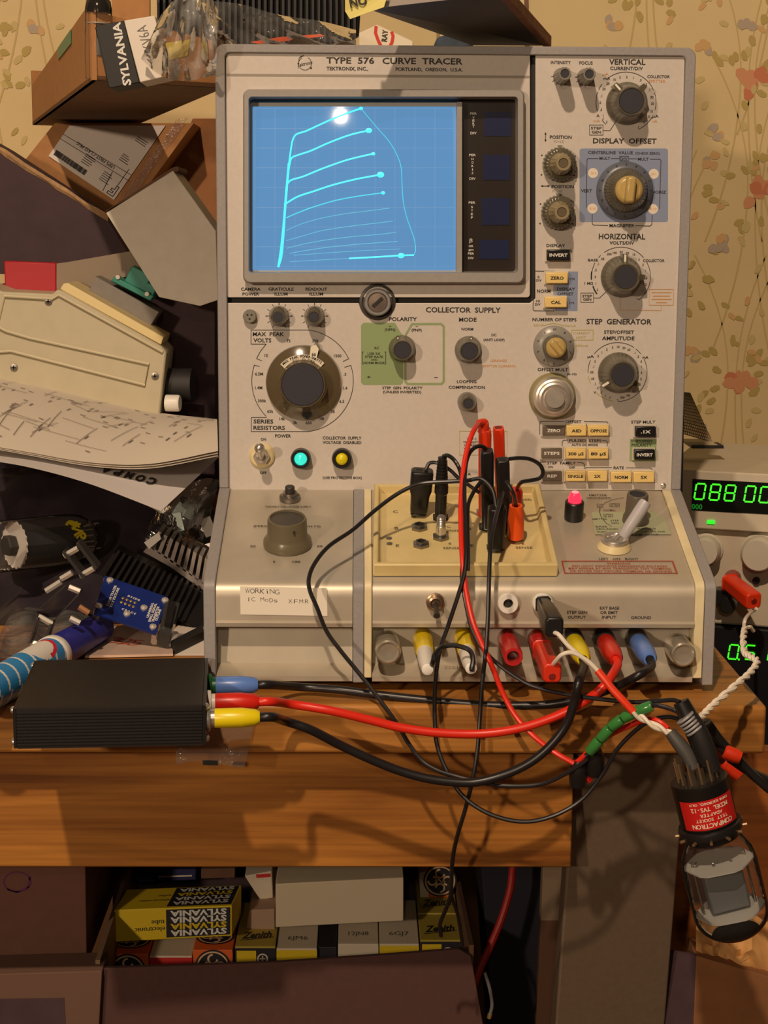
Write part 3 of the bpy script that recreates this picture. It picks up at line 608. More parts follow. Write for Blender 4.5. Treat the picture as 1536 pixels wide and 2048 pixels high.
def finger(o, r, h0, h1, a, k):
    a = math.radians(a); d = V((math.sin(a), 0, math.cos(a))); s = V((math.cos(a), 0, -math.sin(a))); b = MB()
    b.lathe([(r * pm, h0), (r * pm, h0 + .004), (r * pm * .94, h0 + .006), (r * pm * .3, h0 + .0062)], o, OUT, 40)
    for sg in (-1, 1):                           # scalloped finger grip: a central rib between two flats
        pass
    b.hexa([o + OUT * (h0 + .005) + d * (u * r * pm * .93) + s * (v * r * pm * .34) for u, v in ((-1, -1), (1, -1), (1, 1), (-1, 1))], OUT * (h1 - h0 - .005))
    return b.build('finger_knob', M_gold, k, bevel=.0016)
finger(o, 27, .015, .027, 4, k)
b = MB()
for i in range(16):
    a = i * 22.5; p = arc(1249, 381, 50, a, a, 1)[0]; c = o + V(((p[0] - 1249) * pm, -.0049, (381 - p[1]) * pm)); d = V((math.sin(math.radians(a)), 0, math.cos(math.radians(a)))); s = V((d.z, 0, -d.x))
    b.text(str((5 - i) if i <= 5 else abs(i - 5) % 10), c, s, d, 5.5 * pm, None, .01)
b.build('dial_lettering', mat('dial_ink', S(38, 38, 44), .5), k, smooth=0)
k = knob(1107, 692, [(40, 0), (41, 1), (39.5, 3), (30, 5), (24, 5.4)], mat('grey_dial', S(150, 146, 138), .3, noise=.15, nscale=30), None)
o = PP(1107, 692); b = MB(); b.lathe([(24 * pm, .0054), (23 * pm, .010), (20 * pm, .012)], o, OUT, 40); b.build('knob_collar', M_olive, k); finger(o, 20, .012, .020, -40, k)
b = MB()
for i in range(10):
    a = i * 36; p = arc(1107, 692, 33.5, a, a, 1)[0]; c = o + V(((p[0] - 1107) * pm, -.0047, (692 - p[1]) * pm)); d = V((math.sin(math.radians(a)), 0, math.cos(math.radians(a)))); b.text(str(10 - i), c, V((d.z, 0, -d.x)), d, 5.5 * pm, None, .01)
b.build('dial_lettering', M_ink, k, smooth=0)
k = knob(1104, 792, [(46, 0), (47, 1), (46, 3), (43, 4), (40, 4)], mat('olive_dial_ring', S(140, 132, 92), .4), None, name='offset_dial')
o = PP(1104, 792); b = MB(); b.lathe([(40.5 * pm, .004), (40 * pm, .010), (37 * pm, .0125), (33 * pm, .013), (31 * pm, .0145), (27 * pm, .015), (24 * pm, .0125), (20 * pm, .0125), (19 * pm, .017), (18.2 * pm, .0178), (0, .0178)], o, OUT, 64)
b.build('turns_counter', mat('turned_chrome', S(214, 206, 196), .34, .7, noise=.08, nscale=240), k, smooth=25)
md = [(26, 0), (27, 1), (26.5, 2.5), (23, 5), (20.5, 13), (18.5, 15), (17, 15), (16.5, 14.6)]
knob(804, 697, md, M_olive, (16.5, 14.6, M_cap), pointer=(-22, 19, 27, 1.5, 6.5), lobes=((-22, 14, 28, 4, 1, 6.5),)); knob(936, 699, md, M_olive, (16.5, 14.6, M_cap), pointer=(12, 19, 27, 1.5, 6.5), lobes=((12, 14, 28, 4, 1, 6.5),))
sk = [(19, 0), (19.5, 1), (18, 4), (14.5, 12), (12.5, 13.5), (10, 13.5), (9.5, 13.1)]
knob(934, 803, sk, M_olive, (9.5, 13.1, M_cap)); knob(558, 632, [(r * 1.05, h) for r, h in sk], M_olive, (11, 13.3, M_cap)); knob(629, 632, [(r * 1.05, h) for r, h in sk], M_olive, (10, 13.3, M_cap))
# the large peak-voltage knob with its two arrows and power scale
k = knob(607, 765, [(74, 0), (75.5, 1.5), (74, 3.5), (60, 6), (50, 7), (47, 8), (45, 16), (44, 17.5), (42.5, 17.5), (42, 17)], mat('clear_olive_skirt', S(96, 84, 62), .16, coat=.4, noise=.12, nscale=12), (42, 17, M_cap), name='peak_volts_knob', seg=72)
o = PP(607, 765); q = lambda x, y, h: o + V(((x - 607) * pm, -h, (765 - y) * pm))
b = MB(); b.stroke([q(*p, .0078) for p in arc(607, 768, 55, -48, 44, 20)], 12 * pm, (0, -1, 0)); b.poly([q(620, 712, .0079), (q(634, 714, .0079)), q(638, 696, .0068), q(632, 688, .0062), q(622, 692, .0066)])
b.build('power_scale', mat('scale_cream', S(222, 212, 190), .5), k, smooth=0)
b = MB()
for i, ch in enumerate('MAX PEAK POWER-WATTS'):
    a = math.radians(-42 + 80 * i / 19); d = V((math.sin(a), 0, math.cos(a))); b.text(ch, q(607 + 57.5 * d.x, 768 - 57.5 * d.z, .0081), V((d.z, 0, -d.x)), d, 5 * pm, None, .02)
for i, ch in enumerate('PULL TO TURN'):
    a = math.radians(-22 + 46 * i / 11); d = V((math.sin(a), 0, math.cos(a))); b.text(ch, q(607 + 51.5 * d.x, 768 - 51.5 * d.z, .0081), V((d.z, 0, -d.x)), d, 3.6 * pm, None, .02)
b.text('50', q(628, 707, .0082), XR, ZU, 6 * pm, None, .02)
b.build('scale_lettering', M_ink, k, smooth=0)
b = MB(); b.prism([q(*p, .0064) for p in ((606, 822), (623, 822), (623, 828), (615, 836), (606, 830))], (0, -.0015, 0)); b.stroke([q(*p, .0083) for p in ((605, 822), (605, 831), (615, 837), (624, 829), (624, 822))], 1.2 * pm, (0, -1, 0)); b.build('pointer', M_black, k, smooth=0)
b = MB(); b.prism([q(*p, .002) for p in ((624, 700), (642, 700), (638, 688), (631, 683))], (0, -.002, 0)); b.build('pointer', M_greyk, k, smooth=0)
# push buttons
M_gbtn = mat('grey_button', S(104, 92, 80), .4); M_cbtn = mat('cream_button', S(232, 202, 128), .4); M_kbtn = mat('black_button', S(26, 24, 26), .3)
M_btnbez = mat('button_bezel', S(206, 198, 182), .45)
def button(t, x0, y0, x1, y1, m, white=False, hh=.006, depth=0, ts=6.2):
    k = hh / (YP + .9776); cx, cy = 716, 458
    sh = lambda x, y: (x - (x - cx) * k, y - (y - cy) * k)      # base of a button whose face is seen at x, y
    f0 = [P(x, y, YP - hh) for x, y in ((x0, y1), (x1, y1), (x1, y0), (x0, y0))]
    b = MB(); b.hexa(f0, (0, hh - .0003, 0)); o = b.build('push_button', m, tr, bevel=.0006)
    b = MB(); g = .0007; lo = [p + V((sx * g, hh - .0016, sz * g)) for p, sx, sz in zip(f0, (-1, 1, 1, -1), (-1, -1, 1, 1))]; b.hexa(lo, (0, .0014, 0)); b.build('button_bezel', M_btnbez, o, smooth=0)
    b = MB(); w = min((x1 - x0) * .78, len(t) * 6.6); b.text(t, P((x0 + x1) / 2, (y0 + y1) / 2, YP - hh - .0002), XR, ZU, ts * pm, w * pm, .03); b.build('button_lettering', M_white_ink if white else M_ink, o, smooth=0)
for a in [('INVERT', 1094, 499, 1140, 521, M_kbtn, True), ('ZERO', 1092, 545, 1136, 567, M_cbtn), ('CAL', 1090, 594, 1134, 615, M_cbtn), ('ZERO', 1085, 851, 1130, 871, M_gbtn, True, .003), ('AID', 1133, 851, 1173, 872, M_cbtn), ('OPPOSE', 1176, 851, 1218, 872, M_cbtn),
          ('STEPS', 1083, 896, 1124, 917, M_gbtn, True, .003), ('300 µS', 1132, 897, 1172, 918, M_cbtn), ('80 µS', 1177, 897, 1217, 918, M_cbtn), ('REP', 1085, 942, 1124, 962, M_gbtn, True, .003), ('SINGLE', 1131, 942, 1171, 963, M_cbtn), ('2X', 1175, 942, 1215, 963, M_cbtn),
          ('NORM', 1222, 944, 1263, 965, M_cbtn), ('5X', 1267, 944, 1309, 965, M_cbtn), ('.1X', 1271, 853, 1312, 874, M_kbtn, True), ('INVERT', 1269, 899, 1310, 920, M_kbtn, True)]: button(*a)
# lamps, power switch, socket, lock, screw
def lens_lamp(x, y, m, lit=False):
    o = PP(x, y); b = MB(); b.lathe([(20 * pm, 0), (20.5 * pm, .006), (19 * pm, .0085), (13.5 * pm, .0085), (12.5 * pm, .0065)], o, OUT, 36); k = b.build('lamp_bezel', M_black, tr)
    b = MB(); b.lathe([(12.5 * pm, .0064), (12 * pm, .0085), (8 * pm, .0098), (0, .0102)], o, OUT, 28); b.build('lamp_lens', m, k, smooth=60)
lens_lamp(602, 915, mat('lit_green_lens', S(20, 90, 80), .25, emit=S(60, 240, 212), estr=.95)); lens_lamp(684, 915, mat('yellow_lens', S(226, 210, 20), .3))
o = PP(524, 911); b = MB(); b.lathe([(26 * pm, 0), (26 * pm, .0012), (22 * pm, .0025), (17 * pm, .0025)], o, OUT, 36); k = b.build('power_switch', M_cream, tr)
b = MB(); b.lathe([(17 * pm, .0025), (17 * pm, .005), (13 * pm, .0065), (9 * pm, .0065)], o, OUT, 6); b.lathe([(12 * pm, .0065), (10 * pm, .010), (6 * pm, .0105)], o, OUT, 24); b.build('switch_bushing', M_steel, k)
b = MB(); p1 = o + V((0, -.009, 0)); p2 = o + V((-.0003, -.022, .0075)); b.tube([p1, (p1 + p2) / 2, p2], lambda t: .0018 + .0016 * t, 14); b.sphere(p2, .0034, 16, 10); b.build('switch_lever', M_steel, k)
o = PP(500, 632); b = MB(); b.lathe([(13.5 * pm, 0), (13.5 * pm, .004), (12 * pm, .005)], o, OUT, 28); k = b.build('camera_socket', M_greyk, tr)
b = MB()
for dx, dz in ((-4, 3), (4, 3), (0, -5)): b.lathe([(2 * pm, .0051), (1.6 * pm, .0053)], o + V((dx * pm, 0, dz * pm)), OUT, 10)
b.build('socket_holes', M_gap, k)
o = PP(755, 604); b = MB(); b.lathe([(36 * pm, -.001), (36 * pm, .0006), (31 * pm, .0012), (30 * pm, -.0005)], o, OUT, 40); k = b.build('panel_lock', mat('dark_lock_ring', S(70, 66, 62), .4), tr)
b = MB(); b.lathe([(27 * pm, 0), (27 * pm, .005), (24.5 * pm, .007), (20.5 * pm, .007), (20 * pm, .0062)], o, OUT, 36); b.build('lock_collar', mat('lock_collar_metal', S(160, 158, 158), .35, .6), k)
b = MB(); b.lathe([(19.5 * pm, .005), (19.5 * pm, .0064), (18 * pm, .0070), (0, .0072)], o, OUT, 32); lk = b.build('lock_screw', mat('lock_screw_metal', S(188, 170, 156), .3, 1), k)
b = MB(); d = V((.74, 0, .67)); s = V((.67, 0, -.74)); b.hexa([o + OUT * .00715 + d * (u * .0042) + s * (v * .0012) for u, v in ((-1, -1), (1, -1), (1, 1), (-1, 1))], OUT * .0002); b.build('lock_slot', M_gap, lk, smooth=0)
o = PP(1326, 970); b = MB(); b.lathe([(5.5 * pm, 0), (5 * pm, .0012), (0, .0018)], o, OUT, 16); k = b.build('panel_screw', M_steel, tr)
# ------------------------------------------------------------------ controls on the sloping deck
def dk(mb, t, x0, x1, y, h, bold=.012):          # printing on the deck: x span in px, h in metres along the slope
    own = mb is None; mb = mb or MB(); c = PD((x0 + x1) / 2, y, .0002); mb.text(t, c, XR, DU, h, (PD(x1, y) - PD(x0, y)).length, bold)
    if own: mb.build('deck_lettering', M_ink, tr, smooth=0)
ink = MB()
dk(None, '(PERCENT OF PEAK VOLTS)', 507, 641, 1052, .0022); dk(None, '20', 500, 511, 1092, .0022); dk(None, '80', 634, 645, 1092, .0022); dk(None, '0', 546, 550, 1123, .0024); dk(None, '100', 585, 600, 1123, .0024)
dk(None, 'VARIABLE COLLECTOR SUPPLY', 530, 622, 1013, .0022)
for t, x0, x1, y in (('EMITTER', 1178, 1214, 990), ('GROUNDED', 1173, 1222, 995.5), ('STEP', 1193, 1208, 1009), ('GEN', 1194, 1206, 1013.5), ('OPEN', 1218, 1239, 1007.5), ('OR EXT', 1218, 1240, 1012), ('NORMAL', 1207, 1231, 1020), ('OPEN', 1206, 1226, 1029), ('OR EXT', 1206, 1227, 1033), ('EMITTER', 1185, 1214, 1038), ('STEP', 1221, 1238, 1041), ('GEN', 1222, 1237, 1046), ('BASE', 1191, 1214, 1053), ('GROUNDED', 1192, 1236, 1058), ('POLARITY', 1194, 1213, 1063.5), ('TRANSISTOR', 1274, 1312, 1057.5), ('COLLECTOR AND', 1273, 1330, 1063), ('STEP SWITCH', 1270, 1316, 1068), ('LEFT   OFF   RIGHT', 1198, 1277, 1117.5)):
    dk(None, t, x0, x1, y, .0022 if 'LEFT' not in t else .0026, .008)
ink.stroke([PD(*p, .0002) for p in ((1248, 995), (1225, 999), (1208, 1006))], .0004, DN); ink.build('deck_arc', M_ink, tr, smooth=0); ink = MB(); ink.stroke([PD(*p, .0002) for p in ((1200, 1015), (1199, 1024), (1203, 1035), (1213, 1047), (1224, 1053))], .0004, DN)
ink.build('deck_arc', M_ink, tr, smooth=0)
b = MB(); b.poly([PD(*p, .0001) for p in ((1183, 1024), (1310, 1024), (1328, 1034), (1343, 1069), (1190, 1069))]); b.build('printed_field', mat('pale_green_tint', S(168, 172, 140), .4), tr, smooth=0)
b = MB(); b.stroke([PD(*p, .0002) for p in ((1124, 1122), (1345, 1122), (1354, 1146), (1130, 1146))], .0009, DN, True)
dk(b, 'WARNING', 1213, 1260, 1126.5, .0022); dk(b, 'RED LIGHT INDICATES DANGEROUS VOLTAGES', 1144, 1334, 1131.5, .0022); dk(b, 'MAY APPEAR AT ANY TRANSISTOR TEST TERMINAL', 1137, 1343, 1136.5, .0022); dk(b, 'OR OTHER TEST FIXTURE TERMINAL OR GROUND', 1140, 1344, 1141.8, .0022)
b.build('warning_lettering', M_red_ink, tr, smooth=0)
def dlathe(x, y, prof, m, name, parent=tr, off=0, **k):
    b = MB(); b.lathe(prof, PD(x, y, off), DN, 40, (0, 1, 0), **k); return b.build(name, m, parent)
k = dlathe(575, 1090, [(.0145, 0), (.0148, .001), (.0146, .0035), (.0128, .006), (.0122, .0075), (.0119, .017), (.0113, .0185), (.0103, .0185), (.0101, .0176)], mat('variac_knob_plastic', S(106, 98, 78), .28, spec=.55), 'supply_knob')
dlathe(575, 1090, [(.0102, .0176), (.0099, .0178)], mat('variac_cap', S(76, 70, 62), .5), 'knob_cap', k)
b = MB(); c = PD(575, 1090) + DN * .0118; b.cyl(c + V((.0045, -.0112, -.0006)), c + V((.0046, -.0125, -.0008)), .0007); b.build('set_screw', M_gap, k)
k = dlathe(580, 998, [(.0068, 0), (.0068, .0022), (.0052, .0032), (.0046, .0032), (.0044, .005)], M_dsteel, 'reset_button'); dlathe(580, 998, [(.0031, .0034), (.0031, .0085), (.0027, .009)], M_greyk if 0 else mat('dark_button', S(52, 48, 46), .5), 'button_cap', k)
k = dlathe(1147, 1037, [(.0058, 0), (.0060, .001), (.0060, .0115), (.0054, .0122), (.0044, .0122)], M_black, 'warning_lamp')
dlathe(1147, 1037, [(.0042, .0122), (.0042, .0145), (.0034, .0160), (.0033, .0172), (.0024, .0184), (0, .0188)], mat('lit_red_lens', S(120, 10, 20), .25, emit=(1.0, .03, .07, 1), estr=1.5), 'lamp_lens', k)
dlathe(1147, 1037, [(.0022, .0185), (.0014, .0189), (0, .0190)], glow('lamp_filament', S(255, 150, 150), 1.2), 'lamp_tip', k)
k = dlathe(1271, 1043, [(.0083, 0), (.0084, .001), (.0080, .004), (.0070, .006), (.0067, .0185), (.0062, .0195), (.0050, .0195), (.0048, .0187)], mat('dark_grey_knob', S(96, 90, 78), .35), 'function_knob'); dlathe(1271, 1043, [(.0049, .0187), (.0047, .0189)], M_cap, 'knob_cap', k)
k = dlathe(1228, 1094, [(.0105, 0), (.0103, .0008), (.0078, .0042), (.0070, .0042)], M_cream, 'step_switch'); dlathe(1228, 1094, [(.0082, .0042), (.0084, .0046), (.0084, .0062), (.0076, .0068), (.0058, .0068), (.005, .0052)], M_steel, 'switch_nut', k)
b = MB(); p0 = PD(1228, 1094) + DN * .004; b.cyl(p0, onplane(1250, 1062, p0 + V((0, 0.004, 0)), (0, 1, 0)), .0022); b.build('switch_lever', M_steel, k)
pe = onplane(1292, 1003, p0 + V((0, .004, 0)), (0, 1, 0)); pb = onplane(1245, 1074, p0 + V((0, .002, 0)), (0, 1, 0))
b = MB(); b.lathe([(.0030, 0), (.0036, .001), (.0038, .012), (.0039, (pe - pb).length - .002), (.0034, (pe - pb).length), (.002, (pe - pb).length + .0004)], pb, pe - pb, 24); b.build('lever_sleeve', mat('milky_sleeve', S(206, 204, 208), .35, trans=.25), k)

# ------------------------------------------------------------------ plug-in test fixture tray
tray = MB(); TH = .0078
to = [PD(*p, TH) for p in ((746, 1129), (1117, 1129), (1080, 967), (748, 967))]
def inset(q, a, bt, c, d):                        # left, bottom, right, top insets in metres
    ux = (q[1] - q[0]).normalized(); uy = (q[3] - q[0]).normalized(); vx = (q[2] - q[1]).normalized()
    return [q[0] + ux * a + uy * bt, q[1] - ux * c + vx * bt, q[2] - ux * c - vx * d, q[3] + ux * a - uy * d]
ti = inset(to, .0030, .0036, .0034, .0026); tf = [p - DN * .0062 for p in inset(to, .0042, .0040, .0050, .0034)]
loft(tray, [[p - DN * (TH - .0002) for p in to], to, ti, tf], False, True)
fix = tray.build('fixture_tray', mat('yellowed_tray_plastic', S(214, 194, 136), .42, noise=.06, nscale=60), tr, bevel=.0009)
PF = lambda x, y, o=0: PD(x, y, TH - .0062 + o)
M_gink = mat('grey_ink', S(86, 78, 62), .6)
def fk(t, x, y, h=.0026): b = MB(); b.text(t, PF(x, y, .0002), XR, DU, h, None, .01); b.build('tray_lettering', M_gink, fix, smooth=0)
for t, x, y, h in (('C', 791, 1023, .0036), ('B', 793, 1056, .0036), ('E', 795, 1091, .0036), ('B', 939, 1057, .0036), ('E', 944, 1091, .0036), ('C', 897, 1053, .0028), ('SENSE', 903, 1061, .0026), ('E', 900, 1087, .0028), ('SENSE', 903, 1096, .0028), ('E', 1046, 1087, .0028), ('SENSE', 1048, 1095, .0028), ('(SENSE)', 1045, 999, .0026)): fk(t, x, y, h)
for x, y in ((778, 1077), (779, 1088)):
    b = MB(); b.lathe([(.0019, 0), (.0018, .0006), (0, .0009)], PF(x, y), DN, 14); b.build('tray_screw', M_dsteel, fix)
def hexjack(x, y, m=M_dsteel):
    b = MB(); o = PF(x, y); b.lathe([(.0054, 0), (.0054, .0018), (.0034, .0022), (.0034, .0032), (.0022, .0032), (.0021, .0012)], o, DN, 6, (1, 0, 0)); k = b.build('tray_jack', m, fix, smooth=20)
    b = MB(); b.lathe([(.0021, .0014), (.0019, .0015)], o, DN, 16); b.build('jack_hole', M_gap, k)
hexjack(838.5, 1057); hexjack(842, 1091)
for x, y in ((837, 1026), (881, 1037), (881.5, 1076), (968, 1027), (973, 1056), (991, 1095), (1031, 1077), (1031, 1004)): hexjack(x, y, M_blackm if (x, y) in ((881, 1037), (973, 1056)) else M_dsteel)
b = MB(); o = PF(881.5, 1076); b.lathe([(.0030, .003), (.0032, .004), (.0030, .0085), (.0026, .009), (.0026, .0095)] + [(.0029 if i % 2 else .0024, .0095 + .0006 * i) for i in range(9)] + [(.0022, .0152), (.0012, .0152)], o, DN, 20); b.build('threaded_post', M_steel, fix)

# ------------------------------------------------------------------ front face and recess
k = MB(); k.hexa([P(x, y, .0006) for x, y in ((481, 1229), (655, 1232), (654, 1176), (480, 1173))], (0, .0003, 0)); lab = k.build('paper_label', mat('white_paper_label', S(236, 228, 212), .7), tr, smooth=0)
b = MB()
def hand(t, x0, x1, y, h):
    n = len(t)
    for i, ch in enumerate(t):
        if ch == ' ': continue
        a = random.uniform(-.12, .12); b.text(ch, P(x0 + (x1 - x0) * (i + .5) / n, y + random.uniform(-.8, .8) + i * .35, .0005), V((math.cos(a), 0, math.sin(a))), V((-math.sin(a), 0, math.cos(a))), h * ppm(0), h * .85 * ppm(0) if ch not in 'Ii' else h * (.16 if ch == 'I' else .2) * ppm(0), -.012)
hand('WORKiNG', 490, 559, 1181, 11); hand('IC MoDs', 493, 556, 1198, 9); hand('XFMR', 575, 619, 1202, 9)
b.build('handwriting', mat('pen_ink', S(70, 64, 62), .6), lab, smooth=0)
b = MB()
for t, x0, x1, y in (('STEP GEN', 1133, 1175, 1224.6), ('OUTPUT', 1135, 1172, 1234.3), ('EXT BASE', 1199, 1239, 1216), ('OR EMIT', 1200, 1236, 1225), ('INPUT', 1203.5, 1233, 1234.3), ('GROUND', 1261.5, 1303, 1235)): b.text(t, P((x0 + x1) / 2, y, .0008), XR, ZU, 6.3 * ppm(0), (x1 - x0) * ppm(0), .02)
b.build('front_lettering', M_ink, tr, smooth=0)
def flathe(x, y, prof, m, name, parent=tr, Y=.001, seg=32, **kw):
    b = MB(); b.lathe(prof, P(x, y, Y), OUT, seg, ZU, **kw); return b.build(name, m, parent)
k = flathe(870, 1203, [(.0054, 0), (.0054, .002), (.0042, .0024), (.0042, .0055), (.003, .006), (.002, .0045)], mat('bronze_nut', S(150, 126, 104), .3, .8), 'mini_toggle', seg=12)
b = MB(); o = P(870, 1203, .001); b.tube([o + V((0, -.004, 0)), o + V((.0002, -.011, -.0025)), o + V((.0004, -.016, -.005))], lambda t: .0012 + .0008 * t, 12); b.build('toggle_lever', mat('grey_lever', S(80, 76, 72), .4, .6), k)
for x in (1015.5, 1084.5):
    k = flathe(x, 1205, [(.0060, 0), (.0062, .001), (.0062, .0035), (.0056, .0045), (.0030, .0045), (.0026, .002)], M_white, 'banana_jack'); flathe(x, 1205, [(.0028, .0022), (.0024, .0023)], M_gap, 'jack_hole', k)
RY = .014
for x, y in ((775, 1286), (1353, 1291)):
    k = flathe(x, y, [(.0078, 0), (.0078, .018), (.0072, .0222), (.0062, .0230), (.0050, .0216), (0, .0210)], mat('clear_bumper', S(188, 180, 164), .2, .55, coat=.5), 'post_bumper', Y=RY)
M_ypost = mat('yellow_post', S(214, 186, 22), .35); M_rpost = mat('red_post', S(186, 36, 36), .3)
flathe(845, 1275, [(.0052, 0), (.0060, .001), (.0060, .010), (.0054, .024), (.0052, .036), (.0048, .037)], M_ypost, 'binding_post', Y=RY, rib=9, amp=.02, seg=36, ribrange=(3, 4)); flathe(926, 1273, [(.0052, 0), (.0060, .001), (.0060, .010), (.0054, .024), (.0052, .036), (.0048, .037)], M_ypost, 'binding_post', Y=RY, rib=9, amp=.02, seg=36, ribrange=(3, 4))
k = flathe(1013, 1276, [(.0054, 0), (.0058, .001), (.0056, .018), (.0056, .044), (.0052, .046), (.0036, .046), (.0034, .034)], M_rpost, 'binding_post', Y=RY, rib=9, amp=.025, seg=36, ribrange=(2, 3)); flathe(1013, 1276, [(.0035, .036), (.003, .0362)], M_dsteel, 'post_bore', k, Y=RY)
flathe(1074, 1276, [(.0054, 0), (.0058, .001), (.0056, .018), (.0056, .030), (.0052, .032)], M_rpost, 'binding_post', Y=RY, rib=9, amp=.025, seg=36, ribrange=(2, 3))
for x in (1144, 1206, 1271): flathe(x, 1276, [(.0066, 0), (.0066, .008), (.0058, .012), (.0052, .012)], mat('black_jack_ring', S(40, 38, 38), .3), 'bnc_socket', Y=RY)
b = MB(); b.text('TEST  TERMINALS', P(905, 1335, .006), XR, ZU, .0018, .034, 0); b.build('faint_lettering', mat('worn_ink', S(130, 116, 94), .6), tr, smooth=0)
# ------------------------------------------------------------------ leads, plugs and the parts hanging on them
def proj(p):
    d = V(p) - CAM; z = d.dot(_f); return 768 + FPX * d.dot(_r) / z, 1024 + FPX * d.dot(_d) / z
def up_to(base, y, axis=DN):
    lo, hi = 0, .2
    for _ in range(40):
        mid = (lo + hi) / 2
        if proj(base + axis * mid)[1] > y: lo = mid
        else: hi = mid
    return base + axis * lo
def ends(bx, by, tx, ty):
    b0 = PF(bx, by, .0025); t0 = up_to(b0, ty); return b0, P(tx, ty, t0.y)
def boxplug(b, p0, p1, w, d, taper=.86, chin=0):
    a = (p1 - p0).normalized(); x = (V((1, 0, 0)) - a * a.x).normalized(); y = a.cross(x); L = (p1 - p0).length
    rows = [(0, .62), (.06, .78), (.42, .84), (.56, 1), (.96, 1), (1, .9)] if chin else [(0, taper), (.5, .96), (.95, 1), (1, .9)]
    loops = [[p0 + a * (L * t) + x * (sx * w / 2 * k) + y * (sy * d / 2 * k) for sx, sy in ((-1, -.7), (-.7, -1), (.7, -1), (1, -.7), (1, .7), (.7, 1), (-.7, 1), (-1, .7))] for t, k in rows]
    return loft(b, loops, True, True)
def hole(p0, p1, r, m, parent, name='plug_hole'):
    a = (p1 - p0).normalized(); h = MB(); h.lathe([(r, .0001), (r * .9, .0003)], p1, a, 14); return h.build(name, m, parent)
def W(*pts): return [P(x, y, Y) for x, y, Y in pts]
def lead(name, label, cat, group=None): return thing(name, (0, -.03, 0), label, cat, group)
RT = .00125
# red lead out of the tallest plug
t = lead('test_lead', 'thin red test lead falling from the tall red plug past the tray', 'cable')
b0, b1 = ends(968, 1027, 970, 858); b = MB(); boxplug(b, b0, b1, .0078, .0085); pl = b.build('stackable_plug', M_orangered, t, bevel=.0006); 
b = MB(); top = P(966, 845, b1.y - .002); b.tube([b1 + V((-.001, 0, -.002)), (b1 + top) / 2 + V((0, 0, .001)), top, P(957, 846, b1.y - .006)], lambda u: .0036 - .0016 * u, 14); b.build('strain_relief', M_orangered, pl)
b = MB(); b.tube(W((959, 845, b1.y - .005), (948, 860, .040), (938, 885, .034), (928, 930, .026), (922, 1000, .012), (922, 1060, -.002), (925, 1120, -.016), (932, 1180, -.024), (945, 1240, -.030), (965, 1290, -.034), (985, 1335, -.038), (1005, 1385, -.040), (1030, 1430, -.044), (1065, 1470, -.050), (1110, 1505, -.058), (1148, 1527, -.062)), .00155, 10); b.build('cable', M_wirer, t)
t = lead('banana_plug', 'short red stackable plug, right of the tallest red plug in the tray', 'plug')
b0, b1 = ends(1002, 1010, 997, 855); b = MB(); boxplug(b, b0, b1, .0070, .0075); pl = b.build('plug_body', M_orangered, t, bevel=.0006); hole(b0, b1, .0022, mat('dark_red_hole', S(120, 22, 12), .5), pl)
# black leads
t = lead('test_lead', 'black test lead from the tall black plug before the red ones, looping under the desk', 'cable')
b0, b1 = ends(975, 1054, 974, 900); b = MB(); boxplug(b, b0, b1, .0080, .0085); pl = b.build('stackable_plug', M_black, t, bevel=.0006)
b = MB(); b.tube(W((972, 897, b1.y), (962, 892, b1.y - .003), (950, 895, .040), (938, 908, .034), (931, 935, .026), (929, 990, .012), (932, 1060, -.004), (932, 1110, -.016), (928, 1150, -.022), (915, 1195, -.026), (895, 1255, -.028), (880, 1300, -.030), (872, 1350, -.032), (869, 1400, -.034), (870, 1450, -.037), (873, 1485, -.040), (888, 1530, -.044), (922, 1588, -.050), (975, 1626, -.055), (1040, 1643, -.058), (1100, 1634, -.060), (1160, 1602, -.062), (1203, 1552, -.064), (1238, 1494, -.068), (1290, 1447, -.074), (1335, 1434, -.080), (1372, 1442, -.086)), RT, 9); b.build('cable', M_wirek, t)
t = lead('test_lead', 'black test lead from the second tall black plug, dropping straight down and under the drawer', 'cable')
b0, b1 = ends(1009, 1060, 1005, 918); b = MB(); boxplug(b, b0, b1, .0082, .0085); pl = b.build('stackable_plug', M_black, t, bevel=.0006); hole(b0, b1, .0022, M_gap, pl)
b = MB(); b.tube(W((1005, 985, .036), (1000, 1005, .022), (990, 1040, .004), (983, 1075, -.010), (980, 1110, -.020), (978, 1160, -.027), (976, 1230, -.032), (972, 1300, -.036), (965, 1360, -.038), (960, 1430, -.040), (955, 1500, -.044), (945, 1560, -.046), (930, 1620, -.044), (915, 1670, -.038), (905, 1720, -.026), (901, 1790, -.010), (890, 1822, .004), (880, 1848, .012), (882, 1872, .018)), RT, 9); b.build('cable', M_wirek, t)
b = MB(); b.tube(W((901, 1788, -.010), (909, 1810, .0), (916, 1832, .008), (922, 1868, .018), (925, 1892, .024)), RT * .9, 8); b.build('cable_branch', M_wirek, t)
t = lead('test_lead', 'thin black lead sweeping left across the tray and down over the grey centre rail', 'cable')
b0, b1 = ends(991, 1094, 995, 1014); b = MB(); boxplug(b, b0, b1, .0110, .0095); b.build('stackable_plug', M_black, t, bevel=.0006)
b = MB(); b.tube(W((993, 1016, .030), (985, 980, .036), (963, 958, .040), (935, 961, .042), (902, 963, .044), (850, 966, .046), (819, 975, .044), (785, 994, .040), (746, 1024, .032), (705, 1060, .020), (658, 1092, .006), (630, 1126, -.006), (618, 1156, -.014), (620, 1182, -.016), (634, 1215, -.018), (653, 1262, -.020), (681, 1301, -.023), (712, 1339, -.026), (740, 1374, -.030), (779, 1426, -.036), (800, 1457, -.038), (818, 1488, -.040), (844, 1522, -.044), (875, 1541, -.048), (909, 1552, -.050), (950, 1562, -.053), (1000, 1571, -.055), (1052, 1572, -.058), (1091, 1566, -.060), (1130, 1548, -.063), (1168, 1524, -.066), (1178, 1508, -.066)), RT, 9); b.build('cable', M_wirek, t)
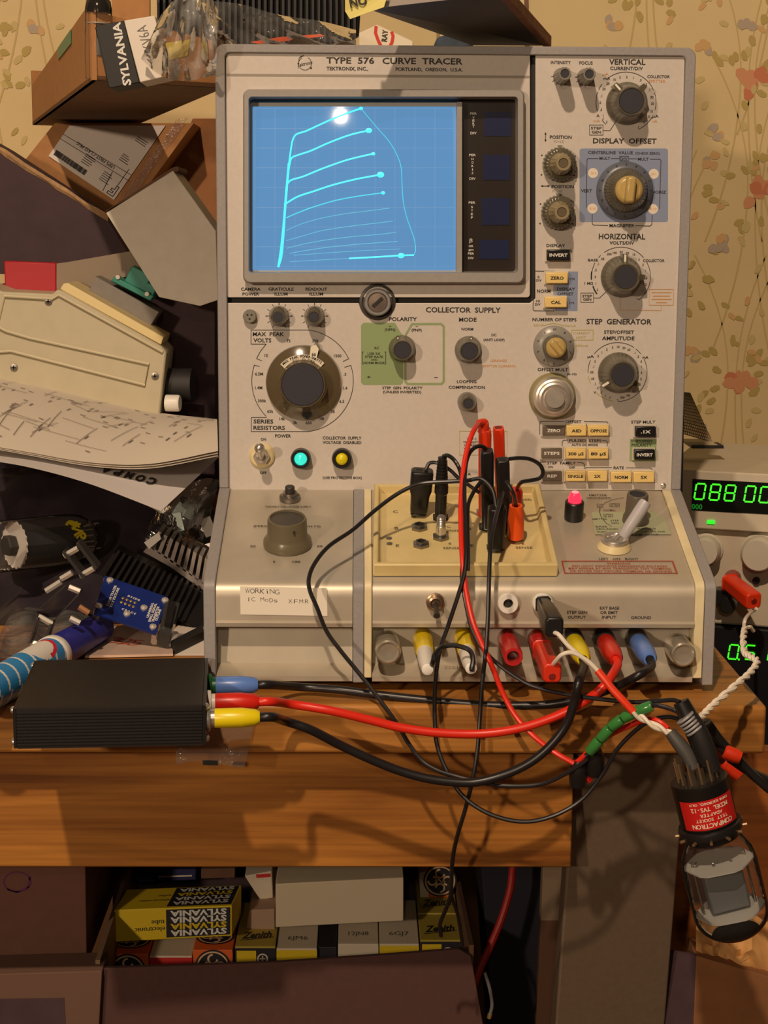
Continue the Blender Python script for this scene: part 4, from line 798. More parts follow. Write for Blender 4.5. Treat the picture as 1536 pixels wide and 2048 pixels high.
t = lead('test_lead', 'black jumper from the square black plug at the rear of the tray', 'cable')
b0, b1 = ends(837, 1026, 845, 940); b = MB(); boxplug(b, b0, b1, .0138, .0098, chin=1); pl = b.build('stackable_plug', M_black, t, bevel=.0008); hole(b0 + V((-.002, 0, 0)), b1 + V((-.002, 0, 0)), .0022, M_gap, pl)
b = MB(); b.tube(W((852, 938, b1.y), (860, 926, b1.y), (878, 927, b1.y - .002), (900, 940, b1.y - .003), (918, 957, b1.y - .004), (940, 972, b1.y - .006), (958, 985, b1.y - .010)), RT * .95, 8); b.build('cable', M_wirek, t)
t = lead('test_lead', 'black lead from the ribbed round plug in the tray, ending at the tube socket clip', 'cable')
b0, b1 = ends(881, 1037, 885, 914); a = b1 - b0; Ln_ = a.length; b = MB()
pr = [(.0030, 0), (.0036, .001), (.0036, Ln_ * .40), (.0043, Ln_ * .43), (.0042, Ln_ * .55)]
for i in range(8): h = Ln_ * (.56 + .05 * i); r = .0040 - .00012 * i; pr += [(r, h), (r, h + Ln_ * .028), (r - .0006, h + Ln_ * .032), (r - .0006, h + Ln_ * .046)]
b.lathe(pr + [(.0028, Ln_ * .99), (.0015, Ln_)], b0, a, 24); b.build('ribbed_plug', M_black, t, smooth=25)
b = MB(); b.tube(W((885, 913, b1.y), (896, 911, b1.y), (910, 922, b1.y - .004), (921, 945, b1.y - .010), (926, 990, .020), (927, 1060, .0), (925, 1120, -.014), (924, 1160, -.020), (930, 1198, -.024), (946, 1262, -.028), (980, 1314, -.033), (1043, 1361, -.040), (1085, 1378, -.045), (1130, 1388, -.052), (1182, 1396, -.060), (1260, 1404, -.072), (1315, 1402, -.080), (1345, 1400, -.085), (1360, 1404, -.088)), RT, 9); b.build('cable', M_wirek, t)
t = lead('test_lead', 'black lead mostly hidden behind the red lead where it leaves the tray', 'cable')
b = MB(); b.tube(W((966, 960, .040), (955, 972, .036), (945, 988, .030), (937, 1008, .022), (935, 1040, .008), (936, 1090, -.008), (936, 1140, -.019)), RT * .95, 8); b.build('cable', M_wirek, t)
t = lead('test_lead', 'black jumper loop from a tall black plug to the small red plug in the tray', 'cable')
b0, b1 = ends(1031, 1012, 1032, 977); b = MB(); b.lathe([(.0040, 0), (.0044, .001), (.0044, (b1 - b0).length * .8), (.0034, (b1 - b0).length)], b0, b1 - b0, 20); b.build('banana_plug', M_red, t)
b = MB(); b.tube(W((1018, 918, .040), (1040, 916, .042), (1062, 919, .046), (1080, 930, .050), (1086, 946, .052), (1078, 957, .052), (1060, 961, .05), (1042, 965, .05), (1034, 978, b1.y)), RT, 9); b.build('cable', M_wirek, t)
t = lead('test_lead', 'short black jumper ending in the round orange plug at the tray corner', 'cable')
b0, b1 = ends(1031, 1077, 1032, 1011); b = MB(); L_ = (b1 - b0).length; b.lathe([(.0038, 0), (.0050, .001), (.0051, L_ * .55), (.0046, L_ * .8), (.0040, L_), (.0026, L_), (.0024, L_ * .85)], b0, b1 - b0, 24); b.build('banana_plug', mat('orange_plug', S(240, 86, 20), .4), t)
b = MB(); b.tube(W((1012, 962, .036), (1020, 974, .034), (1028, 990, .034), (1033, 1014, b1.y)), RT * .9, 8); b.build('cable', M_wirek, t)
t = lead('banana_plug', 'round black plug between the black stackable plugs and the orange one', 'plug')
b0, b1 = ends(1012, 1040, 1013, 988); b = MB(); L_ = (b1 - b0).length; b.lathe([(.0030, 0), (.0036, .001), (.0036, L_ * .9), (.0026, L_)], b0, b1 - b0, 20); b.build('plug_body', M_black, t)
# short jumper between the two yellow posts: white plugs, black wire
t = lead('jumper_lead', 'short black jumper with two white plugs joining the yellow binding posts', 'cable')
for x, y in ((845, 1275), (926, 1273)):
    o = P(x, y, RY); b = MB(); b.lathe([(.0046, .036), (.0046, .050), (.0042, .064), (.0032, .075), (.0022, .0755)], o, OUT, 24); b.build('white_plug', M_white, t)
e0 = P(845, 1275, RY) + OUT * .0745; e1 = P(926, 1273, RY) + OUT * .0745; x0, y0 = proj(e0); x1, y1 = proj(e1)
b = MB(); b.tube([e0 + V((.002, .002, .001)), P(x0 + 12, y0 - 18, e0.y - .003), P(870, 1308, e0.y), P(885, 1294, e0.y + .006), P(910, 1291, e0.y + .006), P(938, 1300, e0.y + .004), P(946, 1318, e0.y), P(943, 1338, e0.y - .003), e1 + V((.001, 0, .0005))], .0014, 9); b.build('wire', M_wirek, t)

# ------------------------------------------------------------------ black project box with its three coaxial leads
A_, B_ = PZ(34.6, 1499, DESK), PZ(405, 1491.6, DESK); zt = P(22.6, 1417, A_.y).z; C_ = PZ(434, 1314, zt); D_ = PZ(85.7, 1318.5, zt)
ax = (B_ - A_).normalized(); ay = V((-ax.y, ax.x, 0)); bw = (B_ - A_).length; bd = (C_ - B_).dot(ay); bh = zt - DESK
bx_ = thing('project_box', A_ + ax * bw / 2 + ay * bd / 2, 'black ribbed aluminium project box on the front edge of the desk', 'electronics box')
b = MB(); prof = [(.0009, .0)]; nr = 11; rp = bh * .86 / nr
for i in range(nr): z = bh * .06 + i * rp; prof += [(.0009, z), (.0009, z + rp * .32), (0, z + rp * .36), (0, z + rp * .96)]
prof += [(0, bh * .965), (.0012, bh), (bd - .0012, bh), (bd, bh - .0012), (bd, 0)]
b.prism([A_ + ay * p[0] + ZU * p[1] for p in prof], ax * bw); b.build('box_body', mat('black_anodised', S(34, 31, 31), .45, .2, noise=.1, nscale=400), bx_, smooth=20)
for e, sg in ((A_, -1), (A_ + ax * bw, 1)):
    b = MB(); b.hexa([e + ax * (sg * .0002) + ay * .0004 + ZU * .0004, e + ax * (sg * .0002) + ay * (bd - .0004) + ZU * .0004, e + ax * (sg * .0002) + ay * (bd - .0004) + ZU * (bh - .0004), e + ax * (sg * .0002) + ay * .0004 + ZU * (bh - .0004)], ax * (sg * .0016)); ep = b.build('end_plate', M_black, bx_, smooth=0)
    for u in (.05, .95):
        for w in (.12, .9): b = MB(); b.lathe([(.0021, 0), (.0019, .0010), (.001, .0018)], e + ax * (sg * .0018) + ay * (bd * u) + ZU * (bh * w), ax * sg, 14); b.build('end_screw', M_steel, ep)
def connector(yc, zf): return A_ + ax * (bw + .0018) + ay * yc + ZU * zf
zc = DESK + bh * .56; spots = []
for py in (1436, 1405, 1371):
    q = PZ(440, py, zc); spots.append((q - A_).dot(ay))
conn = []
for (yc, m) in zip(spots, (M_steel, mat('pale_ring', S(214, 208, 200), .35), mat('green_ring', S(20, 84, 40), .35))):
    o = connector(yc, bh * .56); b = MB(); b.lathe([(.0066, 0), (.0070, .0012), (.0066, .0024), (.0050, .0026), (.0050, .0052)], o, ax, 28); conn.append((o, b.build('coaxial_socket', m, bx_)))
def boot(t, o, axis, m, L=.0245, r=.0052, m2=None):
    b = MB(); b.lathe([(r * .9, 0), (r, .001), (r * 1.02, L * .6), (r * .86, L * .9), (r * .62, L), (.0026, L), (.0022, L * .97)], o, axis, 28); return b.build('plug_boot', m, t)
def coax(label, i, m, wire, bo, pts, r, bm=None):
    t = lead('coaxial_lead', label, 'cable'); o = conn[i][0] + ax * .004; boot(t, o, ax, m)
    o2 = P(bo[0], bo[1], RY) + OUT * .0115; boot(t, o2, OUT, m, .040, .0056)
    s0 = o + ax * .0235; s1 = o2 + OUT * .0385; b = MB(); b.tube([s0, s0 + ax * .008] + W(*pts) + [s1 + OUT * .006 + V((0, 0, -.003)), s1], r, 12); b.build('cable', wire, t)
ed = edge
coax('black coaxial lead with blue boots running from the box to the ground socket', 2, M_blue, M_wirek, (1271, 1276), ((600, 1374, -.010), (680, 1380, -.014), (760, 1390, -.018), (850, 1400, -.022), (930, 1408, -.024), (1000, 1411, -.026), (1080, 1410, -.028), (1130, 1404, -.032), (1185, 1391, -.038), (1240, 1370, -.046), (1278, 1350, -.054)), .0025)
coax('bright red coaxial lead with red boots sagging in front of the desk edge', 1, M_red, M_wirer, (1206, 1276), ((580, 1408, -.050), (660, 1421, -.050), (740, 1440, -.048), (800, 1455, -.047), (870, 1465, -.047), (940, 1468, -.047), (1000, 1464, -.048), (1060, 1451, -.050), (1120, 1429, -.052), (1170, 1402, -.055), (1208, 1372, -.058)), .0026)
coax('black coaxial lead with yellow boots, the lowest of the three from the box', 0, M_yellow, M_wirek, (1144, 1276), ((570, 1442, -.070), (620, 1459, -.066), (680, 1490, -.060), (740, 1518, -.058), (800, 1542, -.057), (860, 1558, -.057), (920, 1565, -.057), (960, 1563, -.057), (1010, 1549, -.057), (1060, 1525, -.058), (1100, 1492, -.058), (1132, 1450, -.058), (1150, 1400, -.060), (1157, 1365, -.061)), .0026)
# clear bag pinched under the box, hanging over the edge
b = MB(); rows = []
for j in range(9):
    r_ = []
    for i in range(10):
        u, w = i / 9, j / 8; x = 352 + (500 - 352) * u + (w - .5) * -22 * u; y = 1440 + 88 * w + 6 * math.sin(5 * u + 3 * w)
        Y = (edge + .012 if y < 1405 else edge - .0025 - .003 * w * (1 + math.sin(9 * u)) * .5); r_.append(P(x, y, Y - .001))
    rows.append(r_)
b.grid(rows); o = b.build('plastic_bag', film('clear_bag', (.80, .80, .86, 1), .3, .2, .10, crumple=60), None, smooth=60); tag(o, 'small clear plastic bag hanging over the desk edge below the box', 'bag')
b = MB(); b.hexa(W((405, 1521, edge - .004), (436, 1522, edge - .004), (436, 1531, edge - .004), (406, 1530, edge - .004)), (0, .001, 0)); b.build('bag_tab', M_blackm, o, smooth=0)

# ------------------------------------------------------------------ leads with white insulation, ferrite beads and the clip cluster
def twist(path, r, turns, rr):
    c = crom(path, 10); N = len(c); A2, B2 = [], []; x = None
    for i, p in enumerate(c):
        tg = (c[min(i + 1, N - 1)] - c[max(i - 1, 0)]).normalized()
        if x is None: x = basis(tg)[0]
        x = (x - tg * x.dot(tg)).normalized(); y = tg.cross(x); a = 2 * math.pi * turns * i / (N - 1)
        A2.append(p + (x * math.cos(a) + y * math.sin(a)) * rr); B2.append(p - (x * math.cos(a) + y * math.sin(a)) * rr)
    return A2, B2
M_wirew = mat('white_wire', S(232, 222, 206), .45)
t = lead('twisted_lead', 'white leads sleeved in red running from the black plug down to the tube socket', 'cable')
o = P(1084.5, 1205, .001); b = MB(); p1 = o + V((0.0, -.064, 0)); boxplug(b, o + V((0, -.005, 0)), p1, .0105, .0120, .7); bp_ = b.build('stackable_plug', M_black, t, bevel=.0008)
tip = p1
b = MB(); b.tube([tip + V((.0, .001, -.003))] + W((1118, 1270, -.066), (1136, 1291, -.068), (1162, 1313, -.070), (1197, 1343, -.074)), RT, 9); b.build('white_wire', M_wirew, t)
o = P(1074, 1276, RY) + OUT * .030; p1 = o + OUT * .052; b = MB(); boxplug(b, o, p1, .0105, .0115, .9); pl = b.build('stackable_plug', mat('translucent_red_plug', S(214, 50, 26), .35), t, bevel=.0008); hole(o + V((0, 0, -.002)), p1 + V((0, 0, -.002)), .0020, mat('dark_red_hole', S(120, 22, 12), .5), pl)
b = MB(); b.tube(W((1103, 1333, p1.y + .004), (1112, 1322, p1.y - .002), (1125, 1309, -.074), (1146, 1306, -.074), (1175, 1322, -.074), (1198, 1344, -.075)), RT, 9); b.build('white_wire', M_wirew, t)
b = MB(); b.tube(W((1195, 1341, -.0745), (1212, 1362, -.077), (1227, 1381, -.079), (1245, 1400, -.081), (1268, 1425, -.083)), .0021, 10); b.build('red_sleeve', M_orangered, t)
a2, b2 = twist(W((1266, 1422, -.083), (1285, 1437, -.084), (1305, 1449, -.086), (1325, 1459, -.087), (1342, 1468, -.088)), .001, 1.2, .0011)
b = MB(); b.tube(a2, .00115, 8, smooth=False); b.build('white_wire', M_wirew, t); b = MB(); b.tube(b2, .00115, 8, smooth=False); b.build('white_wire', M_wirew, t)
t = lead('beaded_lead', 'black lead threaded with five glossy green ferrite beads', 'cable')
M_bead = mat('green_bead', S(58, 130, 62), .22, coat=.4)
bp = W((1178, 1505, -.068), (1200, 1479, -.072), (1221, 1455, -.075), (1245, 1437, -.078), (1272, 1423, -.081), (1306, 1411, -.084))
for i in range(5):
    p, q = bp[i], bp[i + 1]; d = (q - p).normalized(); L_ = (q - p).length; b = MB(); b.lathe([(.0016, .0004), (.0028, .0005), (.0031, .0012), (.0031, L_ - .0012), (.0028, L_ - .0005), (.0016, L_ - .0004)], p, d, 20); b.build('green_bead', M_bead, t)
b = MB(); b.tube([bp[0] + V((-.002, 0, -.002))] + bp + W((1325, 1413, -.086), (1350, 1421, -.088), (1372, 1432, -.090)), .0013, 8); b.build('wire', M_wirek, t)
t = lead('test_lead', 'short red lead arching from the clip cluster to the tube socket behind the green beads', 'cable')
b = MB(); b.tube(W((1150, 1528, -.060), (1162, 1518, -.062), (1178, 1503, -.064), (1215, 1472, -.066), (1262, 1450, -.070), (1290, 1440, -.076), (1310, 1440, -.080), (1326, 1449, -.083), (1336, 1458, -.086)), .0016, 9); b.build('cable', M_wirer, t)
t = lead('clip_cluster', 'bunch of black insulated clips dangling in front of the drawer corner', 'clip')
for pts, r0, r1 in ((((1160, 1522, -.060), (1157, 1540, -.060), (1155, 1569, -.058)), .0046, .0052), (((1188, 1502, -.064), (1190, 1522, -.062), (1188, 1548, -.060)), .0044, .0054)):
    b = MB(); b.tube(W(*pts), lambda u: r0 + (r1 - r0) * math.sin(u * 3.0), 14); b.build('clip_sleeve', M_black, t)
b = MB(); b.tube(W((1172, 1540, -.058), (1177, 1556, -.058), (1182, 1560, -.058)), .0022, 10); b.build('red_tip', M_red, t)
# twisted white pair to the bench supply
t = lead('twisted_pair', 'twisted white pair climbing from the tube socket to the red plug on the bench supply', 'cable')
a2, b2 = twist(W((1396, 1441, -.085), (1412, 1424, -.080), (1434, 1403, -.072), (1473, 1369, -.058), (1500, 1346, -.044), (1514, 1324, -.030), (1500, 1312, -.020), (1489, 1304, -.010), (1487, 1276, .010), (1490, 1256, .03)), .001, 10, .0011)
b = MB(); b.tube(a2, .00115, 7, smooth=False); b.build('white_wire', M_wirew, t); b = MB(); b.tube(b2, .00115, 7, smooth=False); b.build('white_wire', M_wirew, t)
b = MB(); b.tube(W((1490, 1258, .03), (1500, 1254, .034), (1507, 1262, .038)), .0012, 7); b.build('loose_end', M_wirew, t)

# ------------------------------------------------------------------ tube socket adapter and the vacuum tube hanging in it
YA = -.092; p0, p1 = P(1397, 1556, YA), P(1474, 1872, YA)
ta = (p1 - p0).normalized(); k_ = ppm(YA)
ad = thing('tube_socket_adapter', (p0 + ta * .02), 'black tube socket adapter with a red label hanging beside the desk corner', 'socket adapter')
b = MB(); b.lathe([(57 * k_, 0), (60 * k_, .0006), (60 * k_, .025), (57 * k_, .0256)], p0 + ta * .000, ta, 48); ab = b.build('adapter_body', mat('black_bakelite', S(22, 20, 20), .3), ad)
b = MB(); b.lathe([(60 * k_, .0256), (66 * k_, .0262), (68 * k_, .028), (66 * k_, .0305), (60 * k_, .031), (56 * k_, .0345), (50 * k_, .035)], p0, ta, 48); b.build('socket_flange', M_black, ad)
# curved red label with lettering, facing the camera
fx = V((0, -1, 0)); fx = (fx - ta * fx.dot(ta)).normalized(); sx_ = ta.cross(fx)
def on_cyl(u, h, r): return p0 + ta * h + fx * (r * math.cos(u)) + sx_ * (r * math.sin(u))
lr = 60.4 * k_; b = MB(); b.grid([[on_cyl(-1.12 + 2.2 * i / 16, .0075 + .0165 * j / 2, lr) for i in range(17)] for j in range(3)]); lb = b.build('red_label', mat('red_label', S(196, 30, 26), .4), ad, smooth=60)
b = MB()
for txt, h, w, span in (('COMPACTRON', .0217, .0026, 1.5), ('TEST SOCKET', .0184, .0018, 1.15), ('ADAPTER', .0156, .0018, .8), ('MODEL TVS-12', .0124, .0024, 1.35), ('POMONA ELECTRONICS, CALIF.', .0092, .0014, 1.5)):
    n = len(txt)
    for i, ch in enumerate(txt):
        if ch == ' ': continue
        sg = 1 if ta.cross(fx).dot(sx_) > 0 else -1; u = -.02 + sg * (-span / 2 + span * (i + .5) / n); nn = fx * math.cos(u) + sx_ * math.sin(u)
        b.text(ch, on_cyl(u, h, lr + .0002), ta.cross(nn), ta, w, None, .02)
b.build('label_lettering', mat('label_white', S(236, 214, 196), .6), lb, smooth=0)
b = MB()
for i in range(12):
    u = 2 * math.pi * i / 12; b = MB(); c = on_cyl(u, 0, 42 * k_); b.tube([c + ta * .001, c - ta * .004, c - ta * .012], .0006, 6, smooth=False); b.build('socket_pin', mat('brass_pin', S(150, 124, 92), .4, .7), ab)
for i in range(12):
    u = 2 * math.pi * i / 12 + .2; b = MB(); c = on_cyl(u, .0305, 62 * k_); b.tube([c, c + (c - (p0 + ta * .0305)).normalized() * .0035], .0009, 6, smooth=False); b.build('contact_tab', MATS['brass_pin'], ad)
# heat-shrunk clips gripping the pins
M_shrink = mat('grey_shrink', S(74, 72, 70), .45)
cl = lead('clip_cluster', 'black sleeved clips gripping the top pins of the tube socket adapter', 'clip')
for pts, r, m in ((((1362, 1403, -.088), (1380, 1440, -.090), (1397, 1480, -.093), (1414, 1530, -.096)), .0052, M_black), (((1380, 1432, -.094), (1396, 1462, -.096), (1412, 1500, -.097), (1426, 1540, -.097)), .0050, M_blackm), (((1340, 1464, -.090), (1358, 1487, -.092), (1376, 1512, -.094), (1388, 1538, -.096)), .0038, M_shrink)):
    b = MB(); b.tube(W(*pts), lambda u: r * (.85 + .2 * math.sin(u * 3.1)), 14); b.build('clip_sleeve', m, cl)
b = MB(); w_ = W((1371, 1437, -.0985), (1395, 1467, -.1005))
for i in range(5):
    c = w_[0].lerp(w_[1], .1 + .2 * i); d = (w_[1] - w_[0]).normalized(); b.lathe([(.0053, -.0006), (.0055, 0), (.0053, .0006)], c + V((0, .004, 0)), d, 18)
b.build('grip_ribs', mat('grip_grey', S(150, 148, 150), .4), cl)
# tube: clear envelope, mica, plate structure, dark getter at the free end
tb = thing('vacuum_tube', p0 + ta * .07, 'large clear glass vacuum tube hanging from the black socket adapter', 'vacuum tube')
LT = .102 * .62; h0 = .0335; R_ = 80 * k_; Lg = (p1 - p0).length - h0 + .001
pr = [(R_ * .62, h0), (R_ * .74, h0 + Lg * .05), (R_ * .93, h0 + Lg * .16), (R_, h0 + Lg * .27), (R_, h0 + Lg * .74)] + [(R_ * math.cos(a), h0 + Lg * .74 + Lg * .26 * math.sin(a)) for a in [math.pi / 2 * i / 9 for i in range(1, 10)]]
pr[-1] = (0, h0 + Lg)
b = MB(); b.lathe(pr, p0, ta, 56); b.build('glass_envelope', film('tube_glass', (.97, .96, .94, 1), .10, .03, .02), tb, smooth=80)
b = MB(); b.lathe([(R_ * .985 * math.cos(a), h0 + Lg * .74 + Lg * .255 * math.sin(a)) for a in [math.pi / 2 * i / 9 for i in range(5, 10)]], p0, ta, 48); b.build('getter_flash', mat('getter_mirror', S(46, 38, 30), .15, .8), tb, smooth=80)
M_mica = film('mica', (.75, .74, .72, 1), .3, .3, .45)
for h in (.25, .71):
    b = MB(); c = p0 + ta * (h0 + Lg * h); b.lathe([(R_ * .9, 0), (R_ * .9, .0008)], c, ta, 24, rib=6, amp=.03); b.build('mica_disc', M_mica, tb, smooth=0)
for off, s_, m in ((-.18, .36, mat('grey_plate_metal', S(92, 96, 100), .5, .3)), ):
    c0_ = p0 + ta * (h0 + Lg * .28); w1, w2 = R_ * .52, R_ * .34
    b = MB(); b.hexa([c0_ + sx_ * (u * w1) + fx * (w * w2) for u, w in ((-1, -1), (1, -1), (1, 1), (-1, 1))], ta * (Lg * .41)); b.build('anode_plate', m, tb, bevel=.0012)
for u in (-.7, .7):
    b = MB(); c0_ = p0 + ta * (h0 + Lg * .2) + sx_ * (u * R_); b.cyl(c0_, c0_ + ta * (Lg * .52), .0007, seg=8); b.build('support_rod', M_dsteel, tb)
b = MB(); b.lathe([(R_ * .55, h0), (R_ * .5, h0 + Lg * .04), (R_ * .3, h0 + Lg * .07), (0, h0 + Lg * .07)], p0, ta, 32); b.build('tube_base', mat('glass_button', S(120, 112, 104), .2), tb)
# orange-tipped probe leads behind the desk corner
for i, (pa, pb_, pts, lab_) in enumerate((((1448, 1503), (1481, 1516), ((1438, 1492, -.056), (1425, 1468, -.056), (1412, 1440, -.056)), 'orange tipped black probe, upper of the two at the desk corner'), ((1448, 1522), (1478, 1552), ((1438, 1512, -.035), (1428, 1490, -.045), (1418, 1465, -.055)), 'orange tipped black probe, lower of the two at the desk corner'))):
    t = lead('test_probe', lab_, 'probe', 'orange tipped probes'); a_, e_ = P(*pa, -.062 + i * .03), P(*pb_, -.064 + i * .03); b = MB(); L_ = (e_ - a_).length; b.lathe([(.0034, 0), (.0042, .001), (.0042, L_ * .7), (.0034, L_), (.002, L_), (.0018, L_ * .9)], a_, e_ - a_, 20); b.build('probe_tip', M_orangered, t)
    b = MB(); b.tube([a_ + (e_ - a_).normalized() * .001] + W(*pts), .0022, 9); b.build('cable', M_wirek, t)
for pts, lab_ in ((((1415, 1445, -.06), (1440, 1480, -.060), (1470, 1512, -.060), (1500, 1545, -.060), (1540, 1580, -.060)), 'black cable sloping down to the right past the orange probes'), (((1458, 1516, -.054), (1490, 1538, -.056), (1515, 1551, -.056), (1548, 1566, -.056)), 'black cable leaving the frame just above the other by the orange probes')):
    t = lead('black_cable', lab_, 'cable'); b = MB(); b.tube(W(*pts), .0026, 9); b.build('cable', M_wirek, t)
# ------------------------------------------------------------------ the heap at the left of the tracer
def slab(name, pts, Y, th, m, parent=None, bevel=.0006, ext=None, smooth=30):
    """solid with a front face through pts (pixels; Y one depth or one per corner), running back by th"""
    q = [P(x, y, Y[i] if isinstance(Y, (list, tuple)) else Y) for i, (x, y) in enumerate(pts)]
    b = MB(); b.prism(q, ext if ext else (0, th, 0)); return b.build(name, m, parent, smooth=smooth, bevel=bevel)
M_card = mat('corrugated_card', S(176, 124, 74), .75, noise=.08, nscale=120, bump=.06)
M_card2 = mat('dark_carton_card', S(110, 78, 58), .8, noise=.1, nscale=90)
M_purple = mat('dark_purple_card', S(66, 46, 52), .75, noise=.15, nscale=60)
# big brown carton resting high on the heap, seen from below
def carton_pt(x, y): return PZ(x, y, .360)
t = thing('cardboard_carton', (-.3, .4, .36), 'open brown cardboard carton high on the heap, seen from below', 'carton')
A_, B_, D_ = carton_pt(185, 160), carton_pt(65, 250), carton_pt(452, 176); D_.x = min(D_.x, -.1535); C_ = D_ + (B_ - A_) * .97; C_.x = min(C_.x, -.16)
b = MB(); b.prism([A_, B_, C_, D_], (0, 0, .003)); b.build('carton_bottom', mat('shaded_underside', S(120, 92, 66), .8, noise=.08, nscale=90), t, smooth=0)  # card colour darkened to paint the poorly lit underside
for nm, p, q, h0, h1 in (('carton_side', B_, A_, .036, .050), ('carton_front', A_, D_, .044, .030), ('carton_back', C_, B_, .05, .05)):
    b = MB(); n_ = (q - p).cross(ZU).normalized() * .003; b.hexa([p, q, q + ZU * h1, p + ZU * h0], -n_); b.build(nm, M_card, t, smooth=0)
b = MB(); m0 = B_.lerp(A_, .55); m1 = B_.lerp(A_, .75); n_ = (A_ - B_).cross(ZU).normalized() * .0004; b.hexa([m0 + n_ + ZU * .034, m1 + n_ + ZU * .036, m1 + n_ + ZU * .046, m0 + n_ + ZU * .043], n_); b.build('green_tape', mat('green_tape', S(44, 130, 92), .4), t, smooth=0)
# parcel with the postage label
t = thing('parcel', P(230, 330, .6), 'brown parcel with a white postage label, tilted under the carton', 'parcel')
slab('parcel_box', [(30, 345), (225, 470), (388, 246), (109, 246)], .60, .12, M_card, t)
lab = slab('postage_label', [(97, 312), (228, 400), (331, 251), (139, 251)], .5985, .0008, mat('label_paper', S(222, 210, 200), .5), t, bevel=0)
YL = .598; LU = (P(97, 312, YL) - P(228, 400, YL)).normalized(); LV = (P(228, 400, YL) - P(338, 243, YL)).normalized(); pl_ = ppm(YL)
b = MB()
def lt(tx, x, y, h, w=None, bold=.0): b.text(tx, P(x, y, YL), LU, LV, h * pl_, None if w is None else w * pl_, bold)
lt('USPS FIRST-CLASS PKG', 191, 311, 7, 86, .01)
for (x0, y0, x1, y1) in ((126, 268, 262, 350), (120, 277, 258, 362), (225, 343, 205, 382), (235, 371, 258, 338)): b.stroke([P(x0, y0, YL), P(x1, y1, YL)], 1.1 * pl_, OUT)
for i in range(44):
    f = i / 44; w = random.choice((.7, 1.2, 1.9)); x, y = 114 + 62 * f, 300 + 42 * f; b.stroke([P(x, y, YL), P(x - 6.5, y + 9.5, YL)], w * pl_, OUT)
for x, y, n, L_ in ((162, 322, 5, 26), (198, 357, 5, 24), (238, 318, 4, 22), (270, 280, 3, 30)):
    for i in range(n):
        xx, yy = x + i * 2.6, y - i * 3.7; l2 = L_ * random.uniform(.6, 1); b.stroke([P(xx, yy, YL), P(xx + l2 * .83, yy + l2 * .56, YL)], 1.4 * pl_, OUT)
fc_ = P(226, 380, YL); b.stroke([fc_ + LU * ((x - .35) * 19 * pl_) + LV * ((y - .5) * 22 * pl_) for x, y in ((0, 0), (0, 1), (.72, 1), (.72, .78), (.26, .78), (.26, .6), (.56, .6), (.56, .4), (.26, .4), (.26, 0))], 1.5 * pl_, OUT, True)
b.build('label_print', M_ink, lab, smooth=0)
b = MB(); b.grid([[P(x + w * 13 + random.uniform(-1.2, 1.2), y - w * 3, .5975) for w in range(3)] for x, y in [(352 - 116 * i / 9, 240 + 165 * i / 9) for i in range(10)]]); b.build('clear_tape', film('clear_tape', (.9, .86, .8, 1), .4, .12, .05, crumple=180), t, smooth=60)
# brown carton right of the parcel, mostly behind the tracer
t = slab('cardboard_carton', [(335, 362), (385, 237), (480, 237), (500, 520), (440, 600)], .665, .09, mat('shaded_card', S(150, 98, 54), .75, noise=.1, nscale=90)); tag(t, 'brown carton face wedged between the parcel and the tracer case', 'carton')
# dark open carton at the far left
t = thing('cardboard_carton', P(100, 420, .52), 'dark carton at the frame edge with a torn pale rim, below the parcel', 'carton')
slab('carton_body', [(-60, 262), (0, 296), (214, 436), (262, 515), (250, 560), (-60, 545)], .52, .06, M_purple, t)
b = MB(); b.grid([[P(x, y + k * 7 + random.uniform(-2, 2), .5195 - (.002 if k == 1 else 0)) for k in range(3)] for x, y in [(-30 + 246 * i / 12, 274 + 156 * i / 12) for i in range(13)]]); b.build('torn_rim', mat('torn_card', S(176, 140, 100), .8, noise=.2, nscale=200), t, smooth=0)
# dark filler carton added at the back: props the heap, darkens the gap
t = slab('heap_filler', [(-80, 580), (430, 560), (430, 985), (-80, 985)], .475, .26, M_purple, None); tag(t, 'dark filler carton added behind the beige housing, under the heap', 'carton')
# red-ended box
t = thing('long_box', P(100, 540, .46), 'long box with a bright red end and beige sides', 'box')
slab('red_end', [(8, 522), (112, 526), (113, 600), (10, 596)], .455, .018, mat('red_card', S(176, 14, 32), .5), t, bevel=.001)
slab('beige_side', [(113, 527), (136, 524), (275, 500), (280, 545), (160, 580), (113, 600)], [.456, .458, .47, .47, .462, .456], .004, mat('beige_card', S(150, 134, 116), .7), t, bevel=0)
# tilted white box
t = slab('white_box', [(212, 426), (346, 341), (432, 462), (436, 600), (400, 612), (318, 594)], .400, .07, mat('off_white_card', S(214, 206, 192), .7, noise=.04, nscale=80, bump=.05)); tag(t, 'plain white cardboard box leaning at an angle against the tracer', 'box')
b = MB(); b.hexa(W((208, 424, .405), (345, 335, .405), (356, 333, .405), (358, 341, .405)), (0, .07, 0)); b.build('gap_shade_strip', M_card2, t, smooth=0)  # dark strip painted in for the shaded gap along the top edge
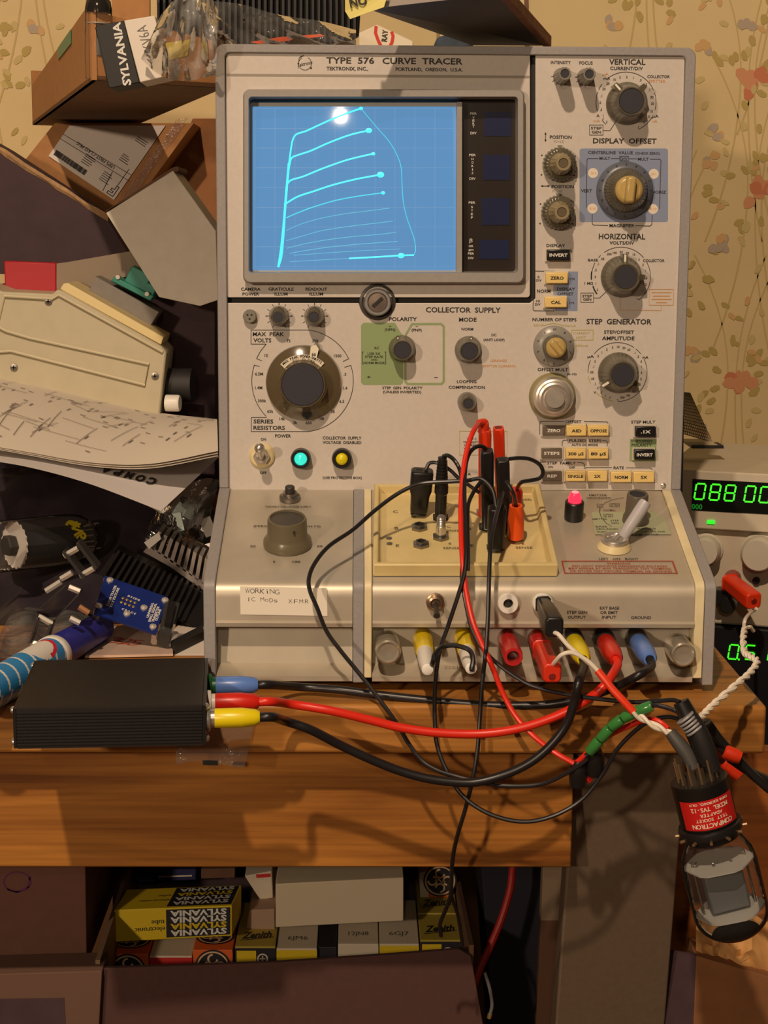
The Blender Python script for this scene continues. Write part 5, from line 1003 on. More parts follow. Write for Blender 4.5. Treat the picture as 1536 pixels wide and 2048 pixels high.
# beige wedge-shaped plastic housing with grooves and screws
M_hous = mat('beige_housing', S(190, 180, 152), .5, noise=.04, nscale=70)
t = thing('plastic_housing', P(170, 780, .40), 'beige wedge-shaped plastic housing with grooved side, lying on the papers', 'plastic housing')
YH = .40; body = slab('housing_side', [(-40, 566), (5, 583), (106, 588), (113, 579), (124, 581), (322, 692), (333, 704), (319, 834), (-40, 752)], YH, .055, M_hous, t, bevel=.0016)
def groove(pts, w, m): b = MB(); b.stroke([P(*p, YH - .0003) for p in pts], w * ppm(YH), OUT); return b.build('moulded_line', m, body, smooth=0)
M_shade = mat('groove_line_shade', S(128, 116, 84), .7); M_lip = mat('housing_lip', S(204, 194, 164), .5)  # first colour paints the shade along the moulded grooves
for pts in ([(-30, 640), (12, 662), (60, 676), (298, 728), (290, 770), (22, 702), (-30, 706)], [(8, 592), (104, 598), (118, 590), (326, 704)], [(8, 592), (-8, 660)]):
    b = MB(); b.tube([P(*p, YH - .0006) for p in pts], .0011, 6, smooth=False); b.build('moulded_rib', M_lip, body); groove([(x - 1, y + 4.5) for x, y in pts], 2.6, M_shade)
for x, y in ((97, 603), (28, 735), (310, 752)):
    b = MB(); o = P(x, y, YH); b.lathe([(8 * ppm(YH), 0), (7.5 * ppm(YH), .001), (0, .0016)], o, OUT, 18); s_ = b.build('housing_screw', M_dsteel, t)
    b = MB(); b.hexa([o + V((u * .0018, -.0017, w * .0005)) for u, w in ((-1, -1), (1, -1), (1, 1), (-1, 1))], (0, -.0002, 0)); b.hexa([o + V((u * .0005, -.0017, w * .0018)) for u, w in ((-1, -1), (1, -1), (1, 1), (-1, 1))], (0, -.0002, 0)); b.build('cross_slot', M_gap, s_, smooth=0)
slab('cream_strip', [(127, 567), (136, 566), (327, 674), (322, 690), (120, 578)], YH + .004, .05, mat('cream_edge', S(226, 206, 150), .45), t)
b = MB(); b.lathe([(17 * ppm(YH), 0), (17 * ppm(YH), .010), (15 * ppm(YH), .0115)], P(335, 806, YH + .01) + V((-.001, 0, 0)), (1, -.15, 0), 24); b.build('white_knob', M_white, t)
b = MB(); b.lathe([(34 * ppm(.43), 0), (34 * ppm(.43), .02)], P(338, 770, .43), (1, -.1, 0), 28); b.build('black_wheel', M_blackm, t)
# grey connector block and teal connector
t = slab('connector_block', [(190, 552), (318, 624), (301, 652), (176, 585)], .435, .03, mat('grey_block', S(128, 122, 116), .6, noise=.06, nscale=150)); tag(t, 'grey rectangular connector block behind the beige housing', 'connector')
t = thing('plug_connector', P(270, 570, .44), 'teal plastic connector standing on the grey block', 'connector')
M_teal = mat('teal_plastic', S(34, 128, 112), .45); slab('flange', [(228, 553), (308, 592), (300, 602), (222, 562)], .434, .03, M_teal, t, bevel=.0008)
slab('connector_body', [(248, 563), (264, 531), (303, 552), (296, 566), (316, 570), (306, 592)], .438, .018, M_teal, t, bevel=.0008)
for x, y in ((236, 554), (294, 588)): b = MB(); b.lathe([(.0022, 0), (.0018, .0016)], P(x, y, .434), OUT, 12); b.build('connector_screw', M_steel, t)
# papers: printed schematic on a curling stack, and the sheet beneath
M_paper = mat('schematic_paper', S(226, 216, 202), .75)
def sheet(front, back, Yf, Yb, nu=24, nv=10, lift=0):
    fr = crom([V((x, y, 0)) for x, y in front], 8); bk = crom([V((x, y, 0)) for x, y in back], 8)
    g = lambda c, u: c[min(int(u * (len(c) - 1)), len(c) - 2)].lerp(c[min(int(u * (len(c) - 1)), len(c) - 2) + 1], u * (len(c) - 1) - min(int(u * (len(c) - 1)), len(c) - 2))
    def at(u, v):
        p, q = P(*g(fr, u)[:2], Yf), P(*g(bk, u)[:2], Yb); r = p.lerp(q, v); r.z += lift * math.sin(math.pi * v); return r
    return at
at = sheet([(-40, 888), (60, 905), (180, 925), (300, 928), (436, 902)], [(-40, 748), (120, 780), (300, 822), (434, 838)], .155, .41, lift=.006)
t = thing('paper_stack', at(.5, .5), 'curling stack of printed schematic sheets under the beige housing', 'papers')
for k in range(3):
    b = MB(); b.grid([[at(i / 24, j / 10) - ZU * (.0007 * k + .00004 * i * k) + V((0, -.0006 * k, 0)) for i in range(25)] for j in range(11)]); sh = b.build('sheet', M_paper, t, smooth=60)
    if k == 0: top = sh
b = MB(); rnd = random.Random(11); ON = lambda u, v: at(min(max(u, .02), .98), min(max(v, .02), .97)) + V((0, -.0006, .0007))
def line(u, v, du, dv, w): b.stroke([ON(u + du * i / 6, v + dv * i / 6) for i in range(7)], w, V((0, -.5, .86)))
for i in range(34):
    u, v = rnd.uniform(.02, .95), rnd.uniform(.12, .8)
    if rnd.random() < .6: line(u, v, rnd.uniform(.04, .12), rnd.uniform(.14, .28), .0005)
    else: line(u, v, rnd.uniform(.06, .2), -rnd.uniform(.03, .09), .00045)
for i in range(70):
    u, v = rnd.uniform(.02, .95), rnd.uniform(.08, .9); line(u, v, .014, .04, .0011) if rnd.random() < .5 else line(u, v, .02, -.012, .0009)
b.build('schematic_print', mat('grey_print', S(130, 118, 110), .7), top, smooth=0)
at2 = sheet([(-40, 918), (60, 935), (180, 968), (322, 1022)], [(-40, 880), (120, 890), (300, 905), (440, 912)], .13, .24, lift=.0)
t = thing('paper_sheet', at2(.6, .4), 'loose white sheet with bold black lettering below the schematic stack', 'papers')
b = MB(); b.grid([[at2(i / 16, j / 6) for i in range(17)] for j in range(7)]); sh = b.build('sheet', mat('white_sheet', S(214, 208, 206), .7), t, smooth=60)
def on_sheet(f, x, y):                           # point of a sheet seen at pixel x, y
    best = min(((proj(f(i / 160, j / 40))[0] - x) ** 2 + (proj(f(i / 160, j / 40))[1] - y) ** 2, i, j) for i in range(161) for j in range(41)); return f(best[1] / 160, best[2] / 40)
pc, pe = on_sheet(at2, 303, 963), on_sheet(at2, 224, 944); rt = (pe - pc).normalized(); nr_ = rt.cross(on_sheet(at2, 260, 985) - pc); nr_ = (nr_ if nr_.z > 0 else -nr_).normalized(); b = MB()
for i, ch in enumerate('COMPA'): b.text(ch, pc + (pe - pc) * (i / 3.6) + nr_ * .0008, rt, nr_.cross(rt), .013, .0062, .05, shear=.2)
b.build('bold_lettering', M_ink, sh, smooth=0)
# dark lumpy bag of parts under the papers
M_bagdark = mat('dark_bag', S(44, 38, 46), .35, noise=.3, nscale=40, bump=.4)
b = MB(); rr = random.Random(5); rows = []
for j in range(22):
    r_ = []
    for i in range(40):
        x = -.66 + .49 * i / 39; y = .168 + .272 * j / 21; h = (.078 * min(1, max(0, (y - .17) / .12)) + .004) * (.55 + .45 * math.sin(math.pi * min(1, (i + 1) / 14))) if i < 7 else (.078 * min(1, max(0, (y - .178) / .12)) + .004)
        h *= 1 if x < -.20 else max(.1, (-.165 - x) / .035); r_.append((x, y, DESK + max(.0005, h + rr.uniform(-.006, .006))))
    rows.append(r_)
b.grid(rows); o = b.build('parts_bag', M_bagdark, None, smooth=60); tag(o, 'dark rumpled plastic bag of parts under the papers', 'bag')
# big tube lying down, clear glass with a white mica disc at the near end
YT = .20; a0_, a1_ = P(28, 1090, YT - .02), P(176, 1074, YT + .02); aa = (a1_ - a0_).normalized(); L_ = (a1_ - a0_).length; rT = 52 * ppm(YT)
t = thing('vacuum_tube', a0_.lerp(a1_, .5), 'large clear vacuum tube lying on its side at the frame edge', 'vacuum tube')
b = MB(); b.lathe([(rT, -.03), (rT, L_ * .72), (rT * .93, L_ * .88), (rT * .7, L_), (rT * .45, L_ * 1.03), (0, L_ * 1.03)], a0_, aa, 40); b.build('glass_envelope', film('tube_glass', (.97, .96, .94, 1), .10, .03, .02), t, smooth=80)
b = MB(); x, y, a = basis(aa); pts = []
for i in range(40): th = 2 * math.pi * i / 40; r = rT * (.94 if i % 2 else .86); pts.append(a0_ + x * (r * math.cos(th)) + y * (r * math.sin(th)))
b.prism(pts, aa * .0012); md_ = b.build('mica_disc', mat('white_mica', S(206, 202, 198), .5), t, smooth=0)
b = MB(); b.lathe([(rT * .42, -.0008), (rT * .42, -.006), (rT * .36, -.007)], a0_, aa, 6); b.build('plate_end', M_gap, md_)
b = MB(); b.lathe([(rT * .55, .002), (rT * .55, L_ * .75)], a0_, aa, 6); b.build('anode_plate', mat('black_anode', S(40, 38, 42), .5, .3), t, smooth=20)
b = MB()
for i, ch in enumerate('6LW6'):
    u = 2.05 - i * .3; nn = (x * math.cos(u) + y * math.sin(u)); nn = V((0, -math.cos(.2 + i * .28), math.sin(.95 - i * .28))).normalized(); nn = (nn - aa * nn.dot(aa)).normalized(); rt_ = nn.cross(aa).normalized() * -1
    b.text(ch, a0_ + aa * (L_ * (.62 + .03 * i)) + nn * (rT * 1.01), rt_, rt_.cross(nn) * -1 if False else aa * -1, .0085, None, .03)
b.build('yellow_print', mat('yellow_print', S(188, 170, 24), .5), t, smooth=0)
for i in range(7):
    th = -1.6 + i * .5; b = MB(); p = a1_ + x * (rT * .5 * math.cos(th)) + y * (rT * .5 * math.sin(th)); b.tube([p, p + aa * .010], .0007, 6, smooth=False); b.build('tube_pin', M_steel, t)
# bag of metal clips
t = thing('clip_bag', P(360, 1060, .24), 'clear bag of shiny metal clips leaning on the tracer case', 'bag')
b = MB(); rows = []
for j in range(15):
    w = j / 14; row = []
    for i in range(16):
        u = i / 15; x = 300 - 26 * w + (438 - 300 + 16 * w - 34 * w) * u + 40 * (1 - w) * (1 - u) * (1 - w); y = 962 + 165 * w + 6 * math.sin(6 * u + 5 * w); row.append(P(x, y, .25 - .035 * math.sin(math.pi * u) * math.sin(math.pi * min(1, w * 1.1)) + .004 * math.sin(11 * u + 7 * w)))
    rows.append(row)
b.grid(rows); b.build('clear_film', film('clip_bag_film', (.72, .82, .82, 1), .3, .12, .10, crumple=70), t, smooth=60)
rr = random.Random(3)
for i in range(16):
    x, y = rr.uniform(312, 420), rr.uniform(1010, 1112); a = rr.uniform(0, 3.1); o = P(x, y, .240 + rr.uniform(-.006, .012)); d1 = V((math.cos(a), rr.uniform(-.3, .3), math.sin(a))).normalized(); d2 = d1.cross(V((0, -1, .2))).normalized(); n2 = d1.cross(d2)
    b = MB(); w_, h_ = .0065, .0042; b.hexa([o - d1 * w_ - d2 * h_, o + d1 * w_ - d2 * h_, o + d1 * w_ + d2 * h_, o - d1 * w_ + d2 * h_], n2 * .0006); b.hexa([o + d1 * w_ - d2 * h_, o + d1 * w_ + d2 * h_, o + d1 * w_ + d2 * h_ + n2 * .005, o + d1 * w_ - d2 * h_ + n2 * .005], d1 * .0006)
    b.build('metal_clip', M_steel, t, smooth=0)
slab('paper_tab', [(288, 1085), (318, 1064), (322, 1078), (298, 1098)], .190, .0006, M_white, t, bevel=0)
# two heat sinks
M_fin = mat('grey_heatsink', S(150, 140, 134), .45, .3); M_finb = mat('black_heatsink', S(30, 27, 28), .45, .2)
t = thing('heat_sink', P(350, 1130, .2), 'grey comb-shaped heat sink end jutting from the heap beside the tracer', 'heat sink')
base = [(286, 1104), (340, 1134), (410, 1184), (410, 1168), (344, 1120), (300, 1092)]; slab('fin_base', base, .195, .03, M_fin, t, bevel=.0003)
for i in range(9):
    f = i / 8.6; bx0, by0 = 302 + 108 * f, 1094 + 74 * f; tx0, ty0 = 317 + 100 * f, 1062 + 58 * f
    slab('fin', [(bx0, by0 + 2), (bx0 + 6.5, by0 + 7), (tx0 + 6.5, ty0 + 4), (tx0, ty0)], .195, .03, M_fin, t, bevel=0)
t = thing('heat_sink', P(310, 1170, .17), 'black finned heat sink lying in front of the grey one', 'heat sink')
slab('fin_base', [(196, 1150), (232, 1098), (410, 1188), (410, 1262), (385, 1256)], [.168, .190, .190, .160, .160], .018, M_finb, t)
for i in range(15):
    f = i / 15; p, q = (236 + 168 * f, 1100 + 84 * f), (204 + 172 * f, 1150 + 96 * f); slab('fin', [(p[0], p[1]), (p[0] + 5, p[1] + 3), (q[0] + 5, q[1] + 3), q], [.180, .180, .158, .158], .014, M_finb, t, bevel=0)
M_bright = mat('bright_spacer', S(222, 216, 206), .3, .55)
# blue fixture board on standoffs
bq = [P(210, 1151, .128), P(188, 1226, .096), P(335, 1194, .120)]; bn = (bq[0] - bq[1]).cross(bq[2] - bq[1]).normalized(); bn = bn if bn.y < 0 else -bn
BP = lambda x, y, o=0: onplane(x, y, bq[0] + bn * o, bn)
t = thing('circuit_board', BP(260, 1210), 'small blue test fixture circuit board with white lettering', 'circuit board')
q = [BP(210, 1151), BP(188, 1226), BP(312, 1268), BP(335, 1194)]; b = MB(); b.prism(q, -bn * .0016); bd_ = b.build('board', mat('blue_solder_mask', S(22, 42, 112), .3, noise=.08, nscale=60), t, smooth=0)
bu = (BP(335, 1194) - BP(210, 1151)).normalized(); bv = (BP(210, 1151) - BP(188, 1226)).normalized(); tr_u = (BP(236, 1165) - BP(213, 1222)).normalized(); tr_v = bn.cross(tr_u)
b = MB()
for tx, x, y, L2 in (('CURVE TRACER', 223, 1191, 62), ('TEST FIXTURE', 229, 1195, 58), ('UNIVERSAL', 300, 1220, 44), ('SMALL SIGNAL', 305, 1225, 54), ('TRANSISTOR', 311, 1228, 46), ('OUTLINE', 316, 1230, 34)): b.text(tx, BP(x, y, .0003), tr_u, tr_v, .0016, L2 * .000335, .03)
for i, ch in enumerate('DSCDB'): b.text(ch, BP(258 + 5 * i, 1192 + 2 * i, .0003), bu, bn.cross(bu), .0017, None, .02)
for i, ch in enumerate('CBBCE'): b.text(ch, BP(246 + 6 * i, 1218 + 2.3 * i, .0003), bu, bn.cross(bu), .0017, None, .02)
b.build('board_lettering', M_white_ink, bd_, smooth=0)
M_gold2 = mat('gold_pad', S(206, 176, 110), .3, .8)
for j in range(2):
    for i in range(4): b = MB(); b.lathe([(.0011, 0), (.0007, .0004)], BP(246 + 8 * i - 3 * j, 1196 + 3 * i + 8 * j, .0001), bn, 12); b.build('gold_pad', M_gold2, bd_)
for x, y in ((220, 1161), (198, 1212), (288, 1216), (330, 1201), (306, 1254), (254, 1228)): b = MB(); b.lathe([(.0024, 0), (.0022, .0010), (0, .0018)], BP(x, y, .0001), bn, 14); b.build('board_screw', M_bright, t)
b = MB(); b.hexa([BP(331, 1198, .001), BP(318, 1262, .001), BP(340, 1272, .001), BP(360, 1206, .001)], -bn * .012); b.build('end_block', film('clear_acrylic', (.7, .72, .78, 1), .35, .05, .05), t, smooth=0)
b = MB(); b.hexa([BP(337, 1208, .0015), BP(328, 1252, .0015), BP(341, 1256, .0015), BP(350, 1213, .0015)], bn * .004); b.build('socket_strip', M_black, t, smooth=0)
for x, y in ((214, 1158), (194, 1220), (312, 1258)): b = MB(); p = BP(x, y, -.0016); b.cyl(p, p - bn * .012, .0024, seg=6); b.build('standoff', M_steel, t)
# frame of plates and bright spacers beside it
t = thing('standoff_frame', P(120, 1200, .06), 'loose frames of thin plates joined by bright hexagonal metal spacers', 'hardware')
M_pl = mat('smoked_plate', S(52, 50, 50), .25)
for pts in (((124, 1106), (128, 1101), (172, 1156), (166, 1160)), ((151, 1088), (156, 1084), (196, 1136), (190, 1140)), ((70, 1226), (74, 1222), (132, 1170), (128, 1176)), ((104, 1246), (108, 1240), (160, 1184), (157, 1192)), ((58, 1288), (62, 1284), (78, 1236), (72, 1234)), ((86, 1292), (92, 1288), (104, 1250), (98, 1248))): slab('plate', pts, .062, .014, M_pl, t, bevel=.0003)
for (xa, ya), (xb, yb), m in (((128, 1112), (156, 1096), M_bright), ((160, 1152), (188, 1136), M_bright), ((122, 1158), (144, 1145), M_bright), ((138, 1174), (160, 1183), M_bright), ((77, 1232), (105, 1248), M_bright), ((62, 1284), (90, 1294), M_bright), ((158, 1213), (178, 1226), mat('copper_spacer', S(196, 140, 96), .3, .5)), ((140, 1236), (160, 1246), M_bright), ((92, 1182), (122, 1163), M_bright)):
    b = MB(); p, q = P(xa, ya, .066), P(xb, yb, .066); b.cyl(p, q, .0020, seg=6); b.build('spacer', m, t, smooth=20); 
# flat bags and papers on the desk behind the box
DZ = lambda x, y, o=.0: PZ(x, y, DESK + o)
b = MB(); b.prism([DZ(170, 1316, .001), DZ(206, 1252, .001), DZ(300, 1262, .001), DZ(345, 1290, .001), DZ(346, 1312, .001)], (0, 0, .0015)); o = b.build('paper_bag', mat('pinkish_bag', S(206, 178, 160), .35, noise=.12, nscale=50), None, smooth=0); tag(o, 'flat pale bag with red scrawled figures under the marker', 'bag')
b = MB()
for i, ch in enumerate('1325'): b.text(ch, DZ(212 + 20 * i, 1277 + 2.5 * i, .0028), V((1, -.05, 0)), V((.15, 1, 0)), .016, None, -.01)
b.build('red_scrawl', mat('red_pen', S(196, 70, 50), .6), o, smooth=0)
b = MB(); b.prism([DZ(350, 1311, .0004), DZ(330, 1276, .0004), DZ(370, 1240, .0004), DZ(415, 1236, .0004), DZ(412, 1311, .0004)], (0, 0, .0004)); o = b.build('paper_sheet', M_paper, None, smooth=0); tag(o, 'white paper corner showing between the circuit board and the tracer', 'papers')
b = MB(); b.hexa([DZ(342, 1300, .001), DZ(406, 1266, .001), DZ(408, 1280, .001), DZ(350, 1309, .001)], (0, 0, .006)); o = b.build('black_strip', M_blackm, None, smooth=0); tag(o, 'short black strip lying on the white paper behind the box', 'strip')
b = MB(); rows = []
for j in range(22): rows.append([DZ(-40 + 178 * i / 27 + 4 * j, 1338 - 150 * j / 21, .002 + (.006 + .0022 * math.sin(.5 * i + .35 * j) + .0012 * math.sin(1.1 * j - .4 * i)) * min(1, j / 3, (21 - j) / 3, (27 - i) / 3)) for i in range(28)])
b.grid(rows); o = b.build('plastic_bag', film('mauve_bag', (.58, .47, .47, 1), .25, .25, .14, crumple=60), None, smooth=60); tag(o, 'crumpled translucent bag on the desk at the left edge, behind the marker', 'bag')
# fat marker pen: blue cap, white collar, patterned cyan barrel
rM = .0112; mc0, mc1 = PZ(204, 1252, DESK + rM), PZ(20, 1358, DESK + rM); ma = (mc1 - mc0).normalized(); 
t = thing('marker_pen', mc0.lerp(mc1, .5), 'fat marker pen with a blue cap and a cyan, white and red barrel', 'marker pen')
Lc = (PZ(108, 1306, DESK + rM) - mc0).length
b = MB(); b.lathe([(0, 0), (rM * .72, .0006), (rM * .82, .002), (rM * .96, Lc - .001), (rM * .94, Lc)], mc0, ma, 36); b.build('cap', mat('blue_cap', S(44, 46, 140), .4), t)
b = MB(); b.lathe([(rM, Lc), (rM * 1.05, Lc + .001), (rM * 1.05, Lc + .0065), (rM, Lc + .0075)], mc0, ma, 36); b.build('white_collar', M_white, t)
b = MB(); seg, nh = 96, 170; x, y, a = basis(ma); h0_, h1_ = Lc + .0075, Lc + .105
ANG = math.degrees(math.atan2(y.dot(V((0, -.55, .83))), x.dot(V((0, -.55, .83)))))
for j in range(nh):
    for i in range(seg):
        hh = [h0_ + (h1_ - h0_) * (j + k) / nh for k in (0, 1)]; th = [2 * math.pi * (i + k) / seg for k in (0, 1)]
        f = lambda t_, h: mc0 + x * (rM * math.cos(t_)) + y * (rM * math.sin(t_)) + ma * h
        s_ = (hh[0] - h0_) / .001; ang = math.degrees(th[0]); k = 0
        if (s_ + ang * .045) % 13 < 2.2: k = 1
        e = ((s_ - 20) / 17) ** 2 + (((ang - ANG + 180) % 360 - 180) / 60) ** 2
        if e < 1: k = 1
        if .62 < e < 1 and s_ < 19: k = 2
        b.slot(k).add([f(th[0], hh[0]), f(th[1], hh[0]), f(th[1], hh[1]), f(th[0], hh[1])], [(0, 1, 2, 3)])
b.slot(0); b.poly([mc0 + x * (rM * math.cos(2 * math.pi * i / 36)) + y * (rM * math.sin(2 * math.pi * i / 36)) + ma * h1_ for i in range(36)]); b.build('barrel', [mat('cyan_barrel', S(50, 140, 205), .35), M_white, mat('barrel_red', S(214, 44, 66), .35)], t, smooth=60)

# ------------------------------------------------------------------ things above and on top of the tracer
t = thing('tube_carton', P(265, 100, .12), 'small black and white tube carton tilted on the big brown carton', 'box')
YS_ = .122; slab('carton_white', [(248, 41), (309, 31), (341, 151), (280, 165)], YS_, .034, mat('white_tube_card', S(224, 216, 204), .6), t)
blk = slab('carton_black', [(190, 55), (194, 50), (248, 41), (280, 165), (220, 177), (216, 172)], YS_, .034, mat('black_tube_card', S(20, 18, 18), .55), t)
b = MB(); tu = (P(231, 50, YS_) - P(252, 168, YS_)).normalized(); tv = V((-tu.z, 0, tu.x)); b.text('SYLVANIA', P(243, 108, YS_ - .0003), tu, tv, 16 * ppm(YS_), 120 * ppm(YS_), .03)
b.build('white_lettering', M_white_ink, blk, smooth=0)
b = MB(); tu = (P(281, 50, YS_) - P(302, 110, YS_)).normalized(); tv = V((-tu.z, 0, tu.x)); b.text('7KV6A', P(291, 81, YS_ - .0003), tu, tv, 22 * ppm(YS_), 56 * ppm(YS_), -.01); b.build('grey_lettering', mat('grey_stamp', S(110, 104, 98), .6), t, smooth=0)
b = MB(); b.stroke([P(*p, YS_ - .0003) for p in ((196, 76), (213, 150))], 2 * ppm(YS_), OUT); b.build('flap_line', M_gap, blk, smooth=0)
tb0, tb1 = P(196, 112, .185), P(197, 2, .185); tax = (tb1 - tb0).normalized(); L_ = (tb1 - tb0).length; rt2 = 26 * ppm(.185)
t = thing('vacuum_tube', tb0, 'upright clear vacuum tube with a dark top in the brown carton', 'vacuum tube')
b = MB(); b.lathe([(rt2 * .9, -.015), (rt2, 0), (rt2, L_ * .85), (rt2 * .9, L_ * 1.0), (rt2 * .5, L_ * 1.1), (0, L_ * 1.12)], tb0, tax, 32); b.build('glass_envelope', film('tube_glass', (.97, .96, .94, 1), .10, .03, .02), t, smooth=80)
b = MB(); b.lathe([(rt2 * .96, L_ * .78), (rt2 * .96, L_ * .86), (rt2 * .86, L_ * .99), (rt2 * .46, L_ * 1.08), (0, L_ * 1.1)], tb0, tax, 32); b.build('getter_flash', mat('getter_mirror', S(46, 38, 30), .15, .8), t, smooth=80)
b = MB(); b.lathe([(rt2 * .6, .0), (rt2 * .6, L_ * .55)], tb0, tax, 16); b.build('anode_plate', mat('grey_plate_metal', S(92, 96, 100), .5, .3), t)
b = MB(); b.lathe([(rt2 * .85, L_ * .58), (rt2 * .85, L_ * .6)], tb0, tax, 24); b.build('mica_disc', M_mica, t)
t = slab('cardboard_sheet', [(222, -15), (300, -15), (300, 60), (226, 60)], .26, .004, M_card); tag(t, 'tan cardboard piece standing behind the upright tube', 'cardboard')
t = thing('heat_sink', P(480, 30, .30), 'long black heat sink with upright fins on top of the tracer', 'heat sink')
slab('fin_base', [(312, -30), (724, -30), (718, 70), (660, 108), (318, 112)], .31, .012, M_finb, t)
for i in range(34): x = 314 + 11.9 * i; slab('fin', [(x, -30), (x + 5, -30), (x + 5, 108 - (0 if i < 29 else (i - 29) * 10)), (x, 108 - (0 if i < 29 else (i - 29) * 10))], .292, .018, M_finb, t, bevel=0)
def bag(name, label, outline, Y, amp, m, n=18, seed=1):
    r_ = random.Random(seed); L1, L2 = outline; rows = []
    c1 = crom([V((x, y, 0)) for x, y in L1], 8); c2 = crom([V((x, y, 0)) for x, y in L2], 8)
    ph = [r_.uniform(0, 6) for _ in range(6)]
    for j in range(n):
        w = j / (n - 1); row = []
        for i in range(n + 8):
            u = i / (n + 7); k1, k2 = u * (len(c1) - 1), u * (len(c2) - 1); p = c1[int(min(k1, len(c1) - 2))].lerp(c1[int(min(k1, len(c1) - 2)) + 1], k1 - int(min(k1, len(c1) - 2))); q = c2[int(min(k2, len(c2) - 2))].lerp(c2[int(min(k2, len(c2) - 2)) + 1], k2 - int(min(k2, len(c2) - 2)))
            s_ = p.lerp(q, w); row.append(P(s_.x, s_.y, Y - amp * math.sin(math.pi * w) * (.7 + .3 * math.sin(6 * u + ph[0])) + .004 * math.sin(14 * u + 5 * w + ph[1]) + .003 * math.sin(23 * u - 9 * w + ph[2]) + .02 * (w - .5)))
        rows.append(row)
    b = MB(); b.grid(rows); o = b.build(name, m, None, smooth=80); return tag(o, label, 'bag')
slab_y = mat('yellow_insert', S(190, 170, 30), .5)
o = bag('plastic_bag', 'cloudy plastic bag with something yellow inside, left of the tracer top', ([(322, 30), (360, -10), (410, -20), (436, 20)], [(282, 118), (320, 150), (370, 162), (432, 150)]), .105, .012, film('cloudy_bag', (.82, .78, .70, 1), .2, .22, .20, crumple=45), seed=4)
slab('yellow_insert', [(330, 86), (382, 78), (376, 112), (338, 122)], .122, .004, slab_y, o)
o = bag('plastic_bag', 'shiny clear plastic bag with an orange strip, on top of the tracer', ([(402, 0), (480, 8), (560, 30), (640, 42), (712, 60)], [(430, 110), (500, 112), (580, 110), (660, 108), (712, 108)]), .20, .022, film('shiny_bag', (.88, .85, .80, 1), .18, .10, .07, crumple=40), seed=9)
slab('orange_strip', [(500, 84), (560, 74), (640, 68), (650, 72), (590, 80), (520, 88)], .205, .003, mat('orange_strip', S(226, 84, 30), .5), o, bevel=0)
b = MB(); b.stroke([P(x, y, .168) for x, y in ((484, 44), (490, 38), (496, 30), (492, 26), (486, 32), (490, 46))], .0011, OUT); b.stroke([P(x, y, .170) for x, y in ((500, 38), (506, 30), (512, 36), (520, 30), (530, 38), (540, 32), (548, 38))], .0011, OUT); b.build('pen_scrawl', M_ink, o, smooth=0)
# slab projecting forward over the top edge: it throws the shadow on the title strip
t = thing('metal_tray', P(900, 60, .12), 'dark flat metal tray with a rusty edge jutting over the tracer top', 'tray')
fa, fb, fc, fd = P(728, 16, .068), P(992, -14, .062), P(1088, 92, .150), P(944, 91, .200)
b = MB(); b.prism([fa, fb, fc, fd], (0, 0, .004)); b.build('tray_bottom', mat('dark_tray_metal', S(84, 76, 72), .45, .3, noise=.1, nscale=40), t, smooth=0, bevel=.0005)
b = MB(); n_ = (fc - fb).cross(ZU).normalized(); b.hexa([fb - ZU * .001, fc - ZU * .001, fc + ZU * .006, fb + ZU * .006], n_ * .005); b.build('rusty_edge', mat('rusty_metal', S(128, 84, 58), .6, .3, noise=.25, nscale=120), t, smooth=0, bevel=.0005)
b = MB(); b.hexa([fa - ZU * .001, fb - ZU * .001, fb + ZU * .010, fa + ZU * .010], (0, -.002, 0)); b.build('front_lip', mat('worn_lip', S(150, 140, 132), .45, .3), t, smooth=0)
o = slab('yellow_tag', [(690, -10), (776, -12), (768, 14), (700, 38), (690, 22)], [.060, .060, .060, .062, .062], .0012, mat('yellow_paper', S(232, 220, 130), .6), None, bevel=0); tag(o, 'torn yellow paper tag beside the metal tray', 'paper tag')
b = MB(); b.text('NO', P(716, 2, .0597), V((.97, 0, .2)), V((-.2, 0, .97)), 18 * ppm(.06), 34 * ppm(.06), .03); b.build('tag_lettering', M_ink, o, smooth=0)
t = thing('tube_carton', P(770, 80, .25), 'white and red tube carton on top of the tracer under the tray', 'box')
pb = slab('carton_body', [(718, 100), (718, 66), (754, 49), (826, 82), (826, 100)], .235, .05, mat('ray_white', S(226, 214, 190), .6), t)
b = MB()
for pts in (((752, 52), (751, 66), (756, 80), (764, 96)), ((783, 63), (786, 72), (784, 84), (778, 96))): b.stroke([P(x, y, .2346) for x, y in pts], 6 * ppm(.235), OUT)
b.build('red_arcs', mat('red_print', S(206, 50, 34), .6), pb, smooth=0)
b = MB(); b.text('RAY', P(769, 71, .2345), V((.1, 0, 1)).normalized(), V((-1, 0, .1)).normalized(), 11 * ppm(.235), 22 * ppm(.235), .02); b.build('carton_lettering', M_ink, pb, smooth=0)
t = thing('supply_box', P(1000, 60, .33), 'beige box with a printed white rating label behind the tray', 'box')
bb_ = slab('box_body', [(880, -25), (1060, -25), (1062, 120), (880, 120)], .32, .06, mat('beige_box', S(206, 184, 140), .6), t)
slab('dark_edge', [(1048, -25), (1057, -25), (1059, 120), (1050, 120)], .3195, .001, M_card2, bb_, bevel=0)
lb_ = slab('rating_label', [(938, 2), (950, -20), (1032, -20), (1030, 46), (1008, 42)], .3192, .0005, mat('label_white_paper', S(228, 224, 220), .5), bb_, bevel=0)
b = MB()
for tx, x0, x1, y, h in (('MPP2456440J', 961, 1022, 6, 6.5), ('1208W', 973, 1003, 16, 6.5), ('E236128', 974, 1004, 26.5, 6.5), ('12.2 No 190', 978, 1022, 37, 6)): b.text(tx, P((x0 + x1) / 2, y, .319), V((1, 0, -.06)), ZU, h * ppm(.32), (x1 - x0) * ppm(.32), .0)
b.build('label_lettering', M_ink, lb_, smooth=0)
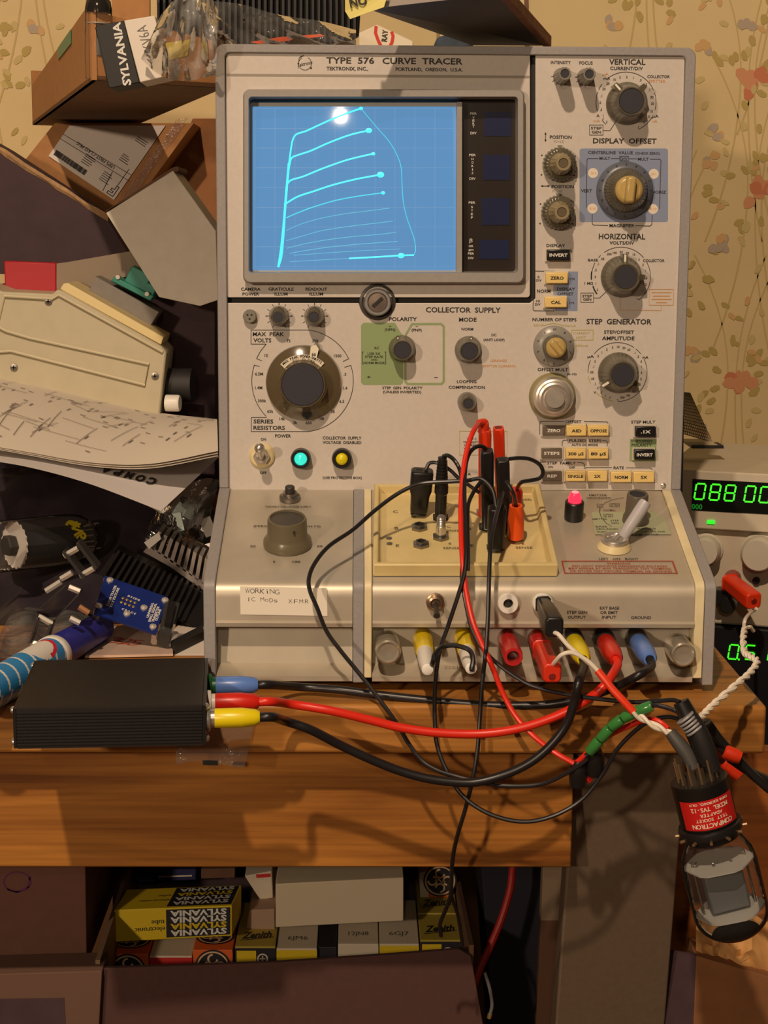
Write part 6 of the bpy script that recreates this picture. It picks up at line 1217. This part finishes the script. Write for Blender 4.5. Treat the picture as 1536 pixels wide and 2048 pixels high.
b = slab('blue_rag', [(868, 100), (872, 74), (905, 66), (945, 74), (948, 100)], .21, .03, mat('blue_cloth', S(58, 70, 84), .8, noise=.2, nscale=80), None, bevel=.003); tag(b, 'bit of blue cloth on the tracer top under the tray', 'cloth')
# ------------------------------------------------------------------ instruments on the side cabinet at the right
YAWP = math.radians(19); fdir = V((math.cos(YAWP), -math.sin(YAWP), 0)); fn = V((-math.sin(YAWP), -math.cos(YAWP), 0)); fo = P(1380, 940, .235)
FP = lambda x, y, o=0: onplane(x, y, fo + fn * o, fn)
SEG = {'0': 'abcdef', '1': 'bc', '5': 'acdfg', '8': 'abcdefg', '6': 'acdefg', '2': 'abdeg'}
def seven(b, ch, c, right, up, w, h, tk, slant=.13, dot=False):
    right = V(right); up = V(up); f = lambda x, y: c + right * ((x + slant * y) * 1) + up * y
    g = tk * .35
    bars = {'a': ((-w / 2 + g, h / 2), (w / 2 - g, h / 2)), 'g': ((-w / 2 + g, 0), (w / 2 - g, 0)), 'd': ((-w / 2 + g, -h / 2), (w / 2 - g, -h / 2)), 'f': ((-w / 2, g), (-w / 2, h / 2 - g)), 'b': ((w / 2, g), (w / 2, h / 2 - g)), 'e': ((-w / 2, -h / 2 + g), (-w / 2, -g)), 'c': ((w / 2, -h / 2 + g), (w / 2, -g))}
    for s_ in SEG.get(ch, ''):
        (x0, y0), (x1, y1) = bars[s_]; b.stroke([f(x0, y0), f(x1, y1)], tk, right.cross(up))
    if dot: b.stroke([f(w / 2 + tk * 1.3, -h / 2 - tk * .6), f(w / 2 + tk * 1.3, -h / 2 + tk * .6)], tk * 1.2, right.cross(up))
M_psu = mat('beige_instrument', S(196, 184, 162), .5, noise=.04, nscale=80); M_vfd = glow('green_digits', S(70, 255, 40), 1.1); M_vfd2 = glow('dim_green_word', S(20, 150, 40), .5)
t = thing('frequency_counter', fo + fdir * .06, 'beige bench instrument with a green digital display beside the tracer', 'test instrument')
zt_, zb_ = fo.z, FP(1400, 1246).z; base0 = V((fo.x, fo.y, zb_)) - fdir * .02; b = MB(); Wd, Dp = .24, .17
b.hexa([base0, base0 + fdir * Wd, base0 + fdir * Wd + ZU * (zt_ - zb_), base0 + ZU * (zt_ - zb_)], -fn * Dp); b.build('case', M_psu, t, bevel=.002)
p = [FP(x, y, .006) for x, y in ((1372, 1056), (1372, 940))]; za, zb2 = p[0].z, p[1].z
b = MB(); o = V((base0.x, base0.y, 0)); b.hexa([o + ZU * za, o + fdir * Wd + ZU * za, o + fdir * Wd + ZU * (zb2), o + ZU * zb2], fn * .006); b.build('upper_bezel', M_psu, t, bevel=.001)
wd = [FP(1388, 958, .0062), FP(1382, 1020, .0062)]; o0 = FP(1384, 990, .0062); b = MB(); z0, z1 = wd[1].z, wd[0].z; L0 = o0 + ZU * (z0 - o0.z); b.hexa([L0, L0 + fdir * .17, L0 + fdir * .17 + ZU * (z1 - z0), L0 + ZU * (z1 - z0)], fn * .0004); dw = b.build('display_window', mat('black_display', S(12, 16, 12), .2), t, smooth=0)
b = MB()
for x, y, ch in ((1400, 983, '0'), (1430, 984.5, '8'), (1460, 986, '8'), (1500, 988, '0'), (1530, 989.5, '0'), (1560, 991, '0')): seven(b, ch, FP(x, y, .007), fdir, ZU, .0066, .0112, .0012)
b.build('green_digits', M_vfd, dw, smooth=0)
b = MB(); b.text('000', FP(1394, 1013, .007), fdir, ZU, .0038, .0075, .02); b.build('unit_word', M_vfd2, dw, smooth=0)
b = MB(); c = FP(1422, 1044, .0064); b.hexa([c + fdir * (u * .0026) + ZU * (w * .0013) for u, w in ((-1, -1), (1, -1), (1, 1), (-1, 1))], fn * .0008); b.build('power_light', glow('green_light', S(40, 255, 40), 1.2), t, smooth=0)
for x, y, r in ((1414, 1098, .0105), (1520, 1104, .0125)):
    b = MB(); b.lathe([(r * 1.12, 0), (r * 1.12, .0015), (r, .003), (r * .94, .013), (r * .86, .0145), (0, .0148)], FP(x, y), fn, 40); b.build('dial_knob', mat('cream_knob', S(206, 198, 180), .45), t)
for x, y, m, L_ in ((1466, 1155, mat('dull_red_post', S(150, 54, 42), .4), .018), (1440, 1188, M_black, .014), (1462, 1200, M_black, .020)):
    b = MB(); b.lathe([(.0058, 0), (.0060, .001), (.0058, L_), (.0050, L_ + .001)], FP(x, y), fn, 24); b.build('terminal_post', m, t)
b = MB(); b.lathe([(.0026, 0), (.0026, .003)], FP(1513, 1160), fn, 16); b.build('earth_socket', M_black, t)
o = FP(1466, 1155) + fn * .018; t2 = thing('banana_plug', o, 'orange red stackable plug in the bench instrument terminal', 'plug'); e_ = o + (P(1508, 1203, o.y - .036) - o); b = MB(); boxplug(b, o, e_, .012, .012, .9); pl = b.build('plug_body', M_orangered, t2, bevel=.0008); hole(o, e_, .0022, mat('dark_red_hole', S(120, 22, 12), .5), pl)
pw = proj(e_); t2b = lead('white_wire', 'short white wire from the orange plug to the twisted pair', 'cable'); b = MB(); b.tube([e_ + V((.002, 0, -.005))] + W((1503, 1224, e_.y - .002), (1492, 1236, .06), (1488, 1250, .045), (1490, 1258, .035)), .0012, 8); b.build('wire', M_wirew, t2b)
# dark meter below it
t = thing('panel_meter', fo + fdir * .06 - ZU * .2, 'black bench meter with green digits under the beige instrument', 'test instrument')
zm1 = zb_ - .0005; zm0 = zm1 - .098; b = MB(); o = V((base0.x, base0.y, zm0)) + fdir * .012 + fn * .004; b.hexa([o, o + fdir * .24, o + fdir * .24 + ZU * (zm1 - zm0), o + ZU * (zm1 - zm0)], -fn * .17); mt_ = b.build('case', mat('black_meter_case', S(22, 22, 28), .35), t, bevel=.001)
b = MB()
for x, y, ch, d in ((1467, 1304, '0', True), (1500, 1305, '5', False), (1528, 1307, '1', False)): seven(b, ch, FP(x, y, .0052), fdir, ZU, .0064, .0105, .0011, dot=d)
b.build('green_digits', M_vfd, mt_, smooth=0)
# mesh cover with a black foot on top of the beige instrument
t = thing('mesh_cover', P(1400, 880, .30), 'beige wire mesh wedge with a black foot, standing on the bench instrument', 'mesh cover')
q = W((1362, 866, .30), (1424, 884, .29), (1380, 786, .33), (1358, 784, .33)); b = MB(); b.poly(q); b.build('mesh_sheet', film('mesh_film', (.62, .55, .44, 1), .1, .4, .35), t, smooth=0)
b = MB()
for i in range(15):
    f = i / 14; b.stroke([q[0].lerp(q[1], f) + V((0, -.0003, 0)), q[3].lerp(q[2], f) + V((0, -.0003, 0))], .0006, OUT); b.stroke([q[0].lerp(q[3], f) + V((0, -.0003, 0)), q[1].lerp(q[2], f) + V((0, -.0003, 0))], .0006, OUT)
b.build('mesh_wires', mat('mesh_wire', S(120, 104, 78), .5), t, smooth=0)
b = MB(); b.hexa(W((1366, 884, .285), (1384, 897, .285), (1448, 896, .285), (1424, 884, .285)), (0, .02, 0)); b.build('cover_base', mat('cover_beige', S(190, 172, 136), .5), t, smooth=0)
b = MB(); b.hexa(W((1384, 897, .283), (1448, 897, .283), (1447, 891, .283), (1384, 891, .283)), (0, .02, 0)); b.build('black_foot', M_blackm, t, smooth=0)
# side cabinet carrying the instruments, and what stands before it
M_cab = wood('orange_brown_cabinet', S(112, 62, 28), S(158, 94, 44), .7)
t = thing('side_cabinet', (.45, .35, -.76), 'orange brown wooden cabinet right of the desk leg', 'cabinet')
b = MB(); b.hexa([(xr + .004, .12, -.76), (.8, .12, -.76), (.8, .12, zm0 - .0005), (xr + .004, .12, zm0 - .0005)], (0, .5, 0)); b.build('cabinet_body', M_cab, t, bevel=.002)
o = slab('brown_panel', [(1300, 1500), (1600, 1500), (1600, 2100), (1300, 2100)], .095, .012, M_cab, None); tag(o, 'orange brown board leaning in front of the cabinet behind the hanging tube', 'board')
b = MB(); rows = []; rr = random.Random(8)
for j in range(12):
    w = j / 11; rows.append([P(1392 + 190 * i / 17, 1836 + 8 * math.sin(1.1 * i) + (120 + 6 * math.sin(.9 * i + 1) - (30 if i < 3 else 0)) * w + i * 4 * w, .075 - .022 * math.sin(math.pi * w) + rr.uniform(-.004, .004)) for i in range(18)])
b.grid(rows); o = b.build('paper_bag', mat('kraft_paper', S(196, 146, 88), .7, noise=.08, nscale=60), None, smooth=60); tag(o, 'crumpled tan paper bag under the hanging tube', 'bag')
t = thing('cardboard_carton', P(1450, 1990, .05), 'brown carton at the lower right corner with a dark side', 'carton')
slab('carton_front', [(1393, 1912), (1600, 1972), (1600, 2400), (1372, 2400)], .045, .03, mat('brown_carton', S(128, 84, 48), .8, noise=.08, nscale=60), t); slab('carton_side', [(1322, 1900), (1393, 1911), (1374, 2400), (1300, 2400)], [.06, .0455, .0455, .06], .003, M_purple, t, bevel=0)

# ------------------------------------------------------------------ cartons of boxed tubes under the desk
b = MB(); b.hexa([(-1.16, .66, -.76), (xr - .02, .66, -.76), (xr - .02, .66, zb - .002), (-1.16, .66, zb - .002)], (0, .012, 0)); b.build('added_back_panel', MATS['raw_drawer_board'], desk, smooth=0)  # board added to hide the lit wall and keep this space dark
def carton_front(pts, Y, m=None): pass
t = thing('cardboard_carton', P(560, 2000, .07), 'open brown carton of boxed tubes under the drawer', 'carton')
YC = .085; M_cfront = mat('darkened_carton_front', S(78, 50, 46), .85, noise=.06, nscale=200)  # card colour darkened to hold the shade under the desk
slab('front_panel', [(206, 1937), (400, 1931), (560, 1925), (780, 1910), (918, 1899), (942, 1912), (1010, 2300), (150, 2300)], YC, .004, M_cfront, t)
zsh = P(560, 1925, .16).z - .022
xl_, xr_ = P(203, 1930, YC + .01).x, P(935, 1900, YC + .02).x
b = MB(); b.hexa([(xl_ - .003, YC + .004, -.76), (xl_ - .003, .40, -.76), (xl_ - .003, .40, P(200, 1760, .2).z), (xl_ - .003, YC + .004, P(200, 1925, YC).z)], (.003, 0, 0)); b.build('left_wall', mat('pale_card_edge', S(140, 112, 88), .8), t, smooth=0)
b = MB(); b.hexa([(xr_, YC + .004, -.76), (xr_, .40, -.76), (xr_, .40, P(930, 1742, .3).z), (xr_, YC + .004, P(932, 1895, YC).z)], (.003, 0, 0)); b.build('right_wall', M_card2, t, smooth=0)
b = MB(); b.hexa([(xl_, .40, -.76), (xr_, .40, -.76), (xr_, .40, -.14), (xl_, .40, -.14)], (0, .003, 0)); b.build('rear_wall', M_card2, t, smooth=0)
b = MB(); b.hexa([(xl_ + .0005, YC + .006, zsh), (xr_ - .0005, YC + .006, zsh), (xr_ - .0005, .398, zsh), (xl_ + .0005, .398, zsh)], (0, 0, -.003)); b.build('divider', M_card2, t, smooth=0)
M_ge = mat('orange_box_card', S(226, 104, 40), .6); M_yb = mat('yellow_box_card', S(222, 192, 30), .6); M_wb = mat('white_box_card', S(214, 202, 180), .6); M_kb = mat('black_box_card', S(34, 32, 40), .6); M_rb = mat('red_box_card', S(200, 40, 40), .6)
YR = .16; GRP = 'boxed tubes in the carton under the desk'
def tbox(label, x0, x1, y0, Y, dep, mtop, mfront, emblem=None, skew=0, y0b=None, zbot=None):
    """small tube carton: front face from y0 down, running back by dep"""
    a_, b_ = P(x0, y0, Y), P(x1, y0 if y0b is None else y0b, Y); zz = zsh + .0005 if zbot is None else zbot; w = b_ - a_
    t = thing('tube_carton', V((a_.x, Y, zz)), label, 'box', GRP)
    m = MB(); q = [V((a_.x, Y, zz)), V((b_.x, Y, zz)), b_, a_]; m.slot(0); m.hexa(q, (skew, dep, 0)); o = m.build('carton_body', [mtop], t, smooth=0, bevel=.0005)
    f = MB(); f.hexa([p + V((0, -.0002, 0)) for p in (q[0] + ZU * .0006, q[1] + ZU * .0006, b_ - ZU * .0012, a_ - ZU * .0012)], (0, .0001, 0)); f.build('front_print', mfront, o, smooth=0)
    return o, a_, b_
def roundel(parent, c, r, right, up):                # dark roundel with a pale ring and curling monogram
    n = V(right).cross(V(up)); right = V(right); up = V(up); b = MB(); b.poly([c + n * .0003 + right * (r * math.cos(a)) + up * (r * math.sin(a)) for a in [2 * math.pi * i / 28 for i in range(28)]]); b.build('roundel', M_kb, parent, smooth=0)
    b = MB(); f = lambda x, y: c + n * .0006 + right * (r * x) + up * (r * y); b.stroke([f(.86 * math.cos(a), .86 * math.sin(a)) for a in [2 * math.pi * i / 28 for i in range(28)]], r * .09, n, True)
    for k in range(4): a0 = math.pi / 2 * k; b.stroke([f(.45 * math.cos(a0) + .26 * math.cos(a), .45 * math.sin(a0) + .26 * math.sin(a)) for a in [a0 + 4.6 * i / 10 for i in range(11)]], r * .11, n)
    b.stroke([f(-.3 + .6 * i / 6, .12 * math.sin(i)) for i in range(7)], r * .1, n); b.build('roundel_line', M_ge if 0 else mat('roundel_cream', S(226, 190, 150), .6), parent, smooth=0)
for lab_, x0, x1, y0 in (('orange tube carton with a dark round emblem, leftmost in the carton', 214, 297, 1908), ('orange tube carton with a dark round emblem, right of the red fronted one', 386, 465, 1900)):
    o, a_, b_ = tbox(lab_, x0, x1, y0, YR, .08, M_ge, M_ge); c = (a_ + b_) / 2; roundel(o, c + V((0, .022, .0001)), .0135, XR, YB); roundel(o, c + V((0, -.0003, -.012)), .0125, XR, ZU)
tbox('white topped tube carton with a red front between the two orange ones', 299, 384, 1912, YR, .08, M_wb, M_rb)
def zen(lab_, x0, x1, y0, Y=YR, zbot=None):
    o, a_, b_ = tbox(lab_, x0, x1, y0, Y, .08, mat('olive_yellow_card', S(176, 156, 60), .6), M_kb, zbot=zbot); c = (a_ + b_) / 2; w = (b_ - a_).length
    b = MB(); b.text('Zenith', c + V((0, .020, .0003)), V((1, .12, 0)), YB, .0115, w * .74, .03, shear=.25); b.stroke([c + V((-w * .4, .010, .0003)), c + V((w * .42, .016, .0003))], .0012, ZU); b.build('script_lettering', M_kb, o, smooth=0)
    b = MB(); b.hexa([a_ + V((w * .04, -.0004, -.016)), a_ + V((w * .52, -.0004, -.016)), a_ + V((w * .52, -.0004, -.003)), a_ + V((w * .04, -.0004, -.003))], (0, .0001, 0)); b.build('yellow_patch', M_yb, o, smooth=0)
    b = MB(); cc = a_ + V((w * .68, -.0004, -.009)); b.stroke([cc + V((.0034 * math.cos(a), 0, .0034 * math.sin(a))) for a in [2 * math.pi * i / 16 for i in range(16)]], .0010, OUT, True); b.stroke([cc + V((-.002, 0, 0)), cc + V((.002, 0, 0))], .0008, OUT); b.stroke([cc + V((0, 0, -.002)), cc + V((0, 0, .002))], .0008, OUT); b.build('ring_mark', M_wb, o, smooth=0)
zen('yellow and black tube carton with script on top, below the yellow box end', 470, 551, 1893); zen('yellow and black tube carton with script on top, rightmost in the front row', 841, 922, 1880)
for lab_, x0, x1, y0, mt, mf, tx in (('grey topped tube carton with a yellow front under the long white box', 553, 634, 1897, M_wb, M_yb, '6JM6'), ('white tube carton fronted white, right of the dark gap', 676, 757, 1888, M_wb, M_wb, '12JN8'), ('grey topped tube carton with a yellow front, right of the white one', 759, 838, 1888, M_wb, M_yb, '6GJ7')):
    o, a_, b_ = tbox(lab_, x0, x1, y0, YR, .08, mt, mf); c = (a_ + b_) / 2; b = MB(); b.text(tx, c + V((0, .018, .0003)), XR, YB, .007, (b_ - a_).length * .5, .0); b.build('stamp', mat('grey_stamp', S(110, 104, 98), .6), o, smooth=0)
tbox('dark tube carton in the gap of the front row', 636, 673, 1894, YR + .004, .07, M_kb, M_kb)
# big yellow carton lying on the row, printed upside down
zrow = P(340, 1883, YR + .002).z
t = thing('tube_carton', P(345, 1850, .165), 'long yellow tube carton printed in black rows, lying on the orange ones', 'box', GRP)
fq = W((230, 1884, .162), (464, 1872, .162), (464, 1811, .162), (228, 1820, .162)); ex = V((0.004, .038, .0)); b = MB(); b.hexa(fq, ex); yb_ = b.build('carton_body', M_yb, t, smooth=0, bevel=.0006)
b = MB(); bl = lambda u, w, o=0: fq[0].lerp(fq[1], u).lerp(fq[3].lerp(fq[2], u), w) + V((0, -.0003 - o, 0)); b.hexa([bl(.44, .06), bl(.985, .06), bl(.985, .95), bl(.44, .95)], (0, .0001, 0)); b.build('black_field', M_kb, yb_, smooth=0)
tp = lambda u, w, o=0: fq[3].lerp(fq[2], u) + ex * w + V((0, 0, .0003 + o)); b = MB(); b.hexa([tp(.44, .06), tp(.985, .06), tp(.985, .95), tp(.44, .95)], (0, 0, -.0001)); b.build('black_field', M_kb, yb_, smooth=0)
ur = (fq[1] - fq[0]).normalized() * -1; wv = (fq[1] - fq[0]).length; b = MB(); by = MB(); bk = MB(); bz_ = MB()
for i, w in enumerate((.19, .40, .61, .82)):
    (by if i == 1 else b).text('SYLVANIA', bl(.715, w, .0003), ur, -ZU, .0042, wv * .48, .04); (bz_ if i == 2 else b).text('SYLVANIA', tp(.715, w, .0003), ur, -YB, .0058, wv * .48, .04)
for f, upv in ((bl, -ZU), (tp, -YB)): bk.text('electronic', f(.30, .34, .0003), ur, upv, .0036, wv * .26, .0); bk.text('tube', f(.37, .56, .0003), ur, upv, .0036, wv * .11, .0)
b.build('white_lettering', M_white_ink, yb_, smooth=0); by.build('yellow_lettering', M_yb, yb_, smooth=0); bz_.build('yellow_lettering', M_yb, yb_, smooth=0); bk.build('black_lettering', M_ink, yb_, smooth=0)
o = slab('white_carton', [(551, 1855), (807, 1842), (807, 1755), (551, 1768)], .166, .05, mat('plain_white_card', S(214, 198, 170), .7), None); tag(o, 'long plain white carton lying across the boxed tubes', 'box')
t = slab('tube_carton', [(489, 1752), (543, 1742), (546, 1796), (520, 1800)], .21, .05, M_wb, None); tag(t, 'white tube carton with a red flash, tilted left of the long white carton', 'box', GRP); slab('red_flash', [(512, 1749), (541, 1747), (541, 1754), (513, 1756)], .2095, .0002, M_rb, t, bevel=0)
o = slab('tube_carton', [(492, 1858), (498, 1820), (549, 1818), (550, 1860)], .19, .05, mat('dusty_pink_card', S(170, 140, 118), .7)); tag(o, 'pale pink tube carton left of the long white carton', 'box', GRP)
zen('yellow tube carton with script on top, second row at the right end', 836, 915, 1826, .205, P(870, 1850, .205).z)
t = slab('tube_carton', [(838, 1745), (858, 1742), (858, 1796), (840, 1797)], .235, .04, M_wb, None); tag(t, 'orange and white tube carton with a dark round emblem, at the rear right', 'box', GRP); og = slab('orange_front', [(858, 1742), (902, 1740), (902, 1794), (858, 1796)], .235, .04, M_ge, t); roundel(t, P(880, 1761, .2345), .0125, XR, ZU)
for lab_, pts, m in (('blue tube carton at the back, above the yellow one', [(276, 1742), (312, 1742), (312, 1764), (276, 1766)], mat('blue_card', S(40, 44, 110), .6)), ('dark blue tube carton with a white line at the back', [(314, 1740), (392, 1738), (392, 1760), (314, 1763)], mat('navy_card', S(34, 36, 84), .6)), ('brown tube carton at the back beside the blue ones', [(402, 1738), (470, 1736), (470, 1756), (402, 1758)], M_card2)):
    o = slab('tube_carton', pts, .24, .04, m); tag(o, lab_, 'box', GRP)
    if 'line' in lab_: slab('white_line', [(310 + 6, 1752), (384, 1750), (384, 1753), (316, 1755)], .2395, .0002, M_wb, o, bevel=0)
o = slab('filler_carton', [(225, 1880), (225, 1700), (915, 1700), (915, 1880)], .285, .05, M_purple, None); tag(o, 'dark filler carton added behind the boxed tubes to darken the gaps', 'box')  # added backing, dark where the gaps between boxes lie in shade
# left cartons
t = thing('cardboard_carton', P(80, 1850, .14), 'brown carton with a purple ring drawn on it, left under the drawer', 'carton')
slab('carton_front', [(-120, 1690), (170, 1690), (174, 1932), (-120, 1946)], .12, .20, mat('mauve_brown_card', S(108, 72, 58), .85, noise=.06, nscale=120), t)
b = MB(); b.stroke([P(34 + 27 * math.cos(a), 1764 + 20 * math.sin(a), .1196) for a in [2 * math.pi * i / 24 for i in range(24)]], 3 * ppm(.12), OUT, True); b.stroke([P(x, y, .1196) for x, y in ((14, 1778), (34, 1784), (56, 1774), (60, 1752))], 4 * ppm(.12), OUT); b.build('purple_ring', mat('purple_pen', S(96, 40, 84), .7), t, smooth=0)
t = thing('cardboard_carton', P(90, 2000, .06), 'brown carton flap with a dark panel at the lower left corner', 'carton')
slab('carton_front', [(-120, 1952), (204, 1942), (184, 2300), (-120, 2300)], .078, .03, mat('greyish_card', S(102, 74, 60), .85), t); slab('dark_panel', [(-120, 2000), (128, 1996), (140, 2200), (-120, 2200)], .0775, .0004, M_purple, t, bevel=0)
# right of the carton: dark infill block, pale box strips, red cable
o = slab('dark_infill', [(960, 1690), (1092, 1690), (1060, 2300), (1000, 2300)], .17, .10, mat('navy_black', S(22, 22, 36), .7), None); tag(o, 'navy black crate put in the gap between the tube carton and the desk leg', 'infill')  # navy black block added to fill the gap beside the leg
t = thing('cardboard_carton', P(1120, 1800, .16), 'pale grey carton edge showing beside the desk leg', 'carton')
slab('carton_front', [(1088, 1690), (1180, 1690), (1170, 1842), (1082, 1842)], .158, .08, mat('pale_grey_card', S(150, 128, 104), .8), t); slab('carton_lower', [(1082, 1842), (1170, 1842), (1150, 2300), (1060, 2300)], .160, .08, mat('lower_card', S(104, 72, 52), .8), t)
t = lead('red_cable', 'thick red cable curving down in the dark gap under the desk', 'cable'); b = MB(); b.tube(W((1032, 1690, .13), (1025, 1737, .13), (1020, 1779, .128), (1003, 1837, .124), (983, 1886, .118), (962, 1932, .112), (940, 1990, .108)), .0026, 10); b.build('cable', mat('shaded_red_wire', S(158, 28, 22), .55), t)  # darker red puts the shadow on this cable into its colour
t = lead('grey_cable', 'thin grey cable with a brass tip low in the dark gap', 'cable'); b = MB(); b.tube(W((970, 1945, .10), (980, 1980, .098), (984, 2010, .096), (980, 2030, .095)), .0012, 8); b.build('cable', mat('grey_wire', S(90, 88, 86), .5), t); b = MB(); b.cyl(P(980, 2028, .095), P(978, 2036, .095), .0016); b.build('brass_tip', M_gold2, t)
